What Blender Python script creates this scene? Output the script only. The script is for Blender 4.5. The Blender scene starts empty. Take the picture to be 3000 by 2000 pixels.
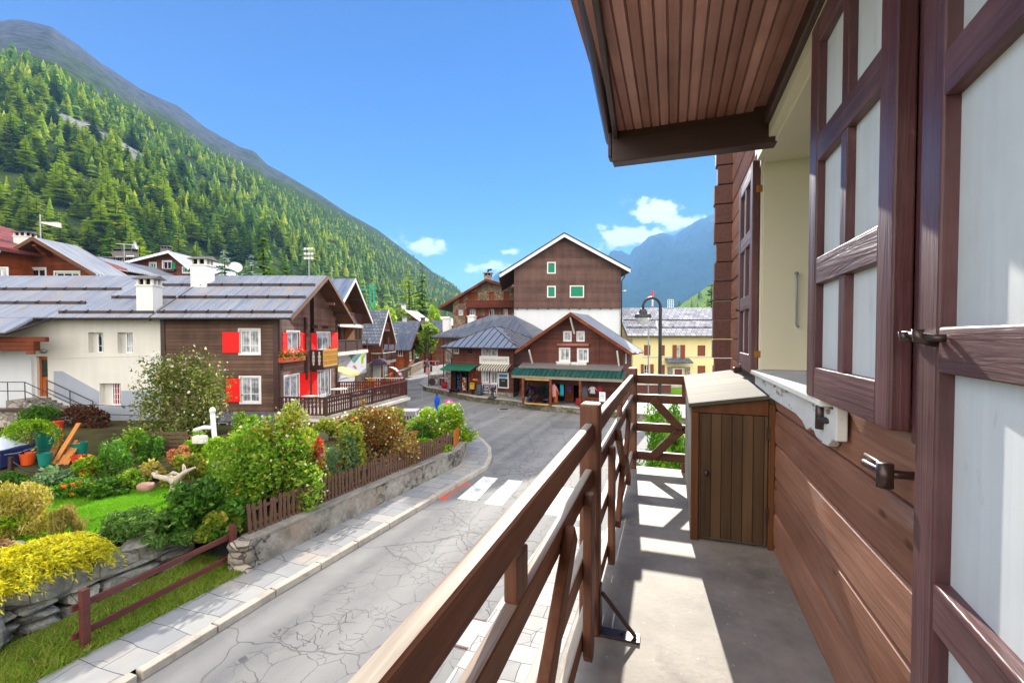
import bpy, math, random
import numpy as np
from mathutils import Vector, Matrix, noise as mnoise

S = bpy.context.scene
COL = S.collection
R = random.Random(7)
NR = np.random.default_rng(5)
rad = math.radians

# ------------------------------------------------------------------ camera, sky, sun, exposure
F, CX, CY, PITCH, CAMZ = 1045.3, 1176.0, 796.5, rad(1.4), 5.2
SUN_EL, SUN_AZ = rad(25.0), rad(14.5)          # azimuth clockwise from +Y
camd = bpy.data.cameras.new('camera')
cam = bpy.data.objects.new('camera', camd)
COL.objects.link(cam)
cam.location = (0, 0, CAMZ)
cam.rotation_euler = (math.pi / 2 - PITCH, 0, 0)
camd.lens, camd.sensor_width = 16.0, 36.0
camd.shift_y = 12.5 / 2352
camd.clip_start, camd.clip_end = 0.05, 30000
S.camera = cam
S.render.resolution_x, S.render.resolution_y = 1024, 682

W = bpy.data.worlds.new('World')
S.world = W
W.use_nodes = True
wn, wl = W.node_tree.nodes, W.node_tree.links
wn.clear()


def wnode(t, **a):
    n = wn.new(t)
    for k, v in a.items():
        setattr(n, k, v)
    return n


def wmath(op, a, b=None):
    n = wnode('ShaderNodeMath', operation=op)
    for i, v in enumerate((a, b)):
        if v is None:
            continue
        if isinstance(v, (int, float)):
            n.inputs[i].default_value = v
        else:
            wl.new(v, n.inputs[i])
    return n.outputs[0]


sky = wnode('ShaderNodeTexSky', sky_type='NISHITA', sun_disc=False, sun_elevation=SUN_EL,
            sun_rotation=SUN_AZ, altitude=1800, air_density=1.0, dust_density=0.15, ozone_density=3.0)
hs = wnode('ShaderNodeHueSaturation')
hs.inputs['Hue'].default_value = 0.515
hs.inputs['Saturation'].default_value = 1.58
hs.inputs['Value'].default_value = 0.64
wl.new(sky.outputs[0], hs.inputs['Color'])
# clouds over the valley: two banks of broken cumulus, by direction
tc = wnode('ShaderNodeTexCoord')
sp = wnode('ShaderNodeSeparateXYZ')
wl.new(tc.outputs['Generated'], sp.inputs[0])
yy = wmath('MAXIMUM', sp.outputs[1], 0.05)
ca, cb = wmath('DIVIDE', sp.outputs[0], yy), wmath('DIVIDE', sp.outputs[2], yy)
cv = wnode('ShaderNodeCombineXYZ')
wl.new(ca, cv.inputs[0])
wl.new(wmath('MULTIPLY', cb, 1.5), cv.inputs[1])
nz = wnode('ShaderNodeTexNoise')
nz.inputs['Scale'].default_value = 17.0
nz.inputs['Detail'].default_value = 7.0
nz.inputs['Roughness'].default_value = 0.58
wl.new(cv.outputs[0], nz.inputs['Vector'])
tot = None
for (px, py, rx, ry, amp) in ((1500, 488, 78, 34, 1.05), (1435, 545, 105, 30, .95), (1555, 512, 55, 32, .8), (985, 572, 62, 30, .8),
                              (930, 545, 50, 24, .55), (1130, 612, 70, 24, .6), (1175, 580, 40, 14, .45), (1330, 130, 40, 45, .0)):
    if amp == 0:
        continue
    u = wmath('DIVIDE', wmath('SUBTRACT', ca, (px - 1176) / F), rx / F)
    v = wmath('DIVIDE', wmath('SUBTRACT', cb, (771 - py) / F), ry / F)
    d = wmath('SQRT', wmath('ADD', wmath('MULTIPLY', u, u), wmath('MULTIPLY', v, v)))
    e = wmath('MULTIPLY', wmath('MAXIMUM', wmath('SUBTRACT', 1.25, d), 0.0), amp)
    tot = e if tot is None else wmath('MAXIMUM', tot, e)
cm = wmath('ADD', wmath('MULTIPLY', tot, 0.62), wmath('MULTIPLY', wmath('SUBTRACT', nz.outputs[0], 0.5), 1.7))
rp = wnode('ShaderNodeMapRange', interpolation_type='SMOOTHSTEP')
rp.inputs[1].default_value, rp.inputs[2].default_value = 0.17, 0.46
wl.new(cm, rp.inputs[0])
cloud_on = wmath('MULTIPLY', rp.outputs[0], wmath('MULTIPLY', wmath('GREATER_THAN', sp.outputs[1], 0.05), wmath('GREATER_THAN', tot, 0.0)))
mx = wnode('ShaderNodeMix', data_type='RGBA')
wl.new(wmath('MULTIPLY', cloud_on, 0.92), mx.inputs[0])
wl.new(hs.outputs[0], mx.inputs[6])
mx.inputs[7].default_value = (7.6, 7.7, 7.9, 1)
# unseen bright broken cloud, added behind the viewer as fill for shaded fronts
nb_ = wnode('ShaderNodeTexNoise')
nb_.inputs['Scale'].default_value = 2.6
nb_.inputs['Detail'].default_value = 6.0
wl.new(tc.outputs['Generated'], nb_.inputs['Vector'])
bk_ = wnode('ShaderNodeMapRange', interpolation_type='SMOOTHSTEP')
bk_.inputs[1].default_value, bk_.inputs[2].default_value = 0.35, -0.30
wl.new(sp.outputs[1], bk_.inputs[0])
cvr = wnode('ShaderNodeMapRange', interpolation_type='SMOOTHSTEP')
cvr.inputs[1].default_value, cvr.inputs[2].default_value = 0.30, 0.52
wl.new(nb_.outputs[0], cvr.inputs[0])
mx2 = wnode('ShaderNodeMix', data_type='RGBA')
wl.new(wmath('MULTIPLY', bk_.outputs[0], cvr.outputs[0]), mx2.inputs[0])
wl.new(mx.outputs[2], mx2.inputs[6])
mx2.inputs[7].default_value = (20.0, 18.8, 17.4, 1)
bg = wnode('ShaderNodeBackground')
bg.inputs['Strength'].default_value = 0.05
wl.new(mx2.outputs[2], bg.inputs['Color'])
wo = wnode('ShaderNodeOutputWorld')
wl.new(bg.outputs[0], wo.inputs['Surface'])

sund = bpy.data.lights.new('sun', 'SUN')
sund.energy, sund.angle, sund.color = 3.5, rad(0.53), (1.0, 0.93, 0.82)
sun = bpy.data.objects.new('sun', sund)
COL.objects.link(sun)
sun.location = (20, 60, 60)
sdir = Vector((math.sin(SUN_AZ) * math.cos(SUN_EL), math.cos(SUN_AZ) * math.cos(SUN_EL), math.sin(SUN_EL)))
sun.rotation_euler = (-sdir).to_track_quat('-Z', 'Y').to_euler()

S.view_settings.view_transform = 'Standard'
S.view_settings.look = 'None'
S.view_settings.gamma = 1
S.view_settings.exposure = 1.93
cy = S.cycles
cy.max_bounces, cy.diffuse_bounces, cy.glossy_bounces, cy.transmission_bounces = 8, 4, 3, 4
cy.transparent_max_bounces, cy.volume_bounces = 8, 1
cy.sample_clamp_indirect = 6.0
cy.use_denoising = True
cy.caustics_reflective = cy.caustics_refractive = False
HAZE = 0.5 / 5300


# ------------------------------------------------------------------ geometry helpers
def ray(px, py):
    a, b = (px - CX) / F, -(py - CY) / F
    return Vector((a, math.cos(PITCH) + b * math.sin(PITCH), -math.sin(PITCH) + b * math.cos(PITCH)))


EYE = Vector((0, 0, CAMZ))


def P(px, py, Y):
    r = ray(px, py)
    return EYE + r * (Y / r.y)


def G(px, py, z=0.0):
    r = ray(px, py)
    return EYE + r * ((z - CAMZ) / r.z)


def project(p):
    d = Vector(p) - EYE
    f = d.y * math.cos(PITCH) - d.z * math.sin(PITCH)
    u = d.y * math.sin(PITCH) + d.z * math.cos(PITCH)
    return CX + F * d.x / f, CY - F * u / f


TH = rad(19.44)
TS, TCc = math.sin(TH), math.cos(TH)


def Bw(w, u, z=0.0):                     # the street / balcony frame: w across, u along
    return Vector((u * TS + w * TCc, u * TCc - w * TS, z))


def tag(o, label=None, cat=None, group=None, kind=None):
    if label: o['label'] = label
    if cat: o['category'] = cat
    if group: o['group'] = group
    if kind: o['kind'] = kind
    return o


def thing(name, label, cat, loc=(0, 0, 0), rotz=0.0, group=None):
    o = bpy.data.objects.new(name, None)
    COL.objects.link(o)
    o.empty_display_size = 0.3
    o.location = loc
    o.rotation_euler = (0, 0, rotz)
    return tag(o, label, cat, group)


def copy_tree(o, parent=None):
    c = o.copy()
    COL.objects.link(c)
    if parent: c.parent = parent
    for ch in list(o.children):
        copy_tree(ch, c)
    return c


def link_mesh(name, me, mat, parent=None, loc=None):
    o = bpy.data.objects.new(name, me)
    if mat and not me.materials: me.materials.append(mat)
    COL.objects.link(o)
    if parent: o.parent = parent
    if loc is not None: o.location = loc
    return o


class MB:
    def __init__(s, off=(0, 0, 0)):
        s.v, s.f, s.o = [], [], Vector(off)

    def add(s, pts, faces):
        b = len(s.v)
        s.v += [tuple(Vector(p) - s.o) for p in pts]
        s.f += [tuple(b + i for i in f) for f in faces]
        return s

    def poly(s, pts):
        return s.add(pts, [tuple(range(len(pts)))])

    def box(s, x0, x1, y0, y1, z0, z1):
        p = [(x0, y0, z0), (x1, y0, z0), (x1, y1, z0), (x0, y1, z0), (x0, y0, z1), (x1, y0, z1), (x1, y1, z1), (x0, y1, z1)]
        return s.add(p, [(0, 3, 2, 1), (4, 5, 6, 7), (0, 1, 5, 4), (1, 2, 6, 5), (2, 3, 7, 6), (3, 0, 4, 7)])

    def bar(s, p, q, w, h, up=(0, 0, 1)):
        p, q, up = Vector(p), Vector(q), Vector(up)
        d = (q - p).normalized()
        if abs(d.dot(up)) > .98: up = Vector((0, 1, 0)) if abs(d.y) < .9 else Vector((1, 0, 0))
        a = d.cross(up).normalized() * (w / 2)
        b = a.cross(d).normalized() * (h / 2)
        pts = [p - a - b, p + a - b, p + a + b, p - a + b, q - a - b, q + a - b, q + a + b, q - a + b]
        return s.add(pts, [(0, 1, 2, 3), (7, 6, 5, 4), (0, 4, 5, 1), (1, 5, 6, 2), (2, 6, 7, 3), (3, 7, 4, 0)])

    def tube(s, pts, r, n=8, cap=True):
        pts = [Vector(p) for p in pts]
        m = len(pts)
        rs = list(r) if hasattr(r, '__len__') else [r] * m
        ref = Vector((0.13, 0.21, 1)).normalized()
        ring = []
        for i, p in enumerate(pts):
            d = (pts[min(i + 1, m - 1)] - pts[max(i - 1, 0)]).normalized()
            rf = ref if abs(d.dot(ref)) < .95 else Vector((1, 0.1, 0))
            a = d.cross(rf).normalized()
            b = d.cross(a)
            ring += [p + (a * math.cos(2 * math.pi * k / n) + b * math.sin(2 * math.pi * k / n)) * rs[i] for k in range(n)]
        fs = [(i * n + k, i * n + (k + 1) % n, (i + 1) * n + (k + 1) % n, (i + 1) * n + k) for i in range(m - 1) for k in range(n)]
        if cap: fs += [tuple(range(n - 1, -1, -1)), tuple(range((m - 1) * n, m * n))]
        return s.add(ring, fs)

    def lathe(s, prof, c=(0, 0, 0), n=16, a0=0.0, a1=2 * math.pi):
        c = Vector(c)
        m = len(prof)
        pts = [c + Vector((r * math.cos(a0 + (a1 - a0) * k / n), r * math.sin(a0 + (a1 - a0) * k / n), z)) for (r, z) in prof for k in range(n)]
        fs = [(i * n + k, i * n + (k + 1) % n, (i + 1) * n + (k + 1) % n, (i + 1) * n + k) for i in range(m - 1) for k in range(n)]
        fs += [tuple(range(n - 1, -1, -1)), tuple(range((m - 1) * n, m * n))]
        return s.add(pts, fs)

    def prism(s, poly, vec):
        n = len(poly)
        vec = Vector(vec)
        pts = [Vector(p) for p in poly] + [Vector(p) + vec for p in poly]
        return s.add(pts, [tuple(range(n - 1, -1, -1)), tuple(range(n, 2 * n))] + [(i, (i + 1) % n, n + (i + 1) % n, n + i) for i in range(n)])

    def rock(s, c, rx, ry, rz, seed=0, n=10, m=7, rough=.22, sq=.75, cuts=0):
        c = Vector(c)
        pts = []
        q = random.Random(seed * 7 + 1)
        pl = []
        for _ in range(cuts):                                    # split faces
            v = Vector((q.gauss(0, 1), q.gauss(0, 1), q.gauss(0, 1))).normalized()
            pl.append((v, q.uniform(.70, .92)))
        for j in range(m + 1):
            t = math.pi * j / m
            for k in range(n):
                a = 2 * math.pi * k / n
                d = Vector((math.sin(t) * math.cos(a), math.sin(t) * math.sin(a), math.cos(t)))
                d = Vector([math.copysign(abs(q) ** sq, q) for q in d])
                f = 1 + rough * mnoise.noise(d * 1.3 + Vector((seed * 7.3, seed * 1.7, 0))) + .3 * rough * mnoise.noise(d * 4 + Vector((seed, 0, 0)))
                for (v, h) in pl:
                    e = d.dot(v) - h
                    if e > 0: d = d - v * e
                pts.append(c + Vector((d.x * rx * f, d.y * ry * f, d.z * rz * f)))
        return s.add(pts, [(j * n + k, (j + 1) * n + k, (j + 1) * n + (k + 1) % n, j * n + (k + 1) % n) for j in range(m) for k in range(n)])

    def build(s, name, mat, parent=None, smooth=False, bev=0, kind=None, label=None):
        me = bpy.data.meshes.new(name)
        me.from_pydata(s.v, [], s.f)
        me.update()
        if smooth: me.polygons.foreach_set('use_smooth', [True] * len(me.polygons))
        o = link_mesh(name, me, mat, parent)
        if bev:
            b = o.modifiers.new('bevel', 'BEVEL')
            b.width, b.segments, b.limit_method, b.angle_limit = bev, 2, 'ANGLE', rad(40)
            b.harden_normals = False
        if kind: o['kind'] = kind
        if label: o['label'] = label
        if parent is None: o.location = s.o
        return o


def np_obj(name, V, Fc, mat, parent=None, smooth=False, loc=None):
    me = bpy.data.meshes.new(name)
    V = np.ascontiguousarray(V, dtype=np.float32)
    Fc = np.ascontiguousarray(Fc, dtype=np.int32)
    me.vertices.add(len(V))
    me.vertices.foreach_set('co', V.ravel())
    me.loops.add(Fc.size)
    me.loops.foreach_set('vertex_index', Fc.ravel())
    me.polygons.add(len(Fc))
    me.polygons.foreach_set('loop_start', np.arange(0, Fc.size, Fc.shape[1], dtype=np.int32))
    if smooth: me.polygons.foreach_set('use_smooth', [True] * len(Fc))
    me.update(calc_edges=True)
    return link_mesh(name, me, mat, parent, loc)


def unit(a):
    return a / np.maximum(np.linalg.norm(a, axis=1, keepdims=True), 1e-6)


def leaf_cards(C, size, asp=.5, bias=None, spread=1.0):
    n = len(C)
    a = NR.normal(size=(n, 3))
    if bias is not None: a = a * spread + np.asarray(bias)
    a = unit(a)
    b = unit(np.cross(a, NR.normal(size=(n, 3))))
    L = (size * (.55 + .9 * NR.random(n)))[:, None]
    V = np.stack([C + a * L, C + b * L * asp, C - a * L, C - b * L * asp], 1).reshape(-1, 3)
    return V, np.arange(4 * n).reshape(-1, 4)


def blob_points(blobs, n, shell=.5):
    bl = np.array(blobs, float)                                  # cx cy cz rx ry rz
    pr = (bl[:, 3] * bl[:, 4] * bl[:, 5]) ** (2 / 3)
    i = NR.choice(len(bl), n, p=pr / pr.sum())
    d = unit(NR.normal(size=(n, 3)))
    r = (1 - shell * NR.random(n) ** 1.6)[:, None]
    p = bl[i, :3] + d * bl[i, 3:] * r
    return p[p[:, 2] > 0.02]


def dome_blobs(rx, ry, h, k, seed, lo=.15, fr=(.20, .42)):
    q = random.Random(seed)
    out = []
    for i in range(k):
        t = q.uniform(0, 2 * math.pi)
        zf = q.uniform(lo, .86)
        rr = math.sqrt(max(0.05, 1 - (abs(zf - .38) / .62) ** 2)) * q.uniform(.30, .84)
        s = q.uniform(*fr)
        out.append((rx * rr * math.cos(t), ry * rr * math.sin(t), h * zf, rx * s, ry * s, h * s * .75))
    return out


def shrub(label, loc, rx, ry, h, mat, n, ls, k=10, seed=1, name='garden_shrub', cat='shrub', asp=.5, flowers=(), stems=4,
          blobs=None, bias=None, spread=1.0, shell=.55, stem_mat=None, group=None, lo=.15, shoots=26):
    t = thing(name, label, cat, loc, 0, group)
    bl = blobs or dome_blobs(rx, ry, h, k, seed, lo)
    q = random.Random(seed)
    pts = blob_points(bl, n, shell)
    sp_ = []
    for i in range(shoots if not blobs else 0):                  # long loose shoots that break the outline
        a, e = q.uniform(0, 6.28), q.uniform(.15, 1.45)
        L = q.uniform(.95, 1.28)
        x1, y1, z1 = rx * math.cos(e) * math.cos(a) * L, ry * math.cos(e) * math.sin(a) * L, h * (.25 + .75 * math.sin(e) * L)
        k_ = max(8, int(n / 260))
        for k in range(k_):
            f = .45 + .55 * k / k_
            g = (1.15 - f) * .09 * h
            sp_.append((x1 * f + q.gauss(0, g), y1 * f + q.gauss(0, g), z1 * (.3 + .7 * f) - .12 * h * f * f * math.cos(e) + q.gauss(0, g)))
    if sp_:
        pts = np.concatenate([pts, np.array(sp_)])
        pts = pts[pts[:, 2] > .02]
    V, Fc = leaf_cards(pts, ls, asp, bias, spread)
    np_obj('foliage', V, Fc, mat, t)
    if stems:
        m = MB()
        for i in range(stems):
            b = bl[q.randrange(len(bl))]
            x, y = q.uniform(-.12, .12) * rx, q.uniform(-.12, .12) * ry
            m.tube([(x, y, -.05), (x * .5 + b[0] * .5, y * .5 + b[1] * .5, b[2] * .55), (b[0], b[1], b[2] + b[5] * .5)], [.016 + .01 * h, .012 + .006 * h, .005], 5)
        m.build('stem', stem_mat or M['bark'], t)
    for (fm, fn, fs, fname) in flowers:
        bb = [(b[0], b[1], b[2], b[3] * 1.06, b[4] * 1.06, b[5] * 1.06) for b in bl]
        p = blob_points(bb, fn, .08)
        V, Fc = leaf_cards(p, fs, .85)
        o = np_obj(fname, V, Fc, fm, t)
        o['kind'] = 'stuff'
    return t


# ------------------------------------------------------------------ materials
def C(h):
    h = h.lstrip('#')
    v = [int(h[i:i + 2], 16) / 255 for i in (0, 2, 4)]
    return tuple(x / 12.92 if x <= .04045 else ((x + .055) / 1.055) ** 2.4 for x in v) + (1,)


class Mt:
    def __init__(s, name, rough=.7, spec=.3):
        s.m = bpy.data.materials.new(name)
        s.m.use_nodes = True
        s.nt = s.m.node_tree
        s.bs = s.nt.nodes['Principled BSDF']
        s.bs.inputs['Roughness'].default_value = rough
        s.bs.inputs['Specular IOR Level'].default_value = spec

    def put(s, sock, v):
        if isinstance(v, bpy.types.NodeSocket): s.nt.links.new(v, sock)
        else: sock.default_value = v

    def n(s, t, ins=None, **a):
        nd = s.nt.nodes.new('ShaderNode' + t)
        for k, v in a.items(): setattr(nd, k, v)
        for k, v in (ins or {}).items(): s.put(nd.inputs[k], v)
        return nd

    def math(s, op, a, b=0.0, c=0.0, clamp=False):
        nd = s.n('Math', {0: a, 1: b, 2: c}, operation=op)
        nd.use_clamp = clamp
        return nd.outputs[0]

    def mix(s, f, a, b, mode='MIX'):
        return s.n('Mix', {0: f, 6: a, 7: b}, data_type='RGBA', blend_type=mode).outputs[2]

    def co(s, kind='Object'):
        return s.n('TexCoord').outputs[kind]

    def xyz(s, v):
        o = s.n('SeparateXYZ', {0: v}).outputs
        return o[0], o[1], o[2]

    def vec(s, x, y, z):
        return s.n('CombineXYZ', {0: x, 1: y, 2: z}).outputs[0]

    def noise(s, scale, detail=3.0, vec=None, rough=.55, sc=None, dist=0.0):
        v = vec if vec is not None else s.co()
        if sc is not None: v = s.n('VectorMath', {0: v, 1: sc}, operation='MULTIPLY').outputs[0]
        return s.n('TexNoise', {'Vector': v, 'Scale': scale, 'Detail': detail, 'Roughness': rough, 'Distortion': dist}).outputs[0]

    def rng(s, f, a, b, c=0.0, d=1.0):
        return s.n('MapRange', {0: f, 1: a, 2: b, 3: c, 4: d}).outputs[0]

    def bump(s, h, dist=.01, strength=1.0):
        s.put(s.bs.inputs['Normal'], s.n('Bump', {'Height': h, 'Distance': dist, 'Strength': strength}).outputs[0])

    def col(s, v):
        s.put(s.bs.inputs['Base Color'], v)
        return s


def col4(c, f=1.0):
    if isinstance(c, str): c = C(c)
    return (c[0] * f, c[1] * f, c[2] * f, 1)


def m_plain(name, c, rough=.6, spec=.3, var=.12, scale=3.0, bump=0.0, metal=0.0):
    m = Mt(name, rough, spec)
    f = m.noise(scale, 4)
    m.col(m.mix(f, col4(c, 1 - var * 1.6), col4(c, 1 + var)))
    if bump: m.bump(m.noise(scale * 12, 3), bump)
    m.bs.inputs['Metallic'].default_value = metal
    return m.m


def m_wood(name, c1, c2, axis=2, rough=.55, spec=.35, scale=1.0, bump=.003, wear=None, chips=None):
    m = Mt(name, rough, spec)
    sc = [26.0, 26.0, 26.0]
    sc[axis] = 1.3
    sc = tuple(v * scale for v in sc)
    g = m.noise(1.0, 5, sc=sc, rough=.65, dist=.6)
    b = m.noise(1.7 * scale, 3)
    f = m.rng(m.math('ADD', m.math('MULTIPLY', g, .75), m.math('MULTIPLY', b, .4)), .35, .85)
    c = m.mix(f, col4(c1), col4(c2))
    if wear:
        nz = m.n('NewGeometry').outputs['Normal']
        _, _, z = m.xyz(nz)
        w = m.math('MULTIPLY', m.rng(z, .55, .9), m.rng(m.noise(5 * scale, 5, sc=(sc[0] * .12, sc[1] * .12, sc[2] * .3)), .24, .50))
        c = m.mix(w, c, m.mix(g, col4(wear, .75), col4(wear, 1.1)))
    if chips:
        k = m.rng(m.noise(11, 7, sc=tuple(.35 if i == axis else 1.0 for i in range(3)), rough=.72), .63, .70)
        c = m.mix(m.math('MULTIPLY', k, chips[1]), c, col4(chips[0]))
        gr = m.rng(m.noise(2.2, 5, rough=.65), .46, .70)
        c = m.mix(m.math('MULTIPLY', gr, chips[1] * .6), c, col4(chips[0], .8))
    m.col(c)
    m.bump(g, bump)
    return m.m


def m_planks(name, c1, c2, axis=2, ph=.18, groove=.07, rough=.7, spec=.25, along=(1, 1), seam=None, dark=.25, off=0.0, gb=.012, scale=1.0):
    """boards stacked along `axis`, with a grain that runs across it"""
    m = Mt(name, rough, spec)
    v = m.co()
    q = m.xyz(v)
    t = m.math('MULTIPLY_ADD', q[axis], 1 / ph, off + 100)
    i = m.math('FLOOR', t)
    fr = m.math('FRACT', t)
    rnd = m.n('TexWhiteNoise', {'W': i}, noise_dimensions='1D').outputs[0]
    sc = [1.4 * scale] * 3
    sc[axis] = 40.0 * scale
    shift = m.n('VectorMath', {0: v, 1: m.vec(m.math('MULTIPLY', rnd, 37.0), m.math('MULTIPLY', rnd, 11.0), 0.0)}, operation='ADD').outputs[0]
    g = m.noise(1.0, 5, vec=shift, sc=tuple(sc), rough=.65)
    b = m.noise(.9, 4, vec=shift)
    f = m.rng(m.math('ADD', m.math('ADD', m.math('MULTIPLY', g, .55), m.math('MULTIPLY', b, .45)), m.math('MULTIPLY', rnd, .35)), .35, 1.0)
    c = m.mix(f, col4(c1), col4(c2))
    e = m.math('MINIMUM', fr, m.math('SUBTRACT', 1.0, fr))
    gm = m.rng(e, groove * .35, groove)
    stn = m.rng(m.noise(1.0, 4, sc=(1.1, 1.1, .22), rough=.65), .36, .64, .68, 1.08)
    c = m.mix(1.0, c, m.vec(stn, stn, stn), 'MULTIPLY')
    c = m.mix(gm, m.mix(1.0, c, (dark, dark, dark, 1), 'MULTIPLY'), c)
    m.col(c)
    m.bump(m.math('ADD', gm, m.math('MULTIPLY', g, .18)), gb)
    return m.m


def m_plaster(name, c, stain=.1, rough=.85):
    m = Mt(name, rough, .2)
    a = m.noise(.6, 5)
    st = m.noise(1.0, 4, sc=(2.5, 2.5, .35))
    f = m.rng(m.math('ADD', m.math('MULTIPLY', a, .5), m.math('MULTIPLY', st, .5)), .38, .66)
    m.col(m.mix(f, col4(c, 1 - stain * 1.3), col4(c)))
    m.bump(m.noise(35, 4), .006)
    return m.m


def m_stone(name, c1, c2, scale=3.0, mortar='#57524b', squash=(1, 1, 1.6), bump=.03, edge=.06):
    m = Mt(name, .85, .25)
    v = m.co()
    wv = m.n('VectorMath', {0: v, 1: m.n('TexNoise', {'Vector': v, 'Scale': 2.0, 'Detail': 2.0}).outputs['Color']}, operation='ADD').outputs[0]
    wv = m.n('VectorMath', {0: wv, 1: squash}, operation='MULTIPLY').outputs[0]
    ed = m.n('TexVoronoi', {'Vector': wv, 'Scale': scale}, feature='DISTANCE_TO_EDGE').outputs['Distance']
    cc = m.n('TexVoronoi', {'Vector': wv, 'Scale': scale}).outputs['Color']
    r, g, b = m.n('SeparateColor', {0: cc}).outputs[:3]
    nn = m.noise(9, 5)
    f = m.math('ADD', m.math('MULTIPLY', r, .6), m.math('MULTIPLY', nn, .5))
    c = m.mix(m.rng(f, .2, .9), col4(c1), col4(c2))
    k = m.rng(ed, edge * .3, edge)
    m.col(m.mix(k, col4(mortar), c))
    m.bump(m.math('ADD', m.math('MULTIPLY', k, .8), m.math('MULTIPLY', nn, .3)), bump)
    return m.m


def m_corrug(name, c, across=0, period=.16, rust=.5, rough=.42, metal=.55, seams=1.6):
    m = Mt(name, rough, .5)
    q = m.xyz(m.co())
    w = m.math('SINE', m.math('MULTIPLY', q[across], 2 * math.pi / period))
    sc = [.35, .35, .35]
    sc[across] = 4.0
    st = m.noise(1.0, 4, sc=tuple(sc), rough=.6)
    b = m.noise(.5, 4)
    c0 = m.mix(m.rng(st, .33, .68), m.mix(1.0, col4(c, .62), (.84, .94, 1.15, 1), 'MULTIPLY'), col4(c, 1.1))
    ru = m.math('MULTIPLY', m.rng(m.math('ADD', st, m.math('MULTIPLY', b, .6)), .80, 1.0), rust)
    c1 = m.mix(ru, c0, C('#a07a58'))
    sm = m.math('FRACT', m.math('MULTIPLY', q[across], 1 / seams))
    c1 = m.mix(m.rng(sm, .0, .02, .35, 0), c1, (.03, .03, .03, 1))
    m.col(c1)
    m.bs.inputs['Metallic'].default_value = metal
    m.bump(w, period * .16)
    return m.m


def m_slate(name, c1, c2, sx=.35, sy=.3, horiz=(0, 1), mort='#24262b'):
    m = Mt(name, .6, .4)
    q = m.xyz(m.co())
    v = m.vec(q[horiz[0]], q[horiz[1]], 0.0)
    n2 = m.noise(1.2, 3)
    b = m.n('TexBrick', {'Vector': v, 'Color1': (0, 0, 0, 1), 'Color2': (1, 1, 1, 1), 'Mortar': (.5, .5, .5, 1), 'Scale': 1.0, 'Mortar Size': .022,
                         'Brick Width': sx, 'Row Height': sy, 'Bias': 0.0})
    f = m.math('ADD', m.math('MULTIPLY', m.xyz(b.outputs[0])[0], .6), m.math('MULTIPLY', n2, .5))
    c = m.mix(m.rng(f, .2, .9), col4(c1), col4(c2))
    m.col(m.mix(b.outputs['Fac'], c, C(mort)))
    fr = m.math('FRACT', m.math('MULTIPLY', q[horiz[1]], 1 / sy))
    m.bump(m.math('ADD', m.math('MULTIPLY', b.outputs['Fac'], -1.0), m.math('MULTIPLY', fr, -.7)), .03)
    return m.m


def m_leaf(name, c1, c2, c3=None, trans=.42, rough=.5, patch=1.2, spec=.25):
    m = Mt(name, rough, spec)
    r = m.n('NewGeometry').outputs['Random Per Island']
    pn = m.noise(patch, 2)
    f = m.math('ADD', m.math('MULTIPLY', r, .6), m.math('MULTIPLY', m.rng(pn, .3, .7), .4))
    c = m.mix(f, col4(c1), col4(c2))
    if c3: c = m.mix(m.rng(r, .80, .84), c, col4(c3))
    m.col(c)
    tr = m.n('BsdfTranslucent', {'Color': m.mix(1.0, c, (1.25, 1.3, .7, 1), 'MULTIPLY')})
    ms = m.n('MixShader', {0: trans, 1: m.bs.outputs[0], 2: tr.outputs[0]})
    m.nt.links.new(ms.outputs[0], m.nt.nodes['Material Output'].inputs['Surface'])
    return m.m


def m_glass(name, c='#20262c', rough=.06, spec=.6):
    m = Mt(name, rough, spec)
    m.col(m.mix(m.noise(.8, 2), col4(c, .7), col4(c, 1.5)))
    return m.m


def m_curtain(name, c='#c9ccd2', axis=0, per=.16, split=.5):
    m = Mt(name, .12, .5)
    q = m.xyz(m.co())
    t = m.math('ADD', q[0], q[1])
    w = m.math('SINE', m.math('MULTIPLY', t, 2 * math.pi / per))
    f = m.math('ADD', m.math('MULTIPLY', w, .07), m.noise(2.2, 2))
    m.col(m.mix(m.rng(f, .36, .62), col4(c, .22), col4(c, .8)))
    return m.m


M = {}
M['bark'] = m_plain('bark', '#4a3c30', .9, .1, .3, 6, .01)
M['white_paint'] = m_plain('white_paint', '#dfe0e0', .5, .3, .05)
M['white_worn'] = m_plain('white_worn', '#d5d3cc', .7, .2, .14, 5, .004)
M['cream'] = m_plain('cream_paint', '#ded5bb', .6, .25, .07, 1.2)
M['pane'] = m_glass('window_glass')
M['curtain'] = m_curtain('curtained_glass')
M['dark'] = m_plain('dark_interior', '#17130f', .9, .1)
M['iron'] = m_plain('dark_iron', '#2b2a2c', .5, .4, .1, 6)
M['black_metal'] = m_plain('black_metal', '#1c1e22', .45, .5, .1, 6)
M['grey_metal'] = m_plain('grey_metal', '#8d9196', .4, .5, .1, 5, 0, .6)
M['gutter'] = m_plain('gutter_metal', '#3a2f33', .4, .5, .12, 4, 0, .4)
M['red'] = m_plain('red_paint', '#f00a04', .5, .3, .03)
M['green_paint'] = m_plain('green_paint', '#0d7a5a', .6, .3, .06)
M['brown_shutter'] = m_plain('brown_shutter_paint', '#7a3f26', .6, .3, .1)

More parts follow.
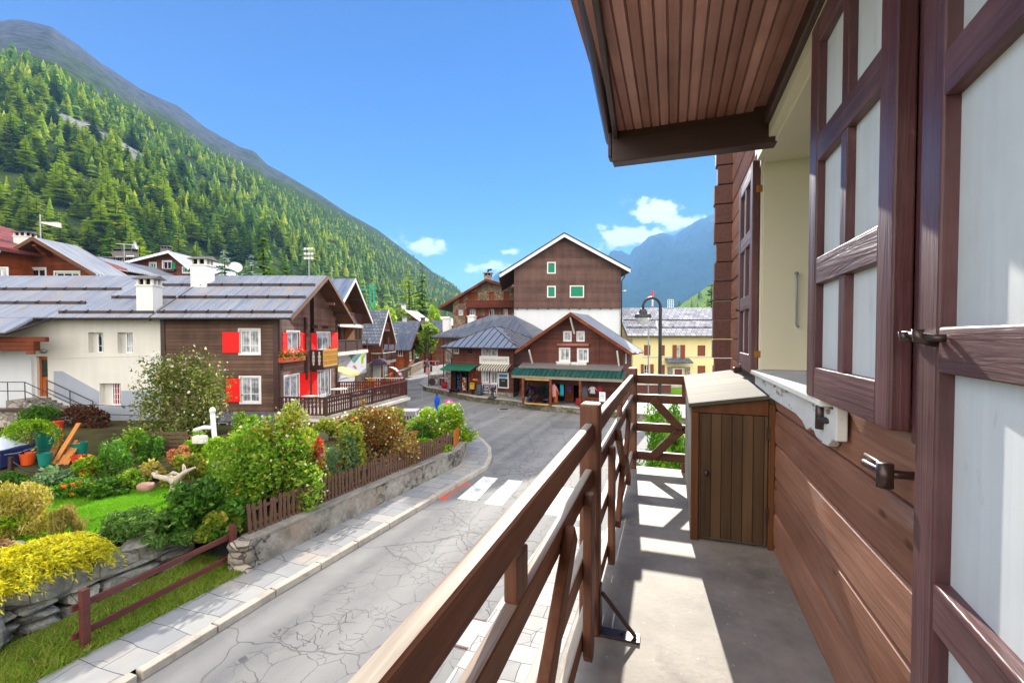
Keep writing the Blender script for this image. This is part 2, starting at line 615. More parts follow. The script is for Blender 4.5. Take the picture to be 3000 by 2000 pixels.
# ------------------------------------------------------------------ near wood and paint
def m_logwall():
    m = Mt('log_wall_wood', .55, .22)
    v = m.co()
    x, y, z = m.xyz(v)
    t = m.math('MULTIPLY_ADD', z, 1 / .2305, 100 - .0895 / .2305)
    i = m.math('FLOOR', t)
    rnd = m.n('TexWhiteNoise', {'W': i}, noise_dimensions='1D').outputs[0]
    sv = m.n('VectorMath', {0: v, 1: m.vec(0.0, m.math('MULTIPLY', rnd, 31.0), m.math('MULTIPLY', rnd, 17.0))}, operation='ADD').outputs[0]
    g = m.noise(1.0, 6, vec=sv, sc=(30, 1.5, 34), rough=.68, dist=.8)
    b = m.noise(1.0, 5, vec=sv, sc=(2, 1.6, 5), rough=.6)
    f = m.math('ADD', m.math('ADD', m.math('MULTIPLY', g, .5), m.math('MULTIPLY', b, .5)), m.math('MULTIPLY', rnd, .22))
    c = m.mix(m.rng(f, .36, .82), C('#6f4533'), C('#b3826a'))
    wn_ = m.rng(m.noise(1.0, 5, vec=sv, sc=(3, 2.2, 7), rough=.7), .56, .70)
    c = m.mix(m.math('MULTIPLY', wn_, .55), c, C('#a8684a'))
    gr = m.rng(m.noise(1.0, 4, vec=sv, sc=(3, .8, 9), rough=.6), .60, .72)
    c = m.mix(m.math('MULTIPLY', gr, .45), c, C('#a89890'))
    kn = m.n('TexVoronoi', {'Vector': m.n('VectorMath', {0: sv, 1: (1, 2.2, 5.5)}, operation='MULTIPLY').outputs[0], 'Scale': 1.0}).outputs['Distance']
    c = m.mix(m.math('MULTIPLY', m.rng(kn, .10, .05), .7), c, C('#41221a'))
    m.col(c)
    m.put(m.bs.inputs['Roughness'], m.rng(b, .3, .7, .48, .75))
    m.bump(m.math('ADD', g, m.math('MULTIPLY', b, .4)), .005)
    return m.m


M['log_wall'] = m_logwall()
M['log_dark'] = m_wood('log_end_wood', '#4a2f2c', '#6e4a42', 1, .6, .3)
M['soffit'] = m_planks('soffit_boards', '#885545', '#d0998a', 0, .91 / 15, .02, .5, .3, off=1.07 / (.91 / 15), gb=.001, scale=.8, dark=.55)
M['beam'] = m_wood('dark_beam_wood', '#2e1d1b', '#4a302a', 0, .45, .4)
M['beam_u'] = m_wood('dark_plate_wood', '#33211d', '#503630', 1, .5, .4)
M['rail_u'] = m_wood('side_rail_wood', '#532f20', '#a06a4c', 1, .55, .3, wear='#c9beac')
M['rail_w'] = m_wood('end_rail_wood', '#3c241a', '#6f4632', 0, .55, .3, wear='#8d7f6c')
M['rail_b'] = m_wood('brace_wood', '#46291c', '#86563e', 1, .6, .25)
M['rail_z'] = m_wood('post_wood', '#472a1e', '#8c5a42', 2, .5, .35, wear='#b09b80')
M['shutter'] = m_wood('shutter_frame_paint', '#3f2427', '#74474a', 2, .42, .45, .7, .006, chips=('#9c7f78', .45))
M['shutter_h'] = m_wood('shutter_rail_paint', '#3f2427', '#7c5052', 1, .46, .45, .7, .008, chips=('#a58a82', .5))
M['panel'] = m_wood('pale_panel_paint', '#cfd5d6', '#eaedec', 2, .5, .3, .4, .0015, chips=('#a9a79e', .32))


def m_peel():
    m = Mt('peeling_white_paint', .7, .25)
    n = m.noise(6, 6, sc=(4, .9, 2.5), rough=.7)
    k = m.rng(n, .39, .42)
    m.col(m.mix(k, C('#94705a'), m.mix(m.noise(9, 3), C('#c9c5bd'), C('#e3e1dc'))))
    m.bump(m.math('ADD', k, m.math('MULTIPLY', n, .5)), .004)
    return m.m


M['peel'] = m_peel()


def m_concrete(name, c1, c2, spots=.6):
    m = Mt(name, .65, .35)
    a = m.noise(1.3, 6, rough=.62)
    b = m.noise(5.0, 5, rough=.7)
    f = m.math('ADD', m.math('MULTIPLY', a, .65), m.math('MULTIPLY', b, .35))
    c = m.mix(m.rng(f, .36, .62), col4(c1), col4(c2))
    sp = m.n('TexVoronoi', {'Vector': m.co(), 'Scale': 15.0}).outputs['Distance']
    c = m.mix(m.math('MULTIPLY', m.rng(sp, .12, .05), spots), c, C('#d6d2c8'))
    blot = m.rng(m.noise(2.0, 6, rough=.72), .54, .66)
    c = m.mix(m.math('MULTIPLY', blot, .5), c, C('#625f5b'))
    m.col(c)
    m.bump(m.noise(40, 4), .0012)
    return m.m


M['concrete'] = m_concrete('balcony_concrete', '#827d75', '#b2aa9e')

# ------------------------------------------------------------------ the house the photograph is taken from
ZF = CAMZ - 1.45
HW = .67
own = thing('timber_house', 'near brown log house on the right, with pale panelled shutters and a boarded soffit', 'house', Bw(HW, 6.06, 0), -TH)
OFF = (HW, 6.06, 0)


def near(mb_off=OFF):
    return MB(mb_off)


PH = .2305
m = near()
U0, U1, HU0, HU1 = -3.5, 6.0, 2.39, 3.95
HZ0, HZ1 = 4.93, 4.93 + 7 * PH
for k in range(-1, 36):
    z0 = .0895 + k * PH
    z1 = z0 + PH
    segs = [(U0, HU0), (HU1, U1)] if HZ0 - .01 < z0 and z1 < HZ1 + .01 else [(U0, U1)]
    for (a, b) in segs:
        cuts = [a, b]
        if b - a > 3:
            j = a + 1.2 + ((k * 1.37) % 1.0) * (b - a - 2)
            cuts = [a, j - .0015, j + .0015, b]
        for i in range(0, len(cuts), 2):
            a0, b0 = cuts[i], cuts[i + 1]
            jit = R.uniform(-.003, .003)
            prof = [(.69, z0 + .0015), (.667, z0 + .005), (.657 + jit, z0 + .014), (.653 + jit, (z0 + z1) / 2), (.657 + jit, z1 - .014), (.667, z1 - .005), (.69, z1 - .0015)]
            pts = [(w, a0, z) for (w, z) in prof] + [(w, b0, z) for (w, z) in prof]
            n = len(prof)
            m.add(pts, [(q, q + 1, n + q + 1, n + q) for q in range(n - 1)] + [tuple(range(n - 1, -1, -1)), tuple(range(n, 2 * n))])
m.box(.69, 5.5, U0, HU0 - .002, .0, 8.3)
m.box(.69, 5.5, HU1 + .002, U1, .0, 8.3)
m.box(.69, 5.5, HU0 - .002, HU1 + .002, 0, HZ0 - .01)
m.box(.69, 5.5, HU0 - .002, HU1 + .002, HZ1 + .01, 8.3)
m.box(1.16, 5.5, HU0 - .002, HU1 + .002, HZ0 - .01, HZ1 + .01)
m.build('wall', M['log_wall'], own, smooth=False)
for k in range(-1, 35):
    z0 = .0895 + k * PH
    m = near()
    e = R.uniform(-.02, .02)
    m.box(.475 + e, .90, 6.003, 6.17 + R.uniform(-.015, .015), z0 + .006, z0 + PH - .006)
    m.build('log_end', M['log_dark'], own, bev=.005)
ZS = CAMZ + 1.52
m = near()
nb = 15
for i in range(nb):
    a = -.40 + i * .91 / nb
    b = a + .91 / nb
    j = R.uniform(-.0015, .0015)
    m.box(a + .005, b - .005, -3.5, 3.5, ZS + j, ZS + .03)
    m.box(a - .0022, a + .0022, -3.5, 3.5, ZS + .004, ZS + .03)
m.box(-.46, .66, -3.5, 3.62, ZS + .031, ZS + .06)
m.build('soffit', M['soffit'], own, bev=.003)
m = near()
m.box(-.44, .655, 3.5, 3.62, CAMZ + 1.30, ZS + .03)
m.box(-.47, -.44, 3.50, 3.61, CAMZ + 1.34, ZS + .02)
m.build('eave_beam', M['beam'], own, bev=.008)
m = near()
m.box(.565, .648, -3.5, 3.499, ZS - .10, ZS - .002)
m.build('wall_plate', M['beam_u'], own, bev=.01)
m = near()
m.box(-.438, -.405, -3.5, 3.66, ZS - .05, ZS + .10)


def taper(mb, k=.055):
    mb.v = [(x + (3.66 - OFF[1] - y) * k, y, z) for (x, y, z) in mb.v]


taper(m)
m.build('fascia', M['beam_u'], own, bev=.006)
m = near()
gp = []
for k in range(13):
    t = math.pi * k / 12
    gp.append((-.478 - .036 * math.cos(t), -.045 * math.sin(t) + ZS + .05))
pts = [(w, u, z) for u in (-3.5, 3.74) for (w, z) in gp]
m.add(pts, [(k, k + 1, 13 + k + 1, 13 + k) for k in range(12)] + [tuple(range(13, 26))])
m.tube([(-.514, -3.5, ZS + .052), (-.514, 3.74, ZS + .052)], .006, 6)
taper(m)
o = m.build('gutter', M['gutter'], own, smooth=True)
sm = o.modifiers.new('solid', 'SOLIDIFY')
sm.thickness = .004
m = near()
m.prism([(-.22, -3.5, ZS + .12), (3.2, -3.5, ZS + 1.6), (3.2, -3.5, ZS + 1.75), (-.22, -3.5, ZS + .20)], (0, 7.2, 0))
m.build('roof', M['gutter'], own)
# balcony slab
m = near()
m.box(-.47, HW + .02, -3.5, 5.24, ZF - .16, ZF)
m.build('balcony_floor', M['concrete'], own, bev=.01)
for u in (-2.2, .2, 2.6, 5.0):
    m = near()
    m.prism([(HW, u, ZF - .161), (-.38, u, ZF - .161), (-.38, u, ZF - .28), (HW, u, ZF - .75)], (0, .14, 0))
    m.build('balcony_bracket', M['beam'], own)

# window recess
wnd = near()
wnd.box(1.04, 1.10, 2.45, 2.53, 4.96, 6.51).box(1.04, 1.10, 3.81, 3.89, 4.96, 6.51).box(1.04, 1.10, 3.13, 3.21, 4.96, 6.51)
wnd.box(1.045, 1.098, 2.53, 3.81, 4.96, 5.04).box(1.045, 1.098, 2.53, 3.81, 6.43, 6.51).box(1.045, 1.095, 2.53, 3.81, 5.90, 5.94)
wo_ = wnd.build('window', M['white_worn'], own, bev=.004)
m = near()
m.box(1.066, 1.076, 2.53, 3.81, 5.04, 6.43)
m.build('pane', M['pane'], wo_)
m = near()
m.box(.640, 1.14, 3.915, 3.948, 4.94, 6.538).box(.640, 1.14, 2.392, 2.425, 4.94, 6.538)
m.box(.640, 1.14, 2.426, 3.914, 6.505, 6.537)
m.box(.628, .652, 3.951, 4.03, 4.80, 6.62).box(.60, .652, 2.30, 3.950, 6.5385, 6.61)
m.box(.60, .627, 2.2, 4.05, 6.60, 6.66)
m.build('casing', M['cream'], wo_, bev=.004)
m = near()
m.box(.575, 1.14, 2.2, 3.99, 4.905, 4.937)
m.build('sill', M['white_worn'], wo_, bev=.006)
m = near()
ap = [(2.12, 4.900), (4.0, 4.900), (4.0, 4.80), (3.86, 4.775), (3.70, 4.79), (2.75, 4.79), (2.62, 4.775), (2.54, 4.745), (2.47, 4.77), (2.42, 4.765), (2.38, 4.745),
      (2.30, 4.735), (2.22, 4.74), (2.17, 4.775), (2.12, 4.785)]
m.prism([(.612, u, z) for (u, z) in ap], (.04, 0, 0))
m.box(.600, .640, 2.075, 2.115, 4.79, 4.93)
m.build('sill_apron', M['peel'], wo_, bev=.005)
m = near()
m.tube([(.86, 3.905, 5.66), (.86, 3.885, 5.655), (.862, 3.88, 5.60), (.865, 3.895, 5.28), (.872, 3.890, 5.262), (.88, 3.887, 5.275)], .006, 6)
m.lathe([(.0, -.012), (.012, -.006), (.014, .004), (.008, .012)], (.86, 3.885, 5.66), 8)
m.build('hook', M['grey_metal'], wo_, smooth=True)


def shutter(u0, u1, z0, z1, w0, w1, rails, mull, st=.105, ang=0.0, base=None, hinge_u=None, label=None, pan=None):
    """one panelled leaf flat against the wall (turned by ang about its far edge)"""
    o = bpy.data.objects.new('shutter', None)
    fr = MB((w1, u1, z0))
    fr.box(w0, w1, u0, u0 + st, z0, z1).box(w0, w1, u1 - st, u1, z0, z1)
    fo = fr.build('shutter', M['shutter'], own, bev=.006)
    fo.location = Vector((w1, u1, z0)) - Vector(OFF)
    fo.rotation_euler = (0, 0, ang)
    if label: fo['label'] = label
    for (a, b) in rails:
        r = MB((w1, u1, z0))
        r.box(w0 + .002, w1 - .002, u0 + st + .0005, u1 - st - .0005, a, b)
        r.build('rail', M['shutter_h'], fo, bev=.004)
    if mull:
        zz = sorted([z for ab in rails for z in ab])[1:-1]
        mm = MB((w1, u1, z0))
        for i in range(0, len(zz), 2):
            c = (u0 + u1) / 2
            mm.box(w0 + .005, w1 - .004, c - .03, c + .03, zz[i] + .0005, zz[i + 1] - .0005)
        mm.build('mullion', M['shutter'], fo, bev=.003)
    pp = MB((w1, u1, z0))
    pp.box(w0 + .034, w1 - .006, u0 + st * .6, u1 - st * .6, z0 + .03, z1 - .03)
    pp.build('panel', M['panel'], fo)
    return fo


near_leaf = shutter(1.545, 2.385, 4.935, 6.55, .572, .622, [(4.935, 5.065), (5.42, 5.53), (5.94, 6.05), (6.44, 6.55)], True,
                    label='panelled shutter folded back beside the near side of the window')
far_leaf = shutter(3.955, 4.72, 4.92, 6.55, .572, .622, [(4.92, 5.05), (5.42, 5.53), (5.94, 6.05), (6.44, 6.55)], True,
                   label='panelled shutter seen edge on at the far side of the window')
door_leaf = shutter(.70, 1.43, 3.80, 7.2, .585, .632, [(3.80, 3.95), (4.515, 4.625), (5.115, 5.22), (5.745, 5.845), (6.6, 6.7), (7.05, 7.2)], False, st=.115, ang=-rad(4.5),
                    label='tall door shutter of pale panels nearest the camera')
# dark edge strip and latches
m = near()
m.box(.6255, .650, 1.50, 1.56, 4.90, 6.58)
m.build('shutter_stop', M['shutter'], own, bev=.01)


def latch(par, pts, r, knob=None, name='latch'):
    mm = MB((0, 0, 0))
    mm.tube(pts, r, 7)
    if knob: mm.lathe([(.0, -.03), (.016, -.024), (.02, 0), (.014, .026), (0, .032)], knob, 10)
    return mm.build(name, M['iron_worn'], par, smooth=True)


M['iron_worn'] = m_plain('worn_iron', '#5a4a45', .38, .6, .3, 30, 0, .7)
# in door-leaf coordinates (origin far lower edge, u runs negative)
latch(door_leaf, [(-.062, .05, 1.40), (-.072, .0, 1.405), (-.075, -.10, 1.40), (-.068, -.16, 1.395), (-.05, -.17, 1.395)], .0085)
latch(door_leaf, [(-.05, -.035, 1.39), (-.085, -.035, 1.395), (-.085, -.035, 1.41)], .011)
latch(door_leaf, [(-.05, -.125, 1.385), (-.085, -.125, 1.395), (-.085, -.125, 1.415)], .013)
m = near()
m.tube([(.655, 1.60, 4.80), (.60, 1.60, 4.80), (.585, 1.63, 4.80), (.583, 1.74, 4.795), (.59, 1.76, 4.79)], .012, 8)
m.tube([(.60, 1.60, 4.815), (.585, 1.62, 4.82), (.585, 1.74, 4.82)], .008, 6)
m.tube([(.585, 1.60, 4.76), (.585, 1.60, 4.83)], .022, 8)
m.build('shutter_catch', M['iron_worn'], own, smooth=True)
m = near()
m.tube([(.60, 2.28, 4.80), (.60, 2.28, 4.93)], .017, 10)
m.tube([(.655, 2.14, 4.845), (.60, 2.25, 4.845), (.60, 2.28, 4.845)], .013, 8)
m.build('pintle', M['iron_worn'], own, smooth=True)
M['brass'] = m_plain('brass', '#a8742a', .4, .6, .1, 9, 0, .7)
for z in (5.03, 6.30):
    m = near()
    m.box(.60, .648, 3.95, 3.985, z, z + .055)
    m.build('hinge', M['brass'], own, bev=.004)
m = near()
m.tube([(.57, 4.62, 5.43), (.55, 4.62, 5.43), (.545, 4.60, 5.44)], .008, 6)
m.tube([(.57, 4.50, 4.90), (.57, 4.50, 4.95)], .014, 8)
m.build('shutter_knob', M['iron_worn'], own, smooth=True)

# ------------------------------------------------------------------ balcony railing
WR = -.41
rl = thing('balcony_railing', 'brown wooden balcony railing with hexagon braces, its top rails bleached by the sun', 'railing', Bw(WR, 5.135, ZF), -TH + .0128)
RO = (WR, 5.135, ZF)


def rbox(name, x0, x1, y0, y1, h0, h1, mat, bev=.006, par=rl):
    mm = MB(RO)
    mm.box(x0, x1, y0, y1, ZF + h0, ZF + h1)
    return mm.build(name, mat, par, bev=bev)


posts = [-.12, 2.21, 5.135]
PW = .048
post_objs = []
for u in posts:
    h = 1.125 if u < 5 else 1.10
    post_objs.append(rbox('post', WR - PW, WR + PW, u - PW, u + PW, .0, h, M['rail_z'], .014))
bays = [(-2.4, posts[0]), (posts[0], posts[1]), (posts[1], posts[2])]
for (a, b) in bays:
    a, b = a + PW + .001, b - PW - .001
    rbox('top_rail', WR - .021, WR + .021, a, b, .935, 1.035, M['rail_u'], .012)
    rbox('rail', WR - .018, WR + .018, a, b, .725, .815, M['rail_u'], .008)
    rbox('rail', WR - .018, WR + .018, a, b, .415, .505, M['rail_u'], .008)
    rbox('rail', WR - .018, WR + .018, a, b, .105, .195, M['rail_u'], .008)
    c = (a + b) / 2
    rbox('block', WR - .017, WR + .017, c - .045, c + .045, .816, .924, M['rail_z'], .004)
    rbox('block', WR - .017, WR + .017, c - .045, c + .045, .0, .104, M['rail_z'], .004)
    for s in (-1, 1):
        for (h0, h1) in ((.77, .46), (.15, .46)):
            mm = MB(RO)
            mm.bar((WR + .038, c + s * .50, ZF + h0), (WR + .038, c + s * .10, ZF + h1), .085, .036, (1, 0, 0))
            mm.build('brace', M['rail_b'], rl, bev=.005)
        if b < 4 or s < 0:
            mm = MB(RO)
            q = c + s * .88
            x = WR + .0195
            mm.prism([(x, q - .045, ZF + .10), (x, q - .02, ZF + .06), (x, q + .02, ZF + .06), (x, q + .045, ZF + .10), (x, q + .045, ZF + .74), (x, q + .02, ZF + .78), (x, q - .02, ZF + .78), (x, q - .045, ZF + .74)], (.038, 0, 0))
            mm.build('slat', M['rail_z'], rl, bev=.005)
# end rail
ue = posts[2]
e0, e1 = WR + PW + .001, HW - .025
rbox('top_rail', e0, e1, ue - .045, ue + .045, .935, 1.03, M['rail_w'], .01)
for (a, b) in ((.725, .815), (.415, .505), (.105, .195)):
    rbox('rail', e0, e1, ue - .03, ue + .03, a, b, M['rail_w'], .008)
ec = (e0 + e1) / 2
rbox('block', ec - .045, ec + .045, ue - .028, ue + .028, .816, .934, M['rail_z'], .004)
rbox('block', ec - .045, ec + .045, ue - .028, ue + .028, 0, .104, M['rail_z'], .004)
for s in (-1, 1):
    for (h0, h1) in ((.77, .46), (.15, .46)):
        mm = MB(RO)
        mm.bar((ec + s * .34, ue - .05, ZF + h0), (ec + s * .05, ue - .05, ZF + h1), .085, .036, (0, 1, 0))
        mm.build('brace', M['rail_w'], rl, bev=.005)
mm = MB(RO)
u = posts[1]
mm.box(WR + PW + .002, WR + PW + .19, u - .035, u + .035, ZF + .001, ZF + .012)
mm.box(WR + PW + .001, WR + PW + .007, u - .03, u + .03, ZF + .0125, ZF + .24)
mm.bar((WR + PW + .17, u, ZF + .014), (WR + PW + .01, u, ZF + .20), .016, .016)
mm.tube([(WR + PW + .10, u + .01, ZF + .012), (WR + PW + .10, u + .01, ZF + .022)], .011, 8)
mm.build('bracket', M['iron_worn'], rl, bev=.002)

# ------------------------------------------------------------------ storage cabinet on the balcony
M['cab'] = m_planks('cabinet_boards', '#3f2d1c', '#7c5f42', 0, .066, .05, .6, .3, dark=.25, off=.02, gb=.004)
M['cab_post'] = m_wood('cabinet_post_wood', '#4f2c16', '#80502c', 2, .55, .3)
M['cab_lid'] = m_planks('cabinet_lid_boards', '#4f4b40', '#75705f', 1, .34, .014, .75, .2, dark=.35, gb=.004)
M['cab_side'] = m_planks('bleached_boards', '#7a756d', '#a39c92', 1, .11, .04, .75, .2, dark=.4, gb=.004)
cw0, cw1, cu0, cu1 = .13, .655, 3.45, 5.02
cb = thing('storage_cabinet', 'low wooden storage cabinet with a sloping grey lid at the end of the balcony', 'cabinet', Bw(cw0, cu0, ZF), -TH)
CO = (cw0, cu0, ZF)


def lidz(w, u):
    return 4.712 + (w - .13) / .54 * .085 + (u - 3.43) / 1.57 * .065


mm = MB(CO)
mm.prism([(cw0, cu0 + .04, ZF + .01), (cw1, cu0 + .04, ZF + .01), (cw1, cu0 + .04, lidz(cw1, cu0) - .02), (cw0, cu0 + .04, lidz(cw0, cu0) - .02)], (0, cu1 - cu0 - .04, .05))
mm.build('case', M['cab_side'], cb)
mm = MB(CO)
mm.box(cw0 + .055, cw1 - .042, cu0 + .005, cu0 + .039, ZF + .03, 4.655)
mm.build('door', M['cab'], cb, bev=.004)
mm = MB(CO)
mm.box(cw0, cw0 + .05, cu0, cu0 + .0385, ZF, 4.66).box(cw1 - .038, cw1, cu0, cu0 + .0385, ZF, 4.74)
mm.build('frame', M['cab_post'], cb, bev=.004)
mm = MB(CO)
mm.prism([(cw0 + .002, cu0 + .006, 4.661), (cw1 - .04, cu0 + .006, 4.661), (cw1 - .04, cu0 + .006, lidz(cw1 - .04, cu0) - .019), (cw0 + .002, cu0 + .006, lidz(cw0, cu0) - .019)], (0, .033, 0))
mm.build('header', M['cab_post'], cb, bev=.003)
mm = MB(CO)
a, b, c, d = cw0 - .02, cw1 + .01, cu0 - .03, cu1 + .0
lid = [(a, c), (b, c), (b, d), (a, d)]
pts = [(x, y, lidz(x, y) - .012) for (x, y) in lid] + [(x, y, lidz(x, y) + .016) for (x, y) in lid]
mm.add(pts, [(0, 3, 2, 1), (4, 5, 6, 7), (0, 1, 5, 4), (1, 2, 6, 5), (2, 3, 7, 6), (3, 0, 4, 7)])
mm.build('lid', M['cab_lid'], cb, bev=.004)
mm = MB(CO)
mm.lathe([(.0, 0), (.012, .0), (.016, .02), (.012, .035), (0, .04)], (cw0 + .10, cu0 - .012, 4.22), 8)
mm.tube([(cw0 + .10, cu0 + .004, 4.24), (cw0 + .10, cu0 - .014, 4.24)], .008, 6)
mm.build('handle', M['iron_worn'], cb, smooth=True)
for hz in (3.95, 4.5):
    mm = MB(CO)
    mm.box(cw1 - .055, cw1 - .034, cu0 - .006, cu0 + .003, hz, hz + .09)
    mm.build('hinge', M['iron_worn'], cb)
mm = MB(CO)
mm.box(.55, .62, 4.78, 4.86, lidz(.58, 4.8) + .017, lidz(.58, 4.8) + .06)
mm.build('stop_block', M['beam'], cb, bev=.006)

# ------------------------------------------------------------------ ground, road, pavement, garden wall
def m_asphalt():
    m = Mt('asphalt', .82, .3)
    v = m.co()
    x, y, z = m.xyz(v)
    w = m.math('SUBTRACT', m.math('MULTIPLY', x, TCc), m.math('MULTIPLY', y, TS))
    u = m.math('ADD', m.math('MULTIPLY', x, TS), m.math('MULTIPLY', y, TCc))
    fine = m.noise(90, 3, rough=.7)
    big = m.noise(.25, 5)
    mid = m.noise(1.6, 5)
    strk = m.noise(1.0, 4, vec=m.vec(w, u, 0.0), sc=(1.3, .12, 1))
    f = m.math('ADD', m.math('ADD', m.math('MULTIPLY', big, .35), m.math('MULTIPLY', mid, .3)), m.math('MULTIPLY', strk, .35))
    c = m.mix(m.rng(f, .34, .66), C('#5a5b5f'), C('#83827f'))
    c = m.mix(m.rng(fine, .3, .75, 0, .5), c, C('#96948f'))
    # crazed band down the middle of the lane and a second one by the far bend
    wob = m.noise(.35, 3)
    wc = m.math('ADD', w, m.math('MULTIPLY', m.math('SUBTRACT', wob, .5), 1.8))
    band = m.math('SUBTRACT', 1.0, m.math('DIVIDE', m.math('ABSOLUTE', m.math('ADD', wc, 5.0)), 1.5), clamp=True)
    band2 = m.math('SUBTRACT', 1.0, m.math('DIVIDE', m.math('ABSOLUTE', m.math('ADD', wc, 2.6)), .9), clamp=True)
    far = m.rng(u, 16.0, 19.0)
    band = m.math('MAXIMUM', m.math('MAXIMUM', band, m.math('MULTIPLY', band2, .8)), m.math('MULTIPLY', far, m.rng(wob, .50, .62)))
    wv = m.n('VectorMath', {0: v, 1: m.n('VectorMath', {0: m.n('TexNoise', {'Vector': v, 'Scale': 1.5, 'Detail': 3.0}).outputs['Color'], 1: (.55, .55, 0)}, operation='MULTIPLY').outputs[0]}, operation='ADD').outputs[0]
    e1 = m.n('TexVoronoi', {'Vector': wv, 'Scale': 2.1}, feature='DISTANCE_TO_EDGE').outputs['Distance']
    e2 = m.n('TexVoronoi', {'Vector': wv, 'Scale': 4.2}, feature='DISTANCE_TO_EDGE').outputs['Distance']
    wid = m.rng(m.noise(2.2, 2), .35, .7, .006, .017)
    k1 = m.math('LESS_THAN', e1, wid)
    k2 = m.math('MULTIPLY', m.math('LESS_THAN', e2, m.math('MULTIPLY', wid, 1.6)), m.math('GREATER_THAN', m.noise(.8, 2), .56))
    k = m.math('MULTIPLY', m.math('MAXIMUM', m.math('MULTIPLY', k1, m.rng(m.noise(.6, 3), .40, .47)), k2), m.math('GREATER_THAN', band, .05))
    c = m.mix(m.math('MULTIPLY', band, .35), c, C('#908e8a'))
    # single long cracks elsewhere
    e3 = m.n('TexVoronoi', {'Vector': wv, 'Scale': .33}, feature='DISTANCE_TO_EDGE').outputs['Distance']
    k = m.math('MAXIMUM', k, m.math('MULTIPLY', m.math('LESS_THAN', e3, .004), .8))
    # darker smooth strip along the kerb and paler wheel tracks
    st_ = m.math('MULTIPLY', m.rng(m.math('ABSOLUTE', m.math('ADD', w, 6.85)), .75, .45), m.rng(m.noise(.9, 4), .30, .5))
    c = m.mix(m.math('MULTIPLY', st_, .4), c, C('#55565b'))
    wt = m.math('SINE', m.math('MULTIPLY', m.math('ADD', w, .35), 2 * math.pi / 1.75))
    c = m.mix(m.math('MULTIPLY', m.rng(wt, .3, 1.0), .22), c, C('#a5a39e'))
    oil = m.rng(m.noise(1.1, 6, rough=.72), .60, .72)
    c = m.mix(m.math('MULTIPLY', oil, .45), c, C('#47474a'))
    # cut-out repair patches
    pt = m.n('TexVoronoi', {'Vector': v, 'Scale': .22, 'Randomness': 1.0}, distance='CHEBYCHEV').outputs
    pm = m.math('MULTIPLY', m.math('LESS_THAN', pt['Distance'], .25), m.math('GREATER_THAN', m.xyz(pt['Color'])[0], .62))
    c = m.mix(m.math('MULTIPLY', pm, .35), c, C('#4c4d52'))
    c = m.mix(m.math('MULTIPLY', k, m.rng(m.noise(.45, 3), .35, .65, .30, .72)), c, C('#303033'))
    m.col(c)
    m.bump(m.math('SUBTRACT', m.math('MULTIPLY', fine, .25), k), .012)
    return m.m


def m_slabs(name, c1, c2, bw=.9, rh=.62, rot=0.0, warm='#b3a08b'):
    m = Mt(name, .75, .3)
    v = m.co()
    wv = m.n('VectorMath', {0: v, 1: m.n('VectorMath', {0: m.n('TexNoise', {'Vector': v, 'Scale': .9, 'Detail': 2.0}).outputs['Color'], 1: (.22, .22, 0)}, operation='MULTIPLY').outputs[0]}, operation='ADD').outputs[0]
    wv = m.n('VectorRotate', {'Vector': wv, 'Angle': rot}, rotation_type='Z_AXIS').outputs[0]
    b = m.n('TexBrick', {'Vector': wv, 'Color1': (0, 0, 0, 1), 'Color2': (1, 1, 1, 1), 'Mortar': (.5, .5, .5, 1), 'Scale': 1.0, 'Mortar Size': .006, 'Brick Width': bw, 'Row Height': rh})
    r = m.xyz(b.outputs[0])[0]
    nn = m.noise(2.5, 5)
    c = m.mix(m.rng(m.math('ADD', m.math('MULTIPLY', r, .55), m.math('MULTIPLY', nn, .5)), .2, .8), col4(c1), col4(c2))
    c = m.mix(m.math('MULTIPLY', m.rng(m.noise(.7, 3), .52, .66), .4), c, col4(warm))
    ck = m.math('LESS_THAN', m.n('TexVoronoi', {'Vector': wv, 'Scale': .8}, feature='DISTANCE_TO_EDGE').outputs['Distance'], .004)
    ck = m.math('MULTIPLY', ck, m.math('GREATER_THAN', m.noise(.5, 2), .53))
    k = m.math('MAXIMUM', b.outputs['Fac'], m.math('MULTIPLY', ck, .7))
    m.col(m.mix(k, c, C('#55534f')))
    m.bump(m.math('SUBTRACT', m.math('MULTIPLY', nn, .3), k), .02)
    return m.m


M['asphalt'] = m_asphalt()
M['slabs'] = m_slabs('pavement_slabs', '#84868a', '#9d9d9a', .9, .5, TH)
M['kerb'] = m_concrete('kerb_stone', '#9b948a', '#bdb3a4', .1)
M['setts'] = m_slabs('near_pavement_slabs', '#8e8e8c', '#bdb9b1', .6, .4, TH, '#a69f95')


def m_ground(name, c1, c2, c3, s=.5):
    m = Mt(name, .95, .1)
    a = m.noise(s, 6)
    b = m.noise(s * 14, 4)
    c = m.mix(m.rng(a, .35, .65), col4(c1), col4(c2))
    m.col(m.mix(m.rng(b, .45, .75, 0, .6), c, col4(c3)))
    m.bump(b, .03)
    return m.m


M['soil'] = m_ground('garden_soil', '#3a3021', '#4c4a28', '#2c3a18', .9)
M['turf'] = m_ground('meadow', '#4f6a25', '#6a7f33', '#5d5a35', .15)
M['lawn'] = m_ground('lawn_turf', '#4d7d12', '#6a9a1c', '#7fa826', .9)
M['verge'] = m_ground('verge_turf', '#4c5e1d', '#6b7a2c', '#6d6238', 1.5)

m = MB()
m.add([(-9000, -200, -.02), (9000, -200, -.02), (9000, 12000, -.02), (-9000, 12000, -.02)], [(0, 1, 2, 3)])
tag(m.build('ground', M['turf']), kind='structure')
m = MB()
m.poly([(-16, -8, .004), (12, -8, .004), (22, 20, .004), (30, 60, .004), (4, 62, .004), (-6, 68, .004), (-13, 92, .004), (-22, 92, .004), (-14, 60, .004), (-13, 30, .004)])
tag(m.build('road', M['asphalt']), kind='structure')

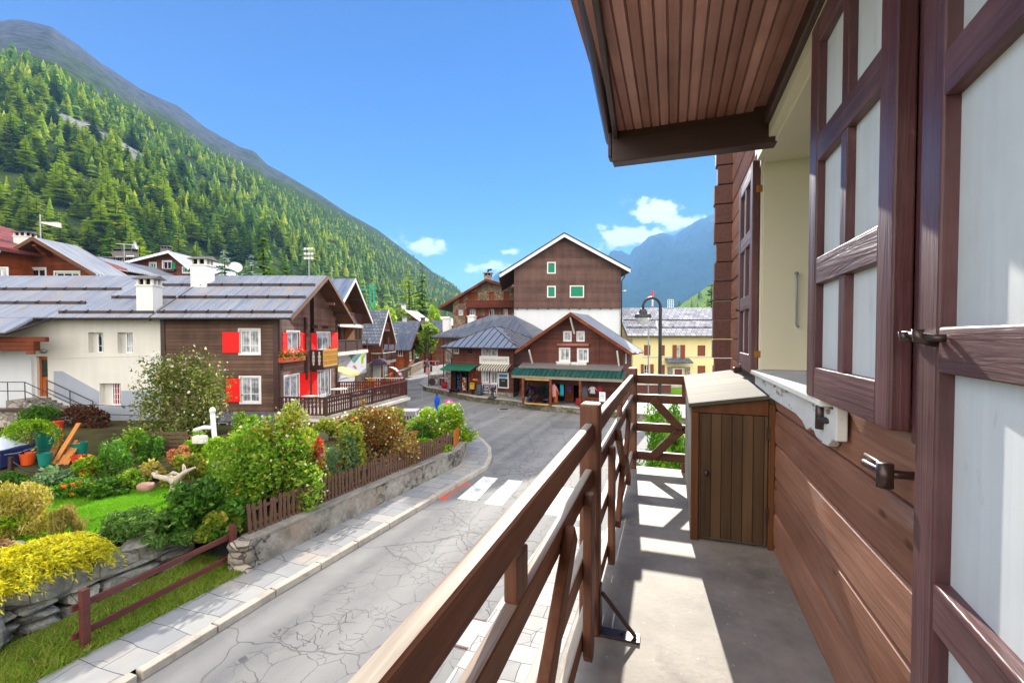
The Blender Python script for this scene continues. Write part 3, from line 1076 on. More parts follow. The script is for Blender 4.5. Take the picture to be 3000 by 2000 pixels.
# pavement on the garden side: kerb line in (w, u), bulging round the bend
kerb = [(-7.75, -6), (-7.68, 4.5), (-7.6, 6.9), (-7.42, 9.2), (-7.25, 11.6), (-7.1, 14), (-6.94, 16.3)]
kb = [Bw(w, u) for (w, u) in kerb] + [Vector((-1.02, 19.0, 0)), Vector((-1.12, 20.6, 0)), Vector((-1.6, 22.3, 0)), Vector((-2.35, 23.7, 0)), Vector((-3.6, 24.9, 0)), Vector((-5.4, 26.2, 0))]
WALLW = ((-6, -9.0), (4.5, -8.78), (7.0, -8.64), (9.5, -8.44), (12.2, -8.19), (14, -8.04), (16.1, -7.87))


def wallw(u):
    return float(np.interp(u, [q[0] for q in WALLW], [q[1] for q in WALLW]))


wl_ = [Bw(w, u) for (u, w) in WALLW] + [Vector((-1.98, 18.6, 0)), Vector((-1.93, 19.8, 0)), Vector((-2.15, 21.2, 0)), Vector((-2.8, 22.4, 0)), Vector((-4.2, 23.3, 0)), Vector((-6.2, 24.0, 0))]
m = MB()
n = len(kb)
KH = .13
top = [(p.x, p.y, KH) for p in kb] + [(p.x, p.y, KH) for p in wl_]
m.add(top, [(i, i + 1, n + i + 1, n + i) for i in range(n - 1)])
tag(m.build('pavement', M['slabs']), kind='structure')


def offset_line(pts, d):
    out = []
    for i, p in enumerate(pts):
        t = (pts[min(i + 1, len(pts) - 1)] - pts[max(i - 1, 0)]).normalized()
        out.append(p + Vector((t.y, -t.x, 0)) * d)
    return out


m = MB()
o1 = offset_line(kb, .0)
o2 = offset_line(kb, .17)
for i in range(n - 1):
    a, b, c, d = o1[i], o1[i + 1], o2[i + 1], o2[i]
    L = (b - a).length
    k = max(1, round(L / 1.0))
    for j in range(k):
        f0, f1 = j / k + .006, (j + 1) / k - .006
        q = [a.lerp(b, f0), a.lerp(b, f1), d.lerp(c, f1), d.lerp(c, f0)]
        h = KH + .012 + R.uniform(-.008, .008)
        m.prism([(p.x, p.y, -.05) for p in q], (0, 0, h + .05))
tag(m.build('kerb', M['kerb'], bev=.012), kind='structure')
m = MB()
pv = [Bw(w, u) for (w, u) in ((-3.2, -6), (-3.15, 4), (-3.1, 9), (-3.0, 12), (.9, 12), (.9, -6))]
m.poly([(p.x, p.y, .075) for p in pv])
for i in range(3):
    a, b = pv[i], pv[i + 1]
    m.add([(a.x, a.y, -.02), (b.x, b.y, -.02), (b.x, b.y, .075), (a.x, a.y, .075)], [(0, 1, 2, 3)])
tag(m.build('near_pavement', M['setts']), kind='structure')

# zebra crossing and red kerb marking
M['zebra'] = m_concrete('road_marking_white', '#cfcfcb', '#e9e9e6', .0)
m = MB()
for (x0, y0, x1, y1, wd) in ((1050, 1145, 1110, 1094, 40), (1112, 1156, 1168, 1101, 37)):
    a, b = G(x0, y0), G(x1, y1)
    c, d = G(x1 + wd * .86, y1 + 4), G(x0 + wd + 4, y0 + 5)
    m.poly([(p.x, p.y, .008) for p in (a, d, c, b)])
a, b, d, c = G(1112, 1156), G(1168, 1101), G(1152, 1161), G(1202, 1105)
st = G(1112, 1156) - G(1050, 1145)
for k in (1, 2, 3, 4, 5):
    q = [p + st * k for p in (a, d, c, b)]
    m.poly([(p.x, p.y, .008) for p in q])
tag(m.build('zebra_crossing', M['zebra']), kind='structure')


def m_redmark():
    mm = Mt('worn_red_marking', .8, .2)
    k = mm.rng(mm.noise(2.5, 6, rough=.75), .44, .6)
    mm.col(mm.mix(k, C('#77736f'), C('#d0533f')))
    return mm.m


m = MB()
q = [G(1003, 1146), G(1018, 1150), G(1088, 1104), G(1078, 1101)]
m.poly([(p.x, p.y, .008) for p in q])
tag(m.build('red_marking', m_redmark()), kind='structure')

# covers in the road
g = G(1086, 1455)
cv_ = thing('inspection_cover', 'rectangular pale steel inspection cover in the road below the balcony railing', 'cover', (g.x, g.y, .0), -TH)
m = MB()
m.box(-.27, .27, -.36, .36, .006, .016)
m.build('plate', m_plain('steel_plate', '#9a9ca0', .45, .5, .12, 8, .002, .5), cv_, bev=.004)
m = MB()
m.box(-.31, -.272, -.40, .40, .005, .019).box(.272, .31, -.40, .40, .005, .019).box(-.2715, .2715, -.40, -.362, .005, .019).box(-.2715, .2715, .362, .40, .005, .019)
m.build('frame', m_plain('rusty_frame', '#6d4a40', .7, .3, .25, 9), cv_)
g = G(1157, 940)
mh = thing('manhole_cover', 'round dark manhole cover in the road before the shops', 'cover', (g.x, g.y, .0))
m = MB()
m.lathe([(.0, .006), (.36, .006), (.36, .014), (.30, .016), (0, .016)], (0, 0, 0), 24)
m.build('lid', M['iron'], mh)
m = MB()
m.lathe([(.365, .005), (.44, .005), (.44, .013), (.365, .013)], (0, 0, 0), 24)
m.build('rim', M['kerb'], mh)

# garden level
GZ = .74
gb = [(-6.0, 9.9)] + [(p.x - .28, p.y + .02) for p in wl_[3:]]
m = MB()
gpts = [tuple(Bw(-10.62, 7.0))[:2], tuple(Bw(-9.2, 7.45))[:2]] + gb[1:] + [(-9, 24.2), (-60, 24.2), (-60, -2.0), tuple(Bw(-10.62, -4.0))[:2], tuple(Bw(-10.62, 2.5))[:2]]
m.poly([(x, y, GZ - .02) for (x, y) in gpts])
tag(m.build('garden_bed', M['soil']), kind='structure')
lw = [G(px, py, GZ) for (px, py) in ((-80, 1135), (70, 1120), (140, 1112), (240, 1140), (330, 1118), (385, 1118), (410, 1130), (395, 1160), (340, 1190), (270, 1215), (200, 1230), (100, 1245), (-60, 1230))]
m = MB()
m.poly([(p.x, p.y, GZ) for p in lw])
tag(m.build('lawn', M['lawn']), kind='structure')


def poly_points(poly, n):
    xs, ys = [p[0] for p in poly], [p[1] for p in poly]
    out = []
    while len(out) < n:
        q = NR.random((n, 2)) * [max(xs) - min(xs), max(ys) - min(ys)] + [min(xs), min(ys)]
        ins = np.zeros(len(q), bool)
        for i in range(len(poly)):
            (x0, y0), (x1, y1) = poly[i], poly[(i + 1) % len(poly)]
            cr = ((y0 > q[:, 1]) != (y1 > q[:, 1])) & (q[:, 0] < (x1 - x0) * (q[:, 1] - y0) / ((y1 - y0) or 1e-9) + x0)
            ins ^= cr
        out += list(map(tuple, q[ins]))
    return np.array(out[:n])


def grass(name, poly, z, n, h, mat, lean=.5):
    p = poly_points(poly, n)
    b = np.column_stack([p, np.full(n, z)]) if np.isscalar(z) else np.column_stack([p, z(p)])
    a = NR.random(n) * 2 * np.pi
    hh = h * (.5 + .8 * NR.random(n))
    side = np.column_stack([np.cos(a), np.sin(a), np.zeros(n)]) * (.09 * hh)[:, None]
    tip = np.column_stack([NR.normal(size=n) * lean, NR.normal(size=n) * lean, np.ones(n)]) * hh[:, None]
    V = np.stack([b - side, b + side, b + tip], 1).reshape(-1, 3)
    o = np_obj(name, V, np.arange(3 * n).reshape(-1, 3), mat)
    return tag(o, kind='stuff')


M['grass'] = m_leaf('grass_blades', '#4f8a10', '#86bc22', None, .45)
M['grass_dry'] = m_leaf('verge_grass_blades', '#55801a', '#9ab038', '#a89a54', .4)
tag(grass('lawn_grass', [(p.x, p.y) for p in lw], GZ, 60000, .05, M['grass']), 'short bright green grass of the garden lawn', 'grass')

# garden retaining wall
M['rubble'] = m_stone('rendered_rubble', '#6d665c', '#a9a195', 2.6, '#4a453e', (1, 1, 1.5), .04, .05)


def m_wallrender():
    mm = Mt('patchy_wall_render', .9, .2)
    v = mm.co()
    wv = mm.n('VectorMath', {0: v, 1: mm.n('TexNoise', {'Vector': v, 'Scale': 1.6, 'Detail': 3.0}).outputs['Color']}, operation='ADD').outputs[0]
    wv = mm.n('VectorMath', {0: wv, 1: (1, 1, 1.7)}, operation='MULTIPLY').outputs[0]
    ed = mm.n('TexVoronoi', {'Vector': wv, 'Scale': 2.4}, feature='DISTANCE_TO_EDGE').outputs['Distance']
    a = mm.noise(1.1, 6, rough=.65)
    b = mm.noise(7, 5)
    c = mm.mix(mm.rng(mm.math('ADD', mm.math('MULTIPLY', a, .6), mm.math('MULTIPLY', b, .4)), .35, .65), C('#615e57'), C('#a5a096'))
    st = mm.rng(a, .52, .46)
    k = mm.math('MULTIPLY', mm.rng(ed, .07, .015), st)
    c = mm.mix(mm.math('MULTIPLY', k, .8), c, C('#3f3a34'))
    c = mm.mix(mm.math('MULTIPLY', mm.rng(mm.noise(.9, 4, sc=(1, 1, .6)), .58, .68), .6), c, C('#8f7a68'))
    c = mm.mix(mm.math('MULTIPLY', mm.rng(mm.noise(1.8, 5), .55, .7), .6), c, C('#45423c'))
    mm.col(c)
    mm.bump(mm.math('SUBTRACT', mm.math('ADD', mm.math('MULTIPLY', b, .5), a), k), .04)
    return mm.m


M['wallrender'] = m_wallrender()
M['coping'] = m_concrete('coping_stone', '#6d6a64', '#98948b', .1)
fp = [Bw(-8.62, 7.35)] + [p.copy() for p in wl_[3:]]
wb = Vector((fp[0].x, fp[0].y, 0))
gw = thing('garden_wall', 'long low garden wall of patchy grey render with a stone coping along the pavement', 'wall', wb)
m = MB(wb)
inn = offset_line(fp, -.32)
nw = len(fp)
HT = [.73 + .0 * i for i in range(nw)]
for i in range(nw - 1):
    a, b, c, d = fp[i], fp[i + 1], inn[i + 1], inn[i]
    m.add([(a.x, a.y, -.05), (b.x, b.y, -.05), (b.x, b.y, HT[i + 1]), (a.x, a.y, HT[i]), (d.x, d.y, -.05), (c.x, c.y, -.05), (c.x, c.y, HT[i + 1]), (d.x, d.y, HT[i])],
          [(0, 1, 2, 3), (5, 4, 7, 6), (3, 2, 6, 7)] + ([(4, 0, 3, 7)] if i == 0 else []) + ([(1, 5, 6, 2)] if i == nw - 2 else []))
m.build('wall', M['wallrender'], gw)
m = MB(wb)
co_, ci_ = offset_line(fp, .03), offset_line(fp, -.36)
for i in range(nw - 1):
    q = [co_[i], co_[i + 1], ci_[i + 1], ci_[i]]
    m.prism([(p.x, p.y, .732) for p in q], (0, 0, .07))
m.build('coping', M['coping'], gw, bev=.01)
m = MB(wb)
p0 = Bw(-8.62, 7.30)
for j, (zz, hh) in enumerate(((0, .3), (.3, .28), (.58, .2))):
    m.rock((p0.x - .15, p0.y + .02, zz + hh / 2), .26, .2, hh / 2 * 1.05, 40 + j, 12, 8, .15, .5)
m.build('end_stones', M['rubble'], gw, smooth=True)

# picket fences on the wall
M['picket'] = m_wood('picket_wood', '#4b352b', '#7a5c4c', 2, .7, .2)
M['picket_new'] = m_wood('new_picket_wood', '#8c4a1a', '#bd7630', 2, .65, .2)


def line_pts(pts, step, s0=0.0, s1=1e9):
    out, acc, nxt = [], 0.0, s0
    for a, b in zip(pts, pts[1:]):
        L = (b - a).length
        while nxt <= acc + L and nxt <= s1:
            out.append((a.lerp(b, (nxt - acc) / L), (b - a).normalized()))
            nxt += step
        acc += L
    return out


fl = offset_line(fp, -.22)


def picket_fence(label, s0, s1, step, h, mat, tilt, wd=.085):
    pts = line_pts(fl, step, s0, s1)
    b0 = pts[0][0]
    base = Vector((b0.x, b0.y, .80))
    t = thing('picket_fence', label, 'fence', base)
    for zz in (.2, .58):
        m = MB(base)
        for (p, d), (q, e) in zip(pts, pts[1:]):
            nn = Vector((-d.y, d.x, 0)) * .03
            m.bar(Vector((p.x, p.y, .80 + zz * h / .75)) + nn, Vector((q.x, q.y, .80 + zz * h / .75)) + nn, .03, .06)
        m.build('rail', mat, t)
    pm = MB()
    pm.prism([(-wd / 2, -.010, 0), (wd / 2, -.010, 0), (wd / 2, -.010, h - .05), (wd * .2, -.010, h), (-wd * .2, -.010, h), (-wd / 2, -.010, h - .05)], (0, .02, 0))
    me = None
    for i, (p, d) in enumerate(pts):
        if me is None:
            o = pm.build('picket', mat, t)
            me = o.data
        else:
            o = link_mesh('picket', me, mat, t)
        o.location = Vector((p.x, p.y, .803)) - base
        o.rotation_euler = (R.uniform(-.03, .03), R.gauss(0, tilt), math.atan2(d.y, d.x))
        o.scale = (1, 1, R.uniform(.94, 1.05))


picket_fence('weathered grey-brown picket fence with uneven slats on the garden wall', .15, 8.6, .125, .66, M['picket'], .05, .075)
picket_fence('newer orange-brown picket fence at the far end of the garden wall', 8.75, 13.2, .115, .66, M['picket_new'], .008, .10)

# barrier rail
M['barrier'] = m_wood('barrier_paint', '#4a2320', '#6e3c36', 0, .45, .4, .6)
pa, pb = G(196, 1490, .13), Bw(-8.97, 7.2, .13)
dirv = (pb - pa)
ang = math.atan2(dirv.y, dirv.x)
L = dirv.length
bt = thing('barrier_rail', 'red-brown two-rail wooden barrier between two square posts beside the pavement', 'barrier', (pa.x, pa.y, .0), ang)
for x in (0, L):
    m = MB()
    m.box(x - .055, x + .055, -.055, .055, 0, 1.12)
    m.build('post', M['barrier'], bt, bev=.008)
for z in (.84, .38):
    m = MB()
    m.box(-.13, L + .02, .058, .105, z - .055, z + .055)
    m.build('rail', M['barrier'], bt, bev=.006)

# verge, boulder wall behind the barrier
def m_boulder():
    mm = Mt('grey_boulder', .9, .15)
    a, b, c_ = mm.noise(1.6, 6, rough=.65), mm.noise(9, 6, rough=.7), mm.noise(3.2, 4)
    c = mm.mix(mm.rng(mm.math('ADD', mm.math('MULTIPLY', a, .5), mm.math('MULTIPLY', b, .5)), .36, .64), C('#53544f'), C('#a3a29c'))
    c = mm.mix(mm.math('MULTIPLY', mm.rng(c_, .56, .68), .55), c, C('#5c6238'))
    ed = mm.n('TexVoronoi', {'Vector': mm.co(), 'Scale': 2.1}, feature='DISTANCE_TO_EDGE').outputs['Distance']
    c = mm.mix(mm.math('MULTIPLY', mm.rng(ed, .018, .004), mm.rng(a, .45, .6)), c, C('#2e2d2a'))
    mm.col(c)
    mm.bump(mm.math('ADD', b, mm.math('MULTIPLY', a, .6)), .03)
    return mm.m


M['boulder'] = m_boulder()
vg = [(Bw(wallw(u) + .03, u).x, Bw(wallw(u) + .03, u).y) for u in (-6, 3, 7.25)] + [(Bw(-10.1, u).x, Bw(-10.1, u).y) for u in (7.4, 4.5, 2.5, -6)]
m = MB()
m.poly([(x, y, .125 if i < 3 else .22) for i, (x, y) in enumerate(vg)])
tag(m.build('verge', M['verge']), kind='structure')
tag(grass('verge_grass', vg, .15, 42000, .10, M['grass_dry'], .8), 'rough yellow-green grass of the verge behind the barrier', 'grass')
sb = Bw(-10.15, 7.3)
swall = thing('dry_stone_wall', 'low grey dry-stone ledge below the row of boulders', 'wall', (sb.x, sb.y, .1), -TH)
m = MB()
y = 0.0
k = 0
while y > -6.5:
    l = R.uniform(.5, 1.1)
    for lay in range(2):
        m.rock((-.22 + R.uniform(-.04, .04), y - l / 2, .10 + lay * .20), .26, l / 2 * 1.02, .12, 60 + k, 16, 10, .14, .42, 9)
        k += 1
    m.rock((-.30, y - l / 2, .46), .32, l / 2 * 1.04, .055, 160 + k, 16, 8, .1, .4, 7)
    y -= l
m.build('stones', M['boulder'], swall)
bl_desc = [(.55, .34, .36, 'small grey boulder at the wall end, half hidden by vine leaves'), (.95, .42, .42, 'rounded grey boulder between the wall end and the squat boulder'),
           (1.55, .40, .40, 'squat square grey boulder right of the largest boulder'), (2.62, .68, .52, 'largest slanting grey boulder above the barrier rail'),
           (3.45, .33, .36, 'small boulder tucked left of the largest boulder, under the yellow shrub'), (4.1, .45, .40, 'long low boulder half covered by the yellow shrub'),
           (5.0, .5, .44, 'wide flat-faced boulder at the left edge below the yellow shrub'), (5.9, .5, .42, 'leftmost boulder of the row, cut off by the picture edge')]
for i, (d, l, h, lab) in enumerate(bl_desc):
    p = Bw(-10.55, 7.3 - d)
    t = thing('boulder', lab, 'boulder', (p.x, p.y, .52), -TH + R.uniform(-.1, .1), 'boulders along the garden edge')
    m = MB()
    m.rock((0, 0, h / 2), .36, l * 1.06, h / 2 * 1.25, 10 + i, 26, 18, .20, .58, 11)
    m.build('stone', M['boulder'], t)
p = Bw(-10.2, 3.35)
t = thing('boulder', 'pointed upright stone beside the left barrier post', 'boulder', Bw(-10.05, 3.9, .30), 0, 'boulders along the garden edge')
m = MB()
m.rock((0, 0, .26), .17, .17, .34, 77, 18, 14, .25, .8, 9)
m.build('stone', M['boulder'], t)

# ------------------------------------------------------------------ house builder
class House:
    """local x along the front, y into the depth; sides f(ront) r(ight) b(ack) l(eft)"""

    def __init__(s, name, label, loc, rot, Wd, D, H, rise, ridge='x', cat='house', ro=.5, group=None):
        s.t = thing(name, label, cat, loc, rot, group)
        s.W, s.D, s.H, s.rise, s.ridge, s.ro = Wd, D, H, rise, ridge, ro
        s.loc, s.rot = Vector(loc), rot
        s.M4 = Matrix.Translation(s.loc) @ Matrix.Rotation(rot, 4, 'Z')
        s.inv = s.M4.inverted()
        s.holes = {k: [] for k in 'frbl'}

    def frame(s, side):
        return {'f': (Vector((0, 0, 0)), Vector((1, 0, 0)), Vector((0, -1, 0)), s.W), 'r': (Vector((s.W, 0, 0)), Vector((0, 1, 0)), Vector((1, 0, 0)), s.D),
                'b': (Vector((s.W, s.D, 0)), Vector((-1, 0, 0)), Vector((0, 1, 0)), s.W), 'l': (Vector((0, s.D, 0)), Vector((0, -1, 0)), Vector((-1, 0, 0)), s.D)}[side]

    def pt(s, side, a, z, out=0.0):
        o, d, n, L = s.frame(side)
        return o + d * a + n * out + Vector((0, 0, z))

    def hit(s, side, px, py, out=0.0):
        o, d, n, L = s.frame(side)
        e, r = s.inv @ EYE, s.inv.to_3x3() @ ray(px, py)
        t = ((o + n * out) - e).dot(n) / r.dot(n)
        p = e + r * t
        return (p - o).dot(d), p.z

    def fit(s, side, box, out=0.0):
        x0, y0, x1, y1 = box
        xm, ym = (x0 + x1) / 2, (y0 + y1) / 2
        a0, a1 = s.hit(side, x0, ym, out)[0], s.hit(side, x1, ym, out)[0]
        return a0, s.hit(side, xm, y1, out)[1], a1, s.hit(side, xm, y0, out)[1]

    def slab(s, mb, side, a0, z0, a1, z1, o0, o1):
        p = [s.pt(side, a, z, o) for o in (o0, o1) for (a, z) in ((a0, z0), (a1, z0), (a1, z1), (a0, z1))]
        mb.add(p, [(0, 3, 2, 1), (4, 5, 6, 7), (0, 1, 5, 4), (1, 2, 6, 5), (2, 3, 7, 6), (3, 0, 4, 7)])
        return mb

    def topf(s, side):
        L = s.frame(side)[3]
        g = (s.ridge == 'x' and side in 'rl') or (s.ridge == 'y' and side in 'fb')
        if not g or s.rise <= 0: return [(0, s.H), (L, s.H)]
        k = s.ro if side in 'rf' else 1 - s.ro
        return [(0, s.H), (L * k, s.H + s.rise), (L, s.H)]

    def walls(s, mat, name='wall', za=0.0, zb=None, sides='frbl', out=0.0):
        m = MB()
        for side in sides:
            o, d, n, L = s.frame(side)
            tp = s.topf(side) if zb is None else [(0, zb), (L, zb)]

            def top(a):
                for (a0, z0), (a1, z1) in zip(tp, tp[1:]):
                    if a <= a1 + 1e-6: return z0 + (z1 - z0) * (a - a0) / (a1 - a0)
                return tp[-1][1]
            hs_ = [h for h in s.holes[side] if h[3] > za + .01 and h[1] < (zb if zb is not None else s.H + s.rise) - .01]
            cuts = sorted({0.0, L, *[q[0] for q in tp], *[h[0] for h in hs_], *[h[2] for h in hs_]})
            cuts = [c for c in cuts if -1e-6 <= c <= L + 1e-6]
            for c0, c1 in zip(cuts, cuts[1:]):
                if c1 - c0 < 1e-4: continue
                z = za
                for h in sorted([h for h in hs_ if h[0] < (c0 + c1) / 2 < h[2]], key=lambda h: h[1]):
                    if h[1] > z + 1e-4: m.poly([s.pt(side, c0, z, out), s.pt(side, c1, z, out), s.pt(side, c1, h[1], out), s.pt(side, c0, h[1], out)])
                    z = max(z, h[3])
                t0, t1 = top(c0), top(c1)
                if max(t0, t1) > z + 1e-4: m.poly([s.pt(side, c0, z, out), s.pt(side, c1, z, out), s.pt(side, c1, max(t1, z), out), s.pt(side, c0, max(t0, z), out)])
            for (a0, z0, a1, z1, dp) in hs_:
                q = [(a0, z0), (a1, z0), (a1, z1), (a0, z1)]
                for (p, r) in zip(q, q[1:] + q[:1]):
                    m.poly([s.pt(side, p[0], p[1], out), s.pt(side, r[0], r[1], out), s.pt(side, r[0], r[1], -dp), s.pt(side, p[0], p[1], -dp)])
                m.poly([s.pt(side, p[0], p[1], -dp) for p in q])
        if zb is not None and out > 0:
            pass
        return m.build(name, mat, s.t)

    def window(s, side, box, frame='white_paint', pane='curtain', fw=.07, dp=.14, mull=(1, 0), casing=None, px=True, bars=None, sill=None, name='window', label=None, only=None):
        a0, z0, a1, z1 = s.fit(side, box) if px else box
        s.holes[side].append((a0, z0, a1, z1, dp))
        b0, b1 = (a0, a1) if only is None else (a0 + (a1 - a0) * only[0], a0 + (a1 - a0) * only[1])
        m = MB()
        oa, ob = -dp + .004, -dp + .06
        s.slab(m, side, b0, z0, b0 + fw, z1, oa, ob)
        s.slab(m, side, b1 - fw, z0, b1, z1, oa, ob)
        s.slab(m, side, b0 + fw, z0, b1 - fw, z0 + fw, oa, ob)
        s.slab(m, side, b0 + fw, z1 - fw, b1 - fw, z1, oa, ob)
        for i in range(mull[0]):
            c = b0 + (b1 - b0) * (i + 1) / (mull[0] + 1)
            s.slab(m, side, c - fw * .35, z0 + fw, c + fw * .35, z1 - fw, oa, ob - .012)
        for i in range(mull[1]):
            c = z0 + (z1 - z0) * ((i + 1) / (mull[1] + 1) if mull[1] > 1 else .34)
            s.slab(m, side, b0 + fw, c - fw * .22, b1 - fw, c + fw * .22, oa, ob - .017)
        if casing:
            for q in ((a0 - casing, z0 - casing, a0, z1 + casing), (a1, z0 - casing, a1 + casing, z1 + casing), (a0, z1, a1, z1 + casing), (a0, z0 - casing, a1, z0)):
                s.slab(m, side, *q, -.02, .032)
        w = m.build(name, M[frame], s.t, label=label)
        m = MB()
        s.slab(m, side, b0 + fw * .5, z0 + fw * .5, b1 - fw * .5, z1 - fw * .5, -dp + .012, -dp + .026)
        m.build('pane', M[pane], w)
        if sill:
            m = MB()
            s.slab(m, side, a0 - .08, z0 - .06 - (casing or 0), a1 + .08, z0 - .001 - (casing or 0), .002, .12)
            m.build('sill', M[sill], w)
        return w

    def shutter(s, side, box, mat='red', px=True, battens=True, out=.035):
        a0, z0, a1, z1 = s.fit(side, box) if px else box
        if a1 < a0: a0, a1 = a1, a0
        m = MB()
        s.slab(m, side, a0, z0, a1, z1, out, out + .035)
        if battens:
            for f in (.03, .48, .90):
                c = z0 + (z1 - z0) * f
                s.slab(m, side, a0 + .02, c, a1 - .02, c + .07 * (z1 - z0), out + .036, out + .05)
        return m.build('shutter', M[mat], s.t)

    def roof(s, mat, ovE=.6, ovG=(.6, .6), t=.14, barge='beam', soffit='soffit_far', gutter=True, lift=.006, k=None):
        m = MB()
        x0, x1 = -ovG[0], (s.W if s.ridge == 'x' else s.D) + ovG[1]
        span = s.D if s.ridge == 'x' else s.W
        yr = span * s.ro
        k1, k2 = s.rise / yr, s.rise / (span - yr)
        e = ovE if hasattr(ovE, '__len__') else (ovE, ovE)
        H = s.H + lift
        pf = [(-e[0], H - k1 * e[0]), (yr, H + s.rise), (span + e[1], H - k2 * e[1])]
        s.pf = pf

        def mp(x, y, z):
            return Vector((x, y, z)) if s.ridge == 'x' else Vector((y, x, z))
        s.mp = mp
        prof = [pf[0], pf[1], pf[2], (pf[2][0], pf[2][1] + t), (pf[1][0], pf[1][1] + t), (pf[0][0], pf[0][1] + t)]
        n = 6
        pts = [mp(x0, y, z) for (y, z) in prof] + [mp(x1, y, z) for (y, z) in prof]
        up = [(3, 4, n + 4, n + 3), (4, 5, n + 5, n + 4)]
        m.add(pts, up + [(5, 0, n, n + 5), (2, 3, n + 3, n + 2)])
        r = m.build('roof', M[mat], s.t)
        m = MB()
        m.add(pts, [(0, 1, n + 1, n), (1, 2, n + 2, n + 1), (0, 5, 4, 1), (1, 4, 3, 2), (n, n + 1, n + 4, n + 5), (n + 1, n + 2, n + 3, n + 4)])
        m.build('underside', M[soffit], r)
        for xe in (x0 - .026, x1 + .026):
            for (p, q) in ((pf[0], pf[1]), (pf[1], pf[2])):
                mm = MB()
                mm.prism([mp(xe - .024, p[0], p[1] - .10), mp(xe - .024, q[0], q[1] - .10), mp(xe - .024, q[0], q[1] + t + .02), mp(xe - .024, p[0], p[1] + t + .02)], mp(.048, 0, 0))
                mm.build('bargeboard', M[barge], r)
        if gutter:
            for (p, sg) in ((pf[0], -1), (pf[2], 1)):
                mm = MB()
                mm.tube([mp(x0, p[0] + sg * .06, p[1] + .03), mp(x1, p[0] + sg * .06, p[1] + .03)], .055, 7)
                mm.build('gutter', M['gutter'], r, smooth=True)
        s.rf, s.t_ = r, t
        s.x0, s.x1 = x0, x1
        return r

    def on_roof(s, x, d, out=0.0, back=False):
        """point on the roof surface, d metres down from the ridge"""
        a, b = (s.pf[1], s.pf[0]) if not back else (s.pf[1], s.pf[2])
        f = d / abs(b[0] - a[0])
        return s.mp(x, a[0] + (b[0] - a[0]) * f, a[1] + (b[1] - a[1]) * f + s.t_ + out)

    def guard(s, d, x0, x1, mat='gutter', h=.11):
        m = MB()
        m.bar(s.on_roof(x0, d, .06), s.on_roof(x1, d, .06), .09, h)
        x = x0 + .3
        while x < x1 - .2:
            p = s.on_roof(x, d, .07)
            m.bar(p - Vector((0, .14, .03)), p + Vector((0, .1, .10)), .05, .06)
            x += 1.15
        return m.build('snow_guard', M[mat], s.rf)

    def chimney(s, x, y, w, d, z0, z1, mat='chimney_plaster', cap='slab_cap', pots=True, base=None):
        m = MB()
        m.box(x - w / 2, x + w / 2, y - d / 2, y + d / 2, z0, z1 - .38)
        m.box(x - w / 2 - .05, x + w / 2 + .05, y - d / 2 - .05, y + d / 2 + .05, z1 - .379, z1 - .31)
        for (sx, sy) in ((-1, -1), (1, -1), (-1, 1), (1, 1)):
            m.box(*sorted((x + sx * w / 2, x + sx * (w / 2 - .12))), *sorted((y + sy * d / 2, y + sy * (d / 2 - .12))), z1 - .309, z1 - .02)
        m.box(x - .05, x + .05, y - d / 2 + .005, y - d / 2 + .10, z1 - .309, z1 - .02)
        m.box(x + w / 2 - .1, x + w / 2 - .005, y - .05, y + .05, z1 - .309, z1 - .02)
        c = m.build('chimney', M[mat], s.rf)
        m = MB()
        m.box(x - w / 2 + .121, x + w / 2 - .121, y - d / 2 + .121, y + d / 2 - .121, z1 - .309, z1 - .02)
        m.build('flue', M['dark'], c)
        m = MB()
        h = .18
        a, b = w / 2 + .16, d / 2 + .16
        m.add([(x - a, y - b, z1 - .02), (x + a, y - b, z1 - .02), (x + a, y + b, z1 - .02), (x - a, y + b, z1 - .02), (x - a, y, z1 + h), (x + a, y, z1 + h),
               ], [(0, 1, 5, 4), (2, 3, 4, 5), (1, 2, 5), (3, 0, 4), (3, 2, 1, 0)])
        m.build('cap', M[cap], c)
        return c

    def tree_balcony(s, *a):
        pass


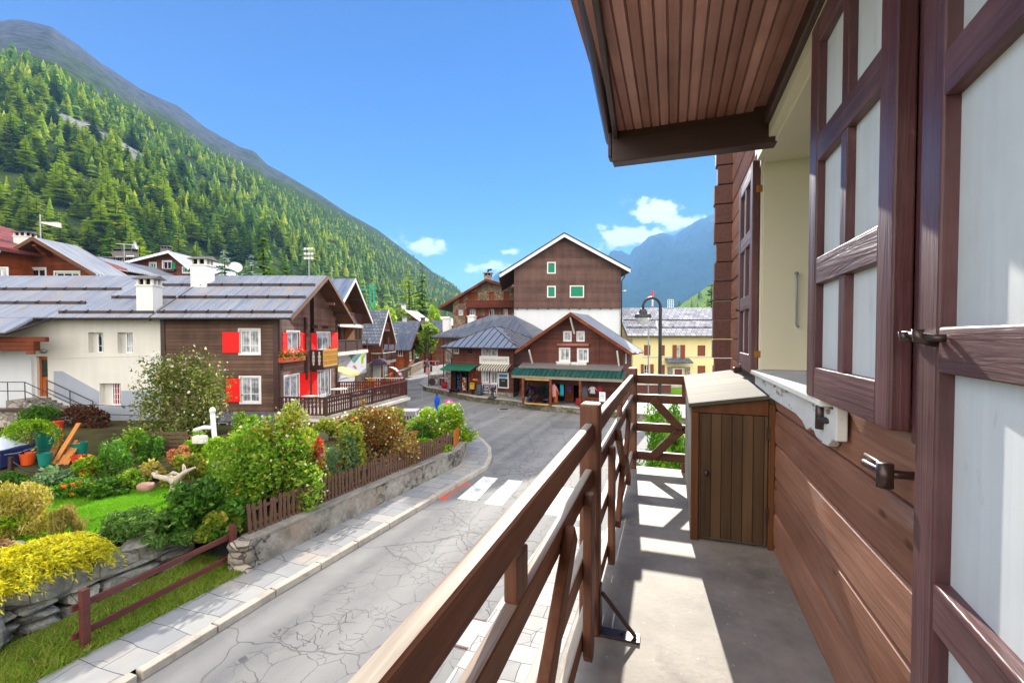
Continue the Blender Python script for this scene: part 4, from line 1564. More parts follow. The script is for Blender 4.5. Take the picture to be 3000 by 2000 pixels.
def balustrade(mb_parent, pts, z, h, mat, step=.14, kind='plain', post_every=1.6, name=None, base=(0, 0, 0), wd=.09, maxb=100, rail_mat=None):
    """rails, posts and balusters along a polyline of (x, y); parts go straight under mb_parent"""
    pts = [Vector((p[0], p[1], 0)) for p in pts]
    base = Vector(base)
    if kind == 'wave':
        prof = []
        N = 14
        for i in range(N + 1):
            f = i / N
            prof.append((f, wd * (.30 + .24 * math.cos(f * 4 * math.pi) ** 2 + .10 * math.sin(f * math.pi * 6))))
        bp = [(w, 0, f * (h - .16)) for (f, w) in prof] + [(-w, 0, f * (h - .16)) for (f, w) in reversed(prof)]
        bm = MB()
        bm.prism([(x, -.012, zz) for (x, _, zz) in bp], (0, .024, 0))
    else:
        bm = MB()
        bm.box(-wd / 2, wd / 2, -.011, .011, 0, h - .16)
    me, cnt = None, 0
    for a, b in zip(pts, pts[1:]):
        d = (b - a).normalized()
        L = (b - a).length
        for zz, hh, ww in ((z + h - .035, .07, .10), (z + .06, .06, .06)):
            mm = MB(base)
            mm.bar(a + Vector((0, 0, zz)), b + Vector((0, 0, zz)), ww, hh)
            mm.build('top_rail' if hh == .07 else 'bottom_rail', M[rail_mat or mat], mb_parent)
        k = max(1, round(L / post_every))
        for i in range(k + 1):
            p = a.lerp(b, i / k)
            mm = MB(base)
            mm.bar(p + Vector((0, 0, z)), p + Vector((0, 0, z + h + .02)), .10, .10, (d.x, d.y, 0))
            mm.build('post', M[mat], mb_parent)
        nb_ = int(L / step)
        for i in range(nb_):
            if cnt >= maxb: break
            p = a.lerp(b, (i + .5) / nb_)
            if me is None:
                o = bm.build('baluster', M[mat], mb_parent)
                me = o.data
            else:
                o = link_mesh('baluster', me, M[mat], mb_parent)
            o.location = p + Vector((0, 0, z + .09)) - base
            o.rotation_euler = (0, 0, math.atan2(d.y, d.x))
            cnt += 1


def lettering(parent, txt, loc, rotz, size, mat, ext=.004, align='CENTER'):
    cu = bpy.data.curves.new('lettering', 'FONT')
    cu.body, cu.size, cu.extrude, cu.align_x, cu.align_y = txt, size, ext, align, 'CENTER'
    cu.materials.append(M[mat])
    tmp = bpy.data.objects.new('lettering', cu)
    me = bpy.data.meshes.new_from_object(tmp)
    bpy.data.objects.remove(tmp)
    o = bpy.data.objects.new('lettering', me)
    COL.objects.link(o)
    o.parent = parent
    o.location = loc
    o.rotation_euler = (math.pi / 2, 0, rotz)
    return o


M['timber_dark'] = m_planks('dark_weathered_boards', '#4a372f', '#7c6050', 2, .19, .05, .75, .2, dark=.5)
M['timber_gable'] = m_planks('brown_gable_boards', '#5c4036', '#8c695a', 2, .17, .05, .75, .2, dark=.5)
M['timber_red'] = m_planks('red_brown_boards', '#522e27', '#784a3e', 2, .14, .06, .7, .2, dark=.5)
M['timber_big'] = m_planks('brown_cladding', '#513b37', '#735850', 2, .22, .05, .7, .2, dark=.55)
M['timber_orange'] = m_planks('orange_boards', '#8c4a12', '#c27d28', 0, .3, .05, .65, .2, dark=.5)
M['timber_brown'] = m_planks('warm_brown_boards', '#5a2a16', '#8b4a28', 2, .2, .06, .7, .2, dark=.5)
M['timber_brick'] = m_planks('orange_brown_boards', '#7c3716', '#a5562a', 2, .2, .05, .7, .2, dark=.55)
M['soffit_far'] = m_wood('eaves_boards', '#4a3022', '#74503a', 0, .7, .2)
M['baluster'] = m_wood('dark_baluster_wood', '#37211c', '#573630', 2, .65, .25)
M['plaster'] = m_plaster('cream_plaster', '#d3d0c8')
M['plaster_white'] = m_plaster('white_plaster', '#cccfd2', .05)
M['plaster_grey'] = m_plaster('grey_plinth_plaster', '#9aa0ac', .06)
M['plaster_yellow'] = m_plaster('yellow_plaster', '#e2d19c', .05)
M['chimney_plaster'] = m_plaster('chimney_plaster', '#dcdad6', .08)
M['slab_cap'] = m_plain('chimney_slab', '#6f6a68', .8, .2, .2, 4)
M['corr'] = m_corrug('corrugated_roof', '#a8acb3', 0, .17, .55, .5, .2)
M['corr_blue'] = m_corrug('blue_grey_roof', '#8490a2', 0, .28, .15, .5, .2)
M['corr_light'] = m_corrug('light_metal_roof', '#979a9f', 1, .30, .1, .55, .15)
M['corr_dark'] = m_corrug('dark_metal_roof', '#6a6f78', 0, .22, .1, .5, .2)
M['slate'] = m_slate('dark_slate', '#505763', '#747b87')
M['slate_pale'] = m_slate('pale_slate', '#93949c', '#c6c6cc', .55, .42, (0, 1), '#3c3b42')
M['tile_red'] = m_slate('red_roof_sheet', '#6a2f2a', '#8a4438', .6, .9, (0, 1), '#4a201d')
M['terracotta'] = m_slate('terracotta_tiles', '#8c4c34', '#b5714f', .25, .35, (0, 1), '#5a2c1f')
M['rubble_hotel'] = m_stone('hotel_stone', '#6e5b48', '#a58f74', 2.4, '#4e4337', (1, 1, 1.7))
M['stone_grey'] = m_stone('grey_house_stone', '#77716a', '#a39c92', 2.2, '#57524b', (1, 1, 1.5))
M['balc_red'] = m_wood('red_brown_balcony_wood', '#4a1d14', '#71301f', 0, .7, .2)
M['orange_door'] = m_wood('orange_door_wood', '#8a3f10', '#b8641d', 2, .5, .3)
M['gold'] = m_wood('golden_lattice_wood', '#a5752c', '#d0a14c', 2, .6, .2)

# ------------------------------------------------------------------ timber chalet with red shutters
h1 = House('timber_chalet', 'dark timber chalet with bright red shutters and a grey corrugated roof', (-18.5, 24, .3), 0, 6.2, 8, 6.15, 2.31, 'x')
for (wb_, sh) in (((551, 757, 596, 812), (513, 762, 550.5, 810)), ((553, 866, 597, 924), (521, 869, 552, 922))):
    h1.window('f', wb_, fw=.085, mull=(1, 1), casing=.075, dp=.10)
    h1.shutter('f', sh, battens=False)
h1.window('r', (659, 762, 687, 806), fw=.08, mull=(1, 0), casing=.08, dp=.12)
h1.shutter('r', (647, 764, 658, 810))
h1.shutter('r', (688.5, 764, 700, 808))
h1.window('r', (728, 764, 757, 804), fw=.08, mull=(1, 0), casing=.08, dp=.12)
h1.shutter('r', (713, 765, 726, 804))
h1.shutter('r', (759, 764, 774, 802))
h1.window('r', (653, 862, 686, 930), fw=.1, mull=(1, 0), casing=.07, dp=.12, name='door')
h1.shutter('r', (687.5, 857, 709, 916), battens=False)
h1.window('r', (729, 848, 758, 908), fw=.1, mull=(2, 0), casing=.07, dp=.12, name='door')
h1.shutter('r', (714, 853, 727, 911), battens=False)
h1.walls(M['timber_dark'], 'wall', 0, None, 'fbl')
h1.walls(M['timber_gable'], 'gable_wall', 0, None, 'r')
h1.roof('corr', .7, (.0, 1.0), .12, barge='soffit_far')
h1.guard(1.35, .1, 7.0, h=.17)
h1.guard(2.8, .1, 7.1, h=.17)
h1.guard(4.35, .1, 7.1, h=.15)
for q in (('f', 6.2 - .28, 0, 6.2 - .02, 6.1, .0, .06), ('f', .0, 0, .22, 6.1, .0, .05), ('r', .02, 0, .25, 6.0, .0, .06), ('r', 7.75, 0, 7.98, 6.0, .0, .06), ('r', 2.9, 2.3, 3.1, 6.0, .0, .14)):
    m = MB()
    h1.slab(m, *q)
    m.build('corner_board', M['beam'], h1.t)
m = MB()
for (y, z) in ((.6, 6.5), (4.0, 8.30), (7.4, 6.5)):
    m.bar((5.9, y, z - .1), (7.15, y, z - .1), .16, .18)
for y in (4.0, 5.6):
    m.bar((6.2, y, 5.45), (6.6, y, 5.45), .18, .18)
m.build('purlin', M['beam'], h1.t)
m = MB()
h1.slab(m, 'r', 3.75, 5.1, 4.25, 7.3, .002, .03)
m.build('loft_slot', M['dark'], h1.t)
for z in (8.1, ):
    m = MB()
    m.bar((7.1, 5.3, 6.95), (6.2, 5.3, 6.95), .14, .16)
    m.build('tie_beam', M['timber_gable'], h1.t)
# flower box under the first gable window
f0 = h1.fit('r', (649, 815, 701, 828), .25)
fb = MB()
fb.box(6.22, 6.48, f0[0], f0[2], f0[1] - .05, f0[1] + .22)
fbo = fb.build('flower_box', m_plain('red_window_box', '#a8421f', .6, .2, .1), h1.t, bev=.01)


def posy(parent, name, x0, x1, y0, y1, z0, z1, n, size, mat, base=(0, 0, 0)):
    p = NR.random((n, 3)) * [x1 - x0, y1 - y0, z1 - z0] + [x0, y0, z0]
    V, Fc = leaf_cards(p - np.array(base), size, .8)
    o = np_obj(name, V, Fc, mat, parent)
    o['kind'] = 'stuff'
    return o


M['fl_red'] = m_leaf('red_petals', '#c01818', '#e0342a', '#e0702a', .3)
M['fl_orange'] = m_leaf('orange_petals', '#d8621a', '#e88a22', '#d03018', .3)
M['fl_yellow'] = m_leaf('yellow_petals', '#d89a10', '#e8b820', None, .3)
M['fl_white'] = m_leaf('cream_petals', '#cfc9a8', '#e4e0cc', None, .3)
M['fl_pink'] = m_leaf('pink_petals', '#c05068', '#d87888', None, .3)
M['lf_box'] = m_leaf('window_box_leaves', '#3f5f20', '#6a8a30')
posy(fbo, 'leaves', 6.2, 6.52, f0[0], f0[2], f0[1] + .1, f0[1] + .42, 260, .07, M['lf_box'])
posy(fbo, 'blossoms', 6.2, 6.56, f0[0], f0[2], f0[1] + .18, f0[1] + .62, 150, .06, M['fl_orange'])
posy(fbo, 'blossoms', 6.2, 6.50, f0[0], f0[2], f0[1] + .3, f0[1] + .75, 70, .055, M['fl_red'])
# little gable balcony: carved dark cheek, golden lattice front
bx = 7.02
s0 = h1.hit('r', 711, 825)[0]
s1 = h1.hit('r', 773.5, 825, .82)[0]
zt, zb_ = h1.hit('r', 745, 803, .82)[1], h1.hit('r', 745, 841, .82)[1]
m = MB()
m.box(6.2, bx + .06, s0, s1, zb_ - .22, zb_ - .02)
bo = m.build('balcony', M['beam'], h1.t, bev=.02)
m = MB()
m.box(6.21, bx, s0, s0 + .05, zb_ - .0195, zt)
m.build('cheek', M['baluster'], bo)
m = MB()
for c in (6.44, 6.80):
    for (zz, r) in ((.16, .07), (.36, .1), (.58, .1), (.80, .07)):
        m.lathe([(0.001, 0), (r, 0), (r, .008), (.001, .008)], (0, 0, 0), 10)
        n_ = 40
        for i in range(len(m.v) - n_, len(m.v)):
            x, y, z = m.v[i]
            m.v[i] = (c + x * .8, s0 - .012 + z, zb_ + zz * (zt - zb_) + y * 1.5)
m.build('carving', M['white_worn'], bo)
m = MB()
m.box(bx, bx + .05, s0, s1, zt - .10, zt + .04).box(bx, bx + .05, s0, s1, zb_ - .0195, zb_ + .08)
nb2 = 14
for i in range(nb2 + 1):
    y = s0 + (s1 - s0) * i / nb2
    m.box(bx + .006, bx + .04, y - .035, y + .035, zb_ + .081, zt - .101)
for q in (.32, .66):
    z = zb_ + (zt - zb_) * q
    m.box(bx + .041, bx + .055, s0, s1, z - .025, z + .025)
m.build('lattice', M['gold'], bo)
posy(bo, 'blossoms', bx - .2, bx + .05, s0 + 1.0, s1 - .2, zt, zt + .18, 70, .05, M['fl_red'])
# chimneys
p = P(466, 650, 26.9)
h1.chimney(p.x + 18.5, p.y - 24, .92, .75, 7.2, P(466, 594, 26.5).z - .3 + .0)

# ------------------------------------------------------------------ white plastered house on its left
h2 = House('plaster_house', 'cream plastered house under the corrugated roof left of the timber chalet', (-33, 24, .3), 0, 14.48, 8, 6.15, 2.31, 'x')
h2.window('f', (203, 763, 237, 810), dp=.26, fw=.06, mull=(1, 1), only=(.38, 1), pane='pane')
h2.window('f', (270, 763, 305, 811), dp=.26, fw=.06, mull=(1, 1), only=(.33, 1), pane='curtain')
M['pink_curtain'] = m_curtain('pink_curtained_glass', '#a8143c', 0, .09)
h2.window('f', (229, 880, 277, 931), dp=.28, fw=.05, mull=(4, 3), only=(.42, 1), pane='pink_curtain')
h2.window('f', (85, 818, 110, 911), dp=.20, fw=.11, mull=(0, 0), frame='orange_door', pane='orange_door', name='door')
d0 = h2.fit('f', (89, 826, 104, 866))
m = MB()
h2.slab(m, 'f', d0[0], d0[1], d0[2], d0[3], -.172, -.16)
m.build('door_glass', M['pane'], h2.t)
h2.walls(M['plaster'], 'wall', 0, None, 'fbl')
h2.roof('corr', .7, (.3, -.03), .115, barge='soffit_far')
h2.guard(1.85, .2, 10.6, h=.17)
h2.guard(3.4, .2, 10.0, h=.17)
h2.guard(4.35, 9.5, 14.4, h=.15)
h2.guard(2.8, 10.9, 14.4, h=.17)
h2.guard(1.35, 12.3, 14.4, h=.17)
# lower roof over the entrance side and the white porch block
pr = MB()
ke = 2.31 / 4
a_ = (-.702, 6.156 - .702 * ke)
b_ = (-2.05, 6.156 - 2.05 * ke)
pr.prism([(-.3, a_[0], a_[1]), (-.3, b_[0], b_[1]), (-.3, b_[0], b_[1] + .12), (-.3, a_[0], a_[1] + .12)], (8.9, 0, 0))
pr.build('porch_roof', M['corr'], h2.rf)
m = MB()
m.tube([(-.3, b_[0] - .05, b_[1] + .02), (8.65, b_[0] - .05, b_[1] + .02), (9.6, -.78, a_[1] + .04)], .06, 7)
m.build('gutter', M['gutter'], h2.rf, smooth=True)
m = MB()
x1 = P(72, 850, 23.86).x + 33
m.box(0, x1, -.14, -.001, .0, 4.62)
m.build('porch_wall', M['plaster_white'], h2.t)
m = MB()
x2 = P(78, 775, 22.4).x + 33
m.box(0, x2, -1.62, -1.301, 4.15, 4.60)
m.box(0, x2 + .45, -1.5, -1.3, 4.601, 4.85)
m.box(x2 - .3, x2 + .1, -1.72, -1.621, 4.0, 4.62)
m.build('porch_beam', M['timber_brown'], h2.t, bev=.02)
# grey painted band and stairs
q = [(124, 852), (143, 852), (228, 899), (228, 960), (124, 912)]
m = MB()
qq = [h2.hit('f', *p_) for p_ in q]
m.prism([h2.pt('f', a, z, .003) for (a, z) in qq], (0, -.012, 0))
qq = [h2.hit('f', *p_) for p_ in ((278.5, 897), (371, 897), (371, 966), (278.5, 966))]
m.prism([h2.pt('f', a, z, .003) for (a, z) in qq], (0, -.012, 0))
qq = [h2.hit('f', *p_) for p_ in ((229, 933), (277, 933), (277, 966), (229, 966))]
m.prism([h2.pt('f', a, z, .003) for (a, z) in qq], (0, -.012, 0))
m.build('plinth_band', M['plaster_grey'], h2.t)
sx0 = h2.hit('f', 82, 911)[0]
sx1 = h2.hit('f', 118, 911)[0]
zs = h2.hit('f', 98, 911)[1]
m = MB()
m.box(sx0 - .2, sx1, -1.25, -.002, .45, zs - .02)
ns = 7
for i in range(ns):
    m.box(sx1 + i * .30, sx1 + (i + 1) * .30, -1.25, -.002, .45, zs - .02 - (i + 1) * (zs - .52) / (ns + 1))
m.build('stairs', M['stone_grey'], h2.t, bev=.01)
m = MB()
sx2 = sx1 + ns * .30
for y in (-1.2, -.12):
    tp = [(sx1 - .1, y, zs + .9), (sx2 + .2, y, .5 + .95)]
    if y < -1:
        tp = [(sx0 - 1.0, y, zs + .9)] + tp + [(sx2 + 3.6, y, 1.35), (sx2 + 4.6, y, 1.5), (sx2 + 5.9, y, .85)]
    for dz in (0, -.45):
        m.tube([(a, b, c + dz) for (a, b, c) in tp], .022, 6)
    for (a, b, c) in tp:
        m.tube([(a, b, c), (a, b, c - .98)], .022, 6)
    m.tube([((tp[0][0] + tp[1][0]) / 2, y, (tp[0][2] + tp[1][2]) / 2), ((tp[0][0] + tp[1][0]) / 2, y, (tp[0][2] + tp[1][2]) / 2 - .95)], .02, 6)
m.build('stair_rail', M['iron'], h2.t)
m = MB()
p_ = h2.hit('f', 103, 806)
m.lathe([(.001, 0), (.13, .0), (.16, .05), (.15, .12), (.08, .2), (.001, .21)], (0, 0, 0), 14)
for i, (x, y, z) in enumerate(m.v):
    m.v[i] = (p_[0] + x, -.002 - z, p_[1] + y * .75)
m.build('wall_lamp', M['grey_metal'], h2.t, smooth=True)
m = MB()
h2.slab(m, 'f', h2.hit('f', 347, 815)[0], h2.hit('f', 347, 820)[1], h2.hit('f', 360, 815)[0], h2.hit('f', 347, 812)[1], .002, .08)
m.tube([h2.pt('f', .0 + h2.hit('f', 116, 822)[0], h2.hit('f', 116, 823)[1], .012), h2.pt('f', h2.hit('f', 347, 817)[0], h2.hit('f', 347, 816.5)[1], .012)], .011, 5)
m.build('junction_box', M['white_worn'], h2.t)
pc = P(344, 705, 24.1)
h2.chimney(pc.x + 33, pc.y - 24, .86, .66, 6.0, P(344, 641, 24.0).z - .3)
h2.rf.name = 'roof'

# ------------------------------------------------------------------ terrace in front of the chalet
TZ = 1.0
tp_ = [P(638, 951, 23.9), P(752, 955, 23.6), P(937, 908, 32.3)]
tpts = [(-12.32, 23.9), (tp_[1].x, tp_[1].y), (tp_[2].x, tp_[2].y), (-12.32, 36.0)]
tb = Vector((-12.2, 24, 0))
ter = thing('terrace', 'raised stone terrace beside the chalet with a paved top and a small grated window', 'terrace', tb)
m = MB(tb)
m.prism([(x, y, TZ - .16) for (x, y) in tpts], (0, 0, .16))
ox = [Vector((x, y, 0)) for (x, y) in tpts]
m.build('floor', M['concrete'], ter)
m = MB(tb)
ed = offset_line(ox[:3], .18)
m.prism([(p.x, p.y, TZ - .34) for p in (ed[0], ed[1], ed[2])] + [(x, y, TZ - .34) for (x, y) in (tpts[2], tpts[1], tpts[0])], (0, 0, .178))
m.build('edge_beam', M['white_worn'], ter)
M['block_wall'] = m_planks('coursed_block_wall', '#8d8779', '#a8a294', 2, .2, .06, .85, .2, dark=.6)
wi = offset_line(ox[:3], -.05)
hole = [P(709, 972, 23.9), P(732, 1003, 23.9)]
m = MB(tb)
hx0, hx1 = hole[0].x, hole[1].x
y0 = wi[0].y
for (a, b, c, d) in ((wi[0].x, -.05, hx0, TZ - .345), (hx1, -.05, wi[1].x, TZ - .345), (hx0, -.05, hx1, .05), (hx0, .62, hx1, TZ - .345)):
    m.add([(a, y0, b), (c, y0, b), (c, y0, d), (a, y0, d)], [(0, 1, 2, 3)])
m.add([(wi[1].x, wi[1].y, -.05), (wi[2].x, wi[2].y, -.05), (wi[2].x, wi[2].y, TZ - .345), (wi[1].x, wi[1].y, TZ - .345)], [(0, 1, 2, 3)])
m.build('retaining_wall', M['block_wall'], ter)
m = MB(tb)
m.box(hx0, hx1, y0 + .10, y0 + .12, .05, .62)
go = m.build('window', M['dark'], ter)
m = MB(tb)
for i in range(4):
    x = hx0 + (hx1 - hx0) * i / 3
    m.box(x - .025, x + .025, y0 + .04, y0 + .07, .05, .62)
for z in (.075, .24, .43, .60):
    m.box(hx0, hx1, y0 + .03, y0 + .039, z - .022, z + .022)
m.build('grating', M['white_paint'], go)
rb = Vector((tpts[1][0], tpts[1][1], TZ))
bal = thing('balustrade', 'dark wooden balustrade of wavy cut-out slats round the terrace', 'balustrade', rb)
ins = offset_line(ox[:3], -.12)
balustrade(bal, [(ins[0].x + .05, ins[0].y), (ins[1].x, ins[1].y), (ins[2].x, ins[2].y)], TZ, 1.0, 'baluster', .20, 'wave', 2.4, base=rb, wd=.15, maxb=75)
rb2 = Vector((-12.25, 31.5, TZ))
bal2 = thing('balustrade', 'shorter rear balustrade of the terrace in sunlight behind the bistro tables', 'balustrade', rb2)
balustrade(bal2, [(-12.1, 31.7), (ins[2].x - .1, ins[2].y + .3)], TZ, 1.0, 'balc_red', .15, 'wave', 1.9, base=rb2, wd=.12)

# bistro tables and chairs
M['table_top'] = m_plain('pale_table_top', '#cfcac2', .5, .3, .1, 3)


def table(px, py, Y, r, h, label):
    t = thing('bistro_table', label, 'table', (px, Y, TZ))
    m = MB()
    m.lathe([(.001, h - .03), (r, h - .03), (r + .01, h - .015), (r, h), (.001, h)], (0, 0, 0), 24)
    m.build('table_top', M['table_top'], t)
    for k in range(3):
        a = 2.1 * k + .4
        m = MB()
        m.tube([(math.cos(a) * r * .75, math.sin(a) * r * .75, 0), (math.cos(a) * .05, math.sin(a) * .05, h * .42), (math.cos(a) * r * .62, math.sin(a) * r * .62, h - .031)], .016, 6)
        m.build('leg', M['iron'], t, smooth=True)
    return t


table(-11.75, 0, 26.3, .42, .72, 'small round bistro table near the front rail of the terrace')
table(-11.15, 0, 29.2, .52, .80, 'larger round bistro table on iron legs at the back of the terrace')


def chair(px, py, Y, rot, label):
    t = thing('garden_chair', label, 'chair', (px, Y, TZ), rot, 'wrought iron chairs on the terrace')
    m = MB()
    m.lathe([(.001, .43), (.21, .43), (.215, .445), (.21, .455), (.001, .455)], (0, 0, 0), 18)
    m.build('seat', M['table_top'], t)
    for (sx, sy) in ((-1, -1), (1, -1), (-1, 1), (1, 1)):
        m = MB()
        m.tube([(sx * .22, sy * .22, 0), (sx * .14, sy * .14, .25), (sx * .17, sy * .17, .429)], .012, 6)
        m.build('leg', M['iron'], t)
    m = MB()
    arc = [(-.2, .19, .43), (-.22, .24, .75), (-.12, .27, .90), (0, .275, .94), (.12, .27, .90), (.22, .24, .75), (.2, .19, .43)]
    m.tube(arc, .012, 6)
    for x in (-.08, 0, .08):
        m.tube([(x, .2, .44), (x * 1.6, .26, .66), (x * .6, .27, .91)], .008, 5)
    m.tube([(-.22, .22, .66), (-.26, 0, .67), (-.2, -.12, .56)], .01, 5)
    m.tube([(.22, .22, .66), (.26, 0, .67), (.2, -.12, .56)], .01, 5)
    m.build('backrest', M['iron'], t)


chair(-11.6, 0, 27.9, .5, 'curly wrought iron chair between the two bistro tables')
chair(-10.4, 0, 29.7, -1.9, 'curly wrought iron chair right of the larger bistro table')

# ------------------------------------------------------------------ chalets along the street behind it
h3 = House('wooden_chalet', 'orange-walled chalet with two dark balconies and a big colourful poster', (-25.8, 32.9, .0), 0, 12.0, 7.0, 7.0, 2.6, 'x')
h3.window('r', (781, 752, 797, 790), fw=.05, dp=.15, frame='timber_orange', pane='pane')
h3.window('r', (817, 752, 832, 792), fw=.05, dp=.15, frame='timber_orange', pane='pane')
h3.window('r', (808, 706, 816, 722), fw=.06, dp=.2, pane='dark')
h3.walls(M['plaster_white'], 'ground_floor_wall', 0, 3.95, 'frbl')
h3.walls(M['timber_orange'], 'wall', 3.95, None, 'frbl')
h3.roof('corr_blue', .95, (.2, 1.3), .14, barge='white_worn')
h3.guard(1.9, 6, 12.5)
h3.guard(3.4, 6, 12.5)
m = MB()
for (y, z) in ((.3, 7.1), (3.5, 9.35), (6.7, 7.1), (1.9, 8.3), (5.1, 8.3)):
    m.bar((11.9, y, z - .1), (13.2, y, z - .1), .16, .2)
m.box(12.0, 12.2, 3.2, 3.5, 4.0, 9.0)
m.build('purlin', M['beam'], h3.t)
for (z, y0, y1, dx) in ((4.0, -.4, 7.3, 1.0), (6.15, 1.0, 6.4, .9)):
    m = MB()
    m.box(12.001, 12.0 + dx + .06, y0, y1, z - .2, z - .01)
    m.box(12.0 + dx + .061, 12.0 + dx + .09, y0, y1, z - .28, z - .02)
    b_ = m.build('balcony', M['white_worn'], h3.t)
    balustrade(h3.t, [(12.0 + dx, y0), (12.0 + dx, y1)], z, .9, 'baluster', .16, 'plain', 2.5, wd=.11, maxb=40)
# poster: mountain snow scene in flat colours, green and lime at its right
po = thing('advertising_poster', 'big advertising poster with snow, green and lime colours under the chalet balcony', 'poster', (-13.75, 33.4, 1.7))
py0, py1, pz0, pz1 = h3.hit('r', 776, 830)[0], h3.hit('r', 840, 830)[0], 1.75, 3.72
M['p_white'] = m_plain('poster_white', '#d9dadd', .5, .3, .06, 1.5)
M['p_green'] = m_plain('poster_green', '#1f9a66', .5, .3, .08)
M['p_lime'] = m_plain('poster_lime', '#a6cf22', .5, .3, .05)
M['p_blue'] = m_plain('poster_slate_blue', '#7a97a0', .5, .3, .1)
M['p_pink'] = m_plain('poster_pink', '#c25a86', .5, .3, .05)
M['p_yellow'] = m_plain('awning_yellow', '#e6c878', .6, .2, .08)
M['p_maroon'] = m_plain('maroon_disc', '#7d2030', .5, .3, .08)
off = Vector((-13.75, 33.4, 1.7))
XP = -13.77
m = MB(off)
m.box(XP, XP + .03, 32.9 + py0, 32.9 + py1, pz0, pz1)
m.build('backing', M['p_white'], po)


def pq(mat, pts, name, dx=.034, th=.004):
    mm = MB(off)
    L = py1 - py0
    mm.prism([(XP + dx, 32.9 + py0 + a * L, pz0 + b * (pz1 - pz0)) for (a, b) in pts], (th, 0, 0))
    mm.build(name, M[mat], po)


pq('p_blue', [(.30, .98), (.47, .60), (.62, .72), (.76, .98)], 'sky_field')
pq('p_green', [(.47, .58), (.54, .56), (.77, .86), (.77, .985), (.66, .80)], 'green_field', .040)
pq('p_lime', [(.78, .45), (.88, .45), (.88, .985), (.78, .985)], 'lime_strip', .034)
pq('p_pink', [(.45, .42), (.52, .46), (.62, .30), (.57, .27)], 'pink_patch', .034)
pq('p_blue', [(.02, .66), (.18, .70), (.18, .73), (.02, .69)], 'script_line', .034)
m = MB(off)
for k in range(20):
    pass
m.lathe([(.001, 0), (.24, 0), (.24, .01), (.001, .01)], (0, 0, 0), 20)
for i, (x, y, z) in enumerate(m.v):
    L = py1 - py0
    m.v[i] = tuple(Vector((XP + .034 + z, 32.9 + py0 + .84 * L + x, pz0 + .35 * (pz1 - pz0) + y)) - off)
m.build('disc', M['p_maroon'], po)
pq('p_white', [(.785, .36), (.895, .36), (.895, .40), (.785, .40)], 'disc_band', .046)
aw = thing('awning', 'cream yellow awning over the terrace side of the chalet with the poster', 'awning', (-13.7, 33.2, 2.3))
o2 = Vector((-13.7, 33.2, 2.3))
m = MB(o2)
m.prism([(-13.7, 33.0, 2.95), (-11.9, 33.0, 2.35), (-11.9, 33.0, 2.38), (-13.7, 33.0, 2.99)], (0, 2.4, 0))
m.prism([(-11.92, 33.0, 2.17), (-11.89, 33.0, 2.17), (-11.89, 33.0, 2.348), (-11.92, 33.0, 2.348)], (0, 2.4, 0))
m.build('canopy', M['p_yellow'], aw)
m = MB(o2)
m.tube([(-13.7, 33.02, 2.5), (-11.95, 33.02, 2.33)], .02, 6)
m.tube([(-13.7, 35.38, 2.5), (-11.95, 35.38, 2.33)], .02, 6)
m.build('arm', M['white_worn'], aw)

h4 = House('slate_chalet', 'small brown chalet with a steep dark slate roof and a pale lattice balcony', (-23.0, 45.2, .0), 0, 8.8, 5.4, 4.9, 2.9, 'x')
h4.window('r', (857, 778, 866, 792), fw=.06, dp=.1)
h4.window('r', (884, 838, 893, 862), fw=.07, dp=.15, name='door')
h4.walls(M['stone_grey'], 'ground_floor_wall', 0, 2.5, 'frbl')
h4.walls(M['timber_brown'], 'wall', 2.5, None, 'frbl')
h4.roof('slate', .6, (.2, 1.2), .14, barge='white_worn')
m = MB()
m.box(8.801, 10.05, .3, 5.6, 2.35, 2.52)
m.build('balcony', M['white_worn'], h4.t)
balustrade(h4.t, [(8.85, .3), (10.0, .3), (10.0, 5.6)], 2.53, .95, 'baluster', .26, 'plain', 1.8, wd=.12, rail_mat='white_worn', maxb=30)
m = MB()
m.box(9.2, 9.9, 1.7, 3.7, 5.7, 5.85)
for i in range(8):
    y = 1.75 + i * .27
    m.box(9.86, 9.9, y, y + .06, 5.851, 6.5)
m.box(9.85, 9.91, 1.7, 3.7, 6.501, 6.58)
m.build('top_balcony', M['balc_red'], h4.t)
m = MB()
for y in (.4, 2.9, 5.3):
    m.box(9.85, 10.0, y, y + .15, 0, 2.349)
    m.box(9.87, 9.98, y, y + .11, 3.5, 5.0)
m.build('balcony_post', M['timber_brown'], h4.t)
m = MB()
m.box(8.802, 9.6, 1.2, 2.2, .01, 2.2)
m.build('porch_panel', M['white_worn'], h4.t)

h5 = House('wooden_hut', 'low warm brown hut with a grey metal roof by the stone roadside wall', (-21.9, 58.6, .0), 0, 8.0, 5.2, 3.7, 1.55, 'x')
h5.window('r', (940, 800, 950, 828), fw=.1, dp=.15, mull=(2, 2), pane='pane')
h5.window('r', (955, 800, 965, 822), fw=.1, dp=.15, mull=(2, 0), pane='pane')
h5.window('f', (914, 800, 925, 818), fw=.1, dp=.1, pane='pane')
h5.walls(M['timber_brick'])
h5.roof('corr_dark', .7, (.3, 1.0), .14, barge='timber_brown')
rw = thing('roadside_wall', 'low rubble wall along the sunlit upper street', 'wall', (-13.5, 57, 0))
m = MB(Vector((-13.5, 57, 0)))
a, b = G(915, 856), G(985, 838)
a, b = Vector((-12.9, 52.5, 0)), Vector((-15.2, 88, 0))
nrm = Vector((.35, 0, 0))
m.prism([(a.x, a.y, -.05), (b.x, b.y, -.05), (b.x, b.y, 1.1), (a.x, a.y, 1.0)], (-.4, 0, 0))
m.build('stones', M['rubble_hotel'], rw)
m = MB(Vector((-13.5, 57, 0)))
m.prism([(a.x + .05, a.y, 1.003), (b.x + .05, b.y, 1.103), (b.x + .05, b.y, 1.18), (a.x + .05, a.y, 1.08)], (-.5, 0, 0))
m.build('coping', M['coping'], rw)

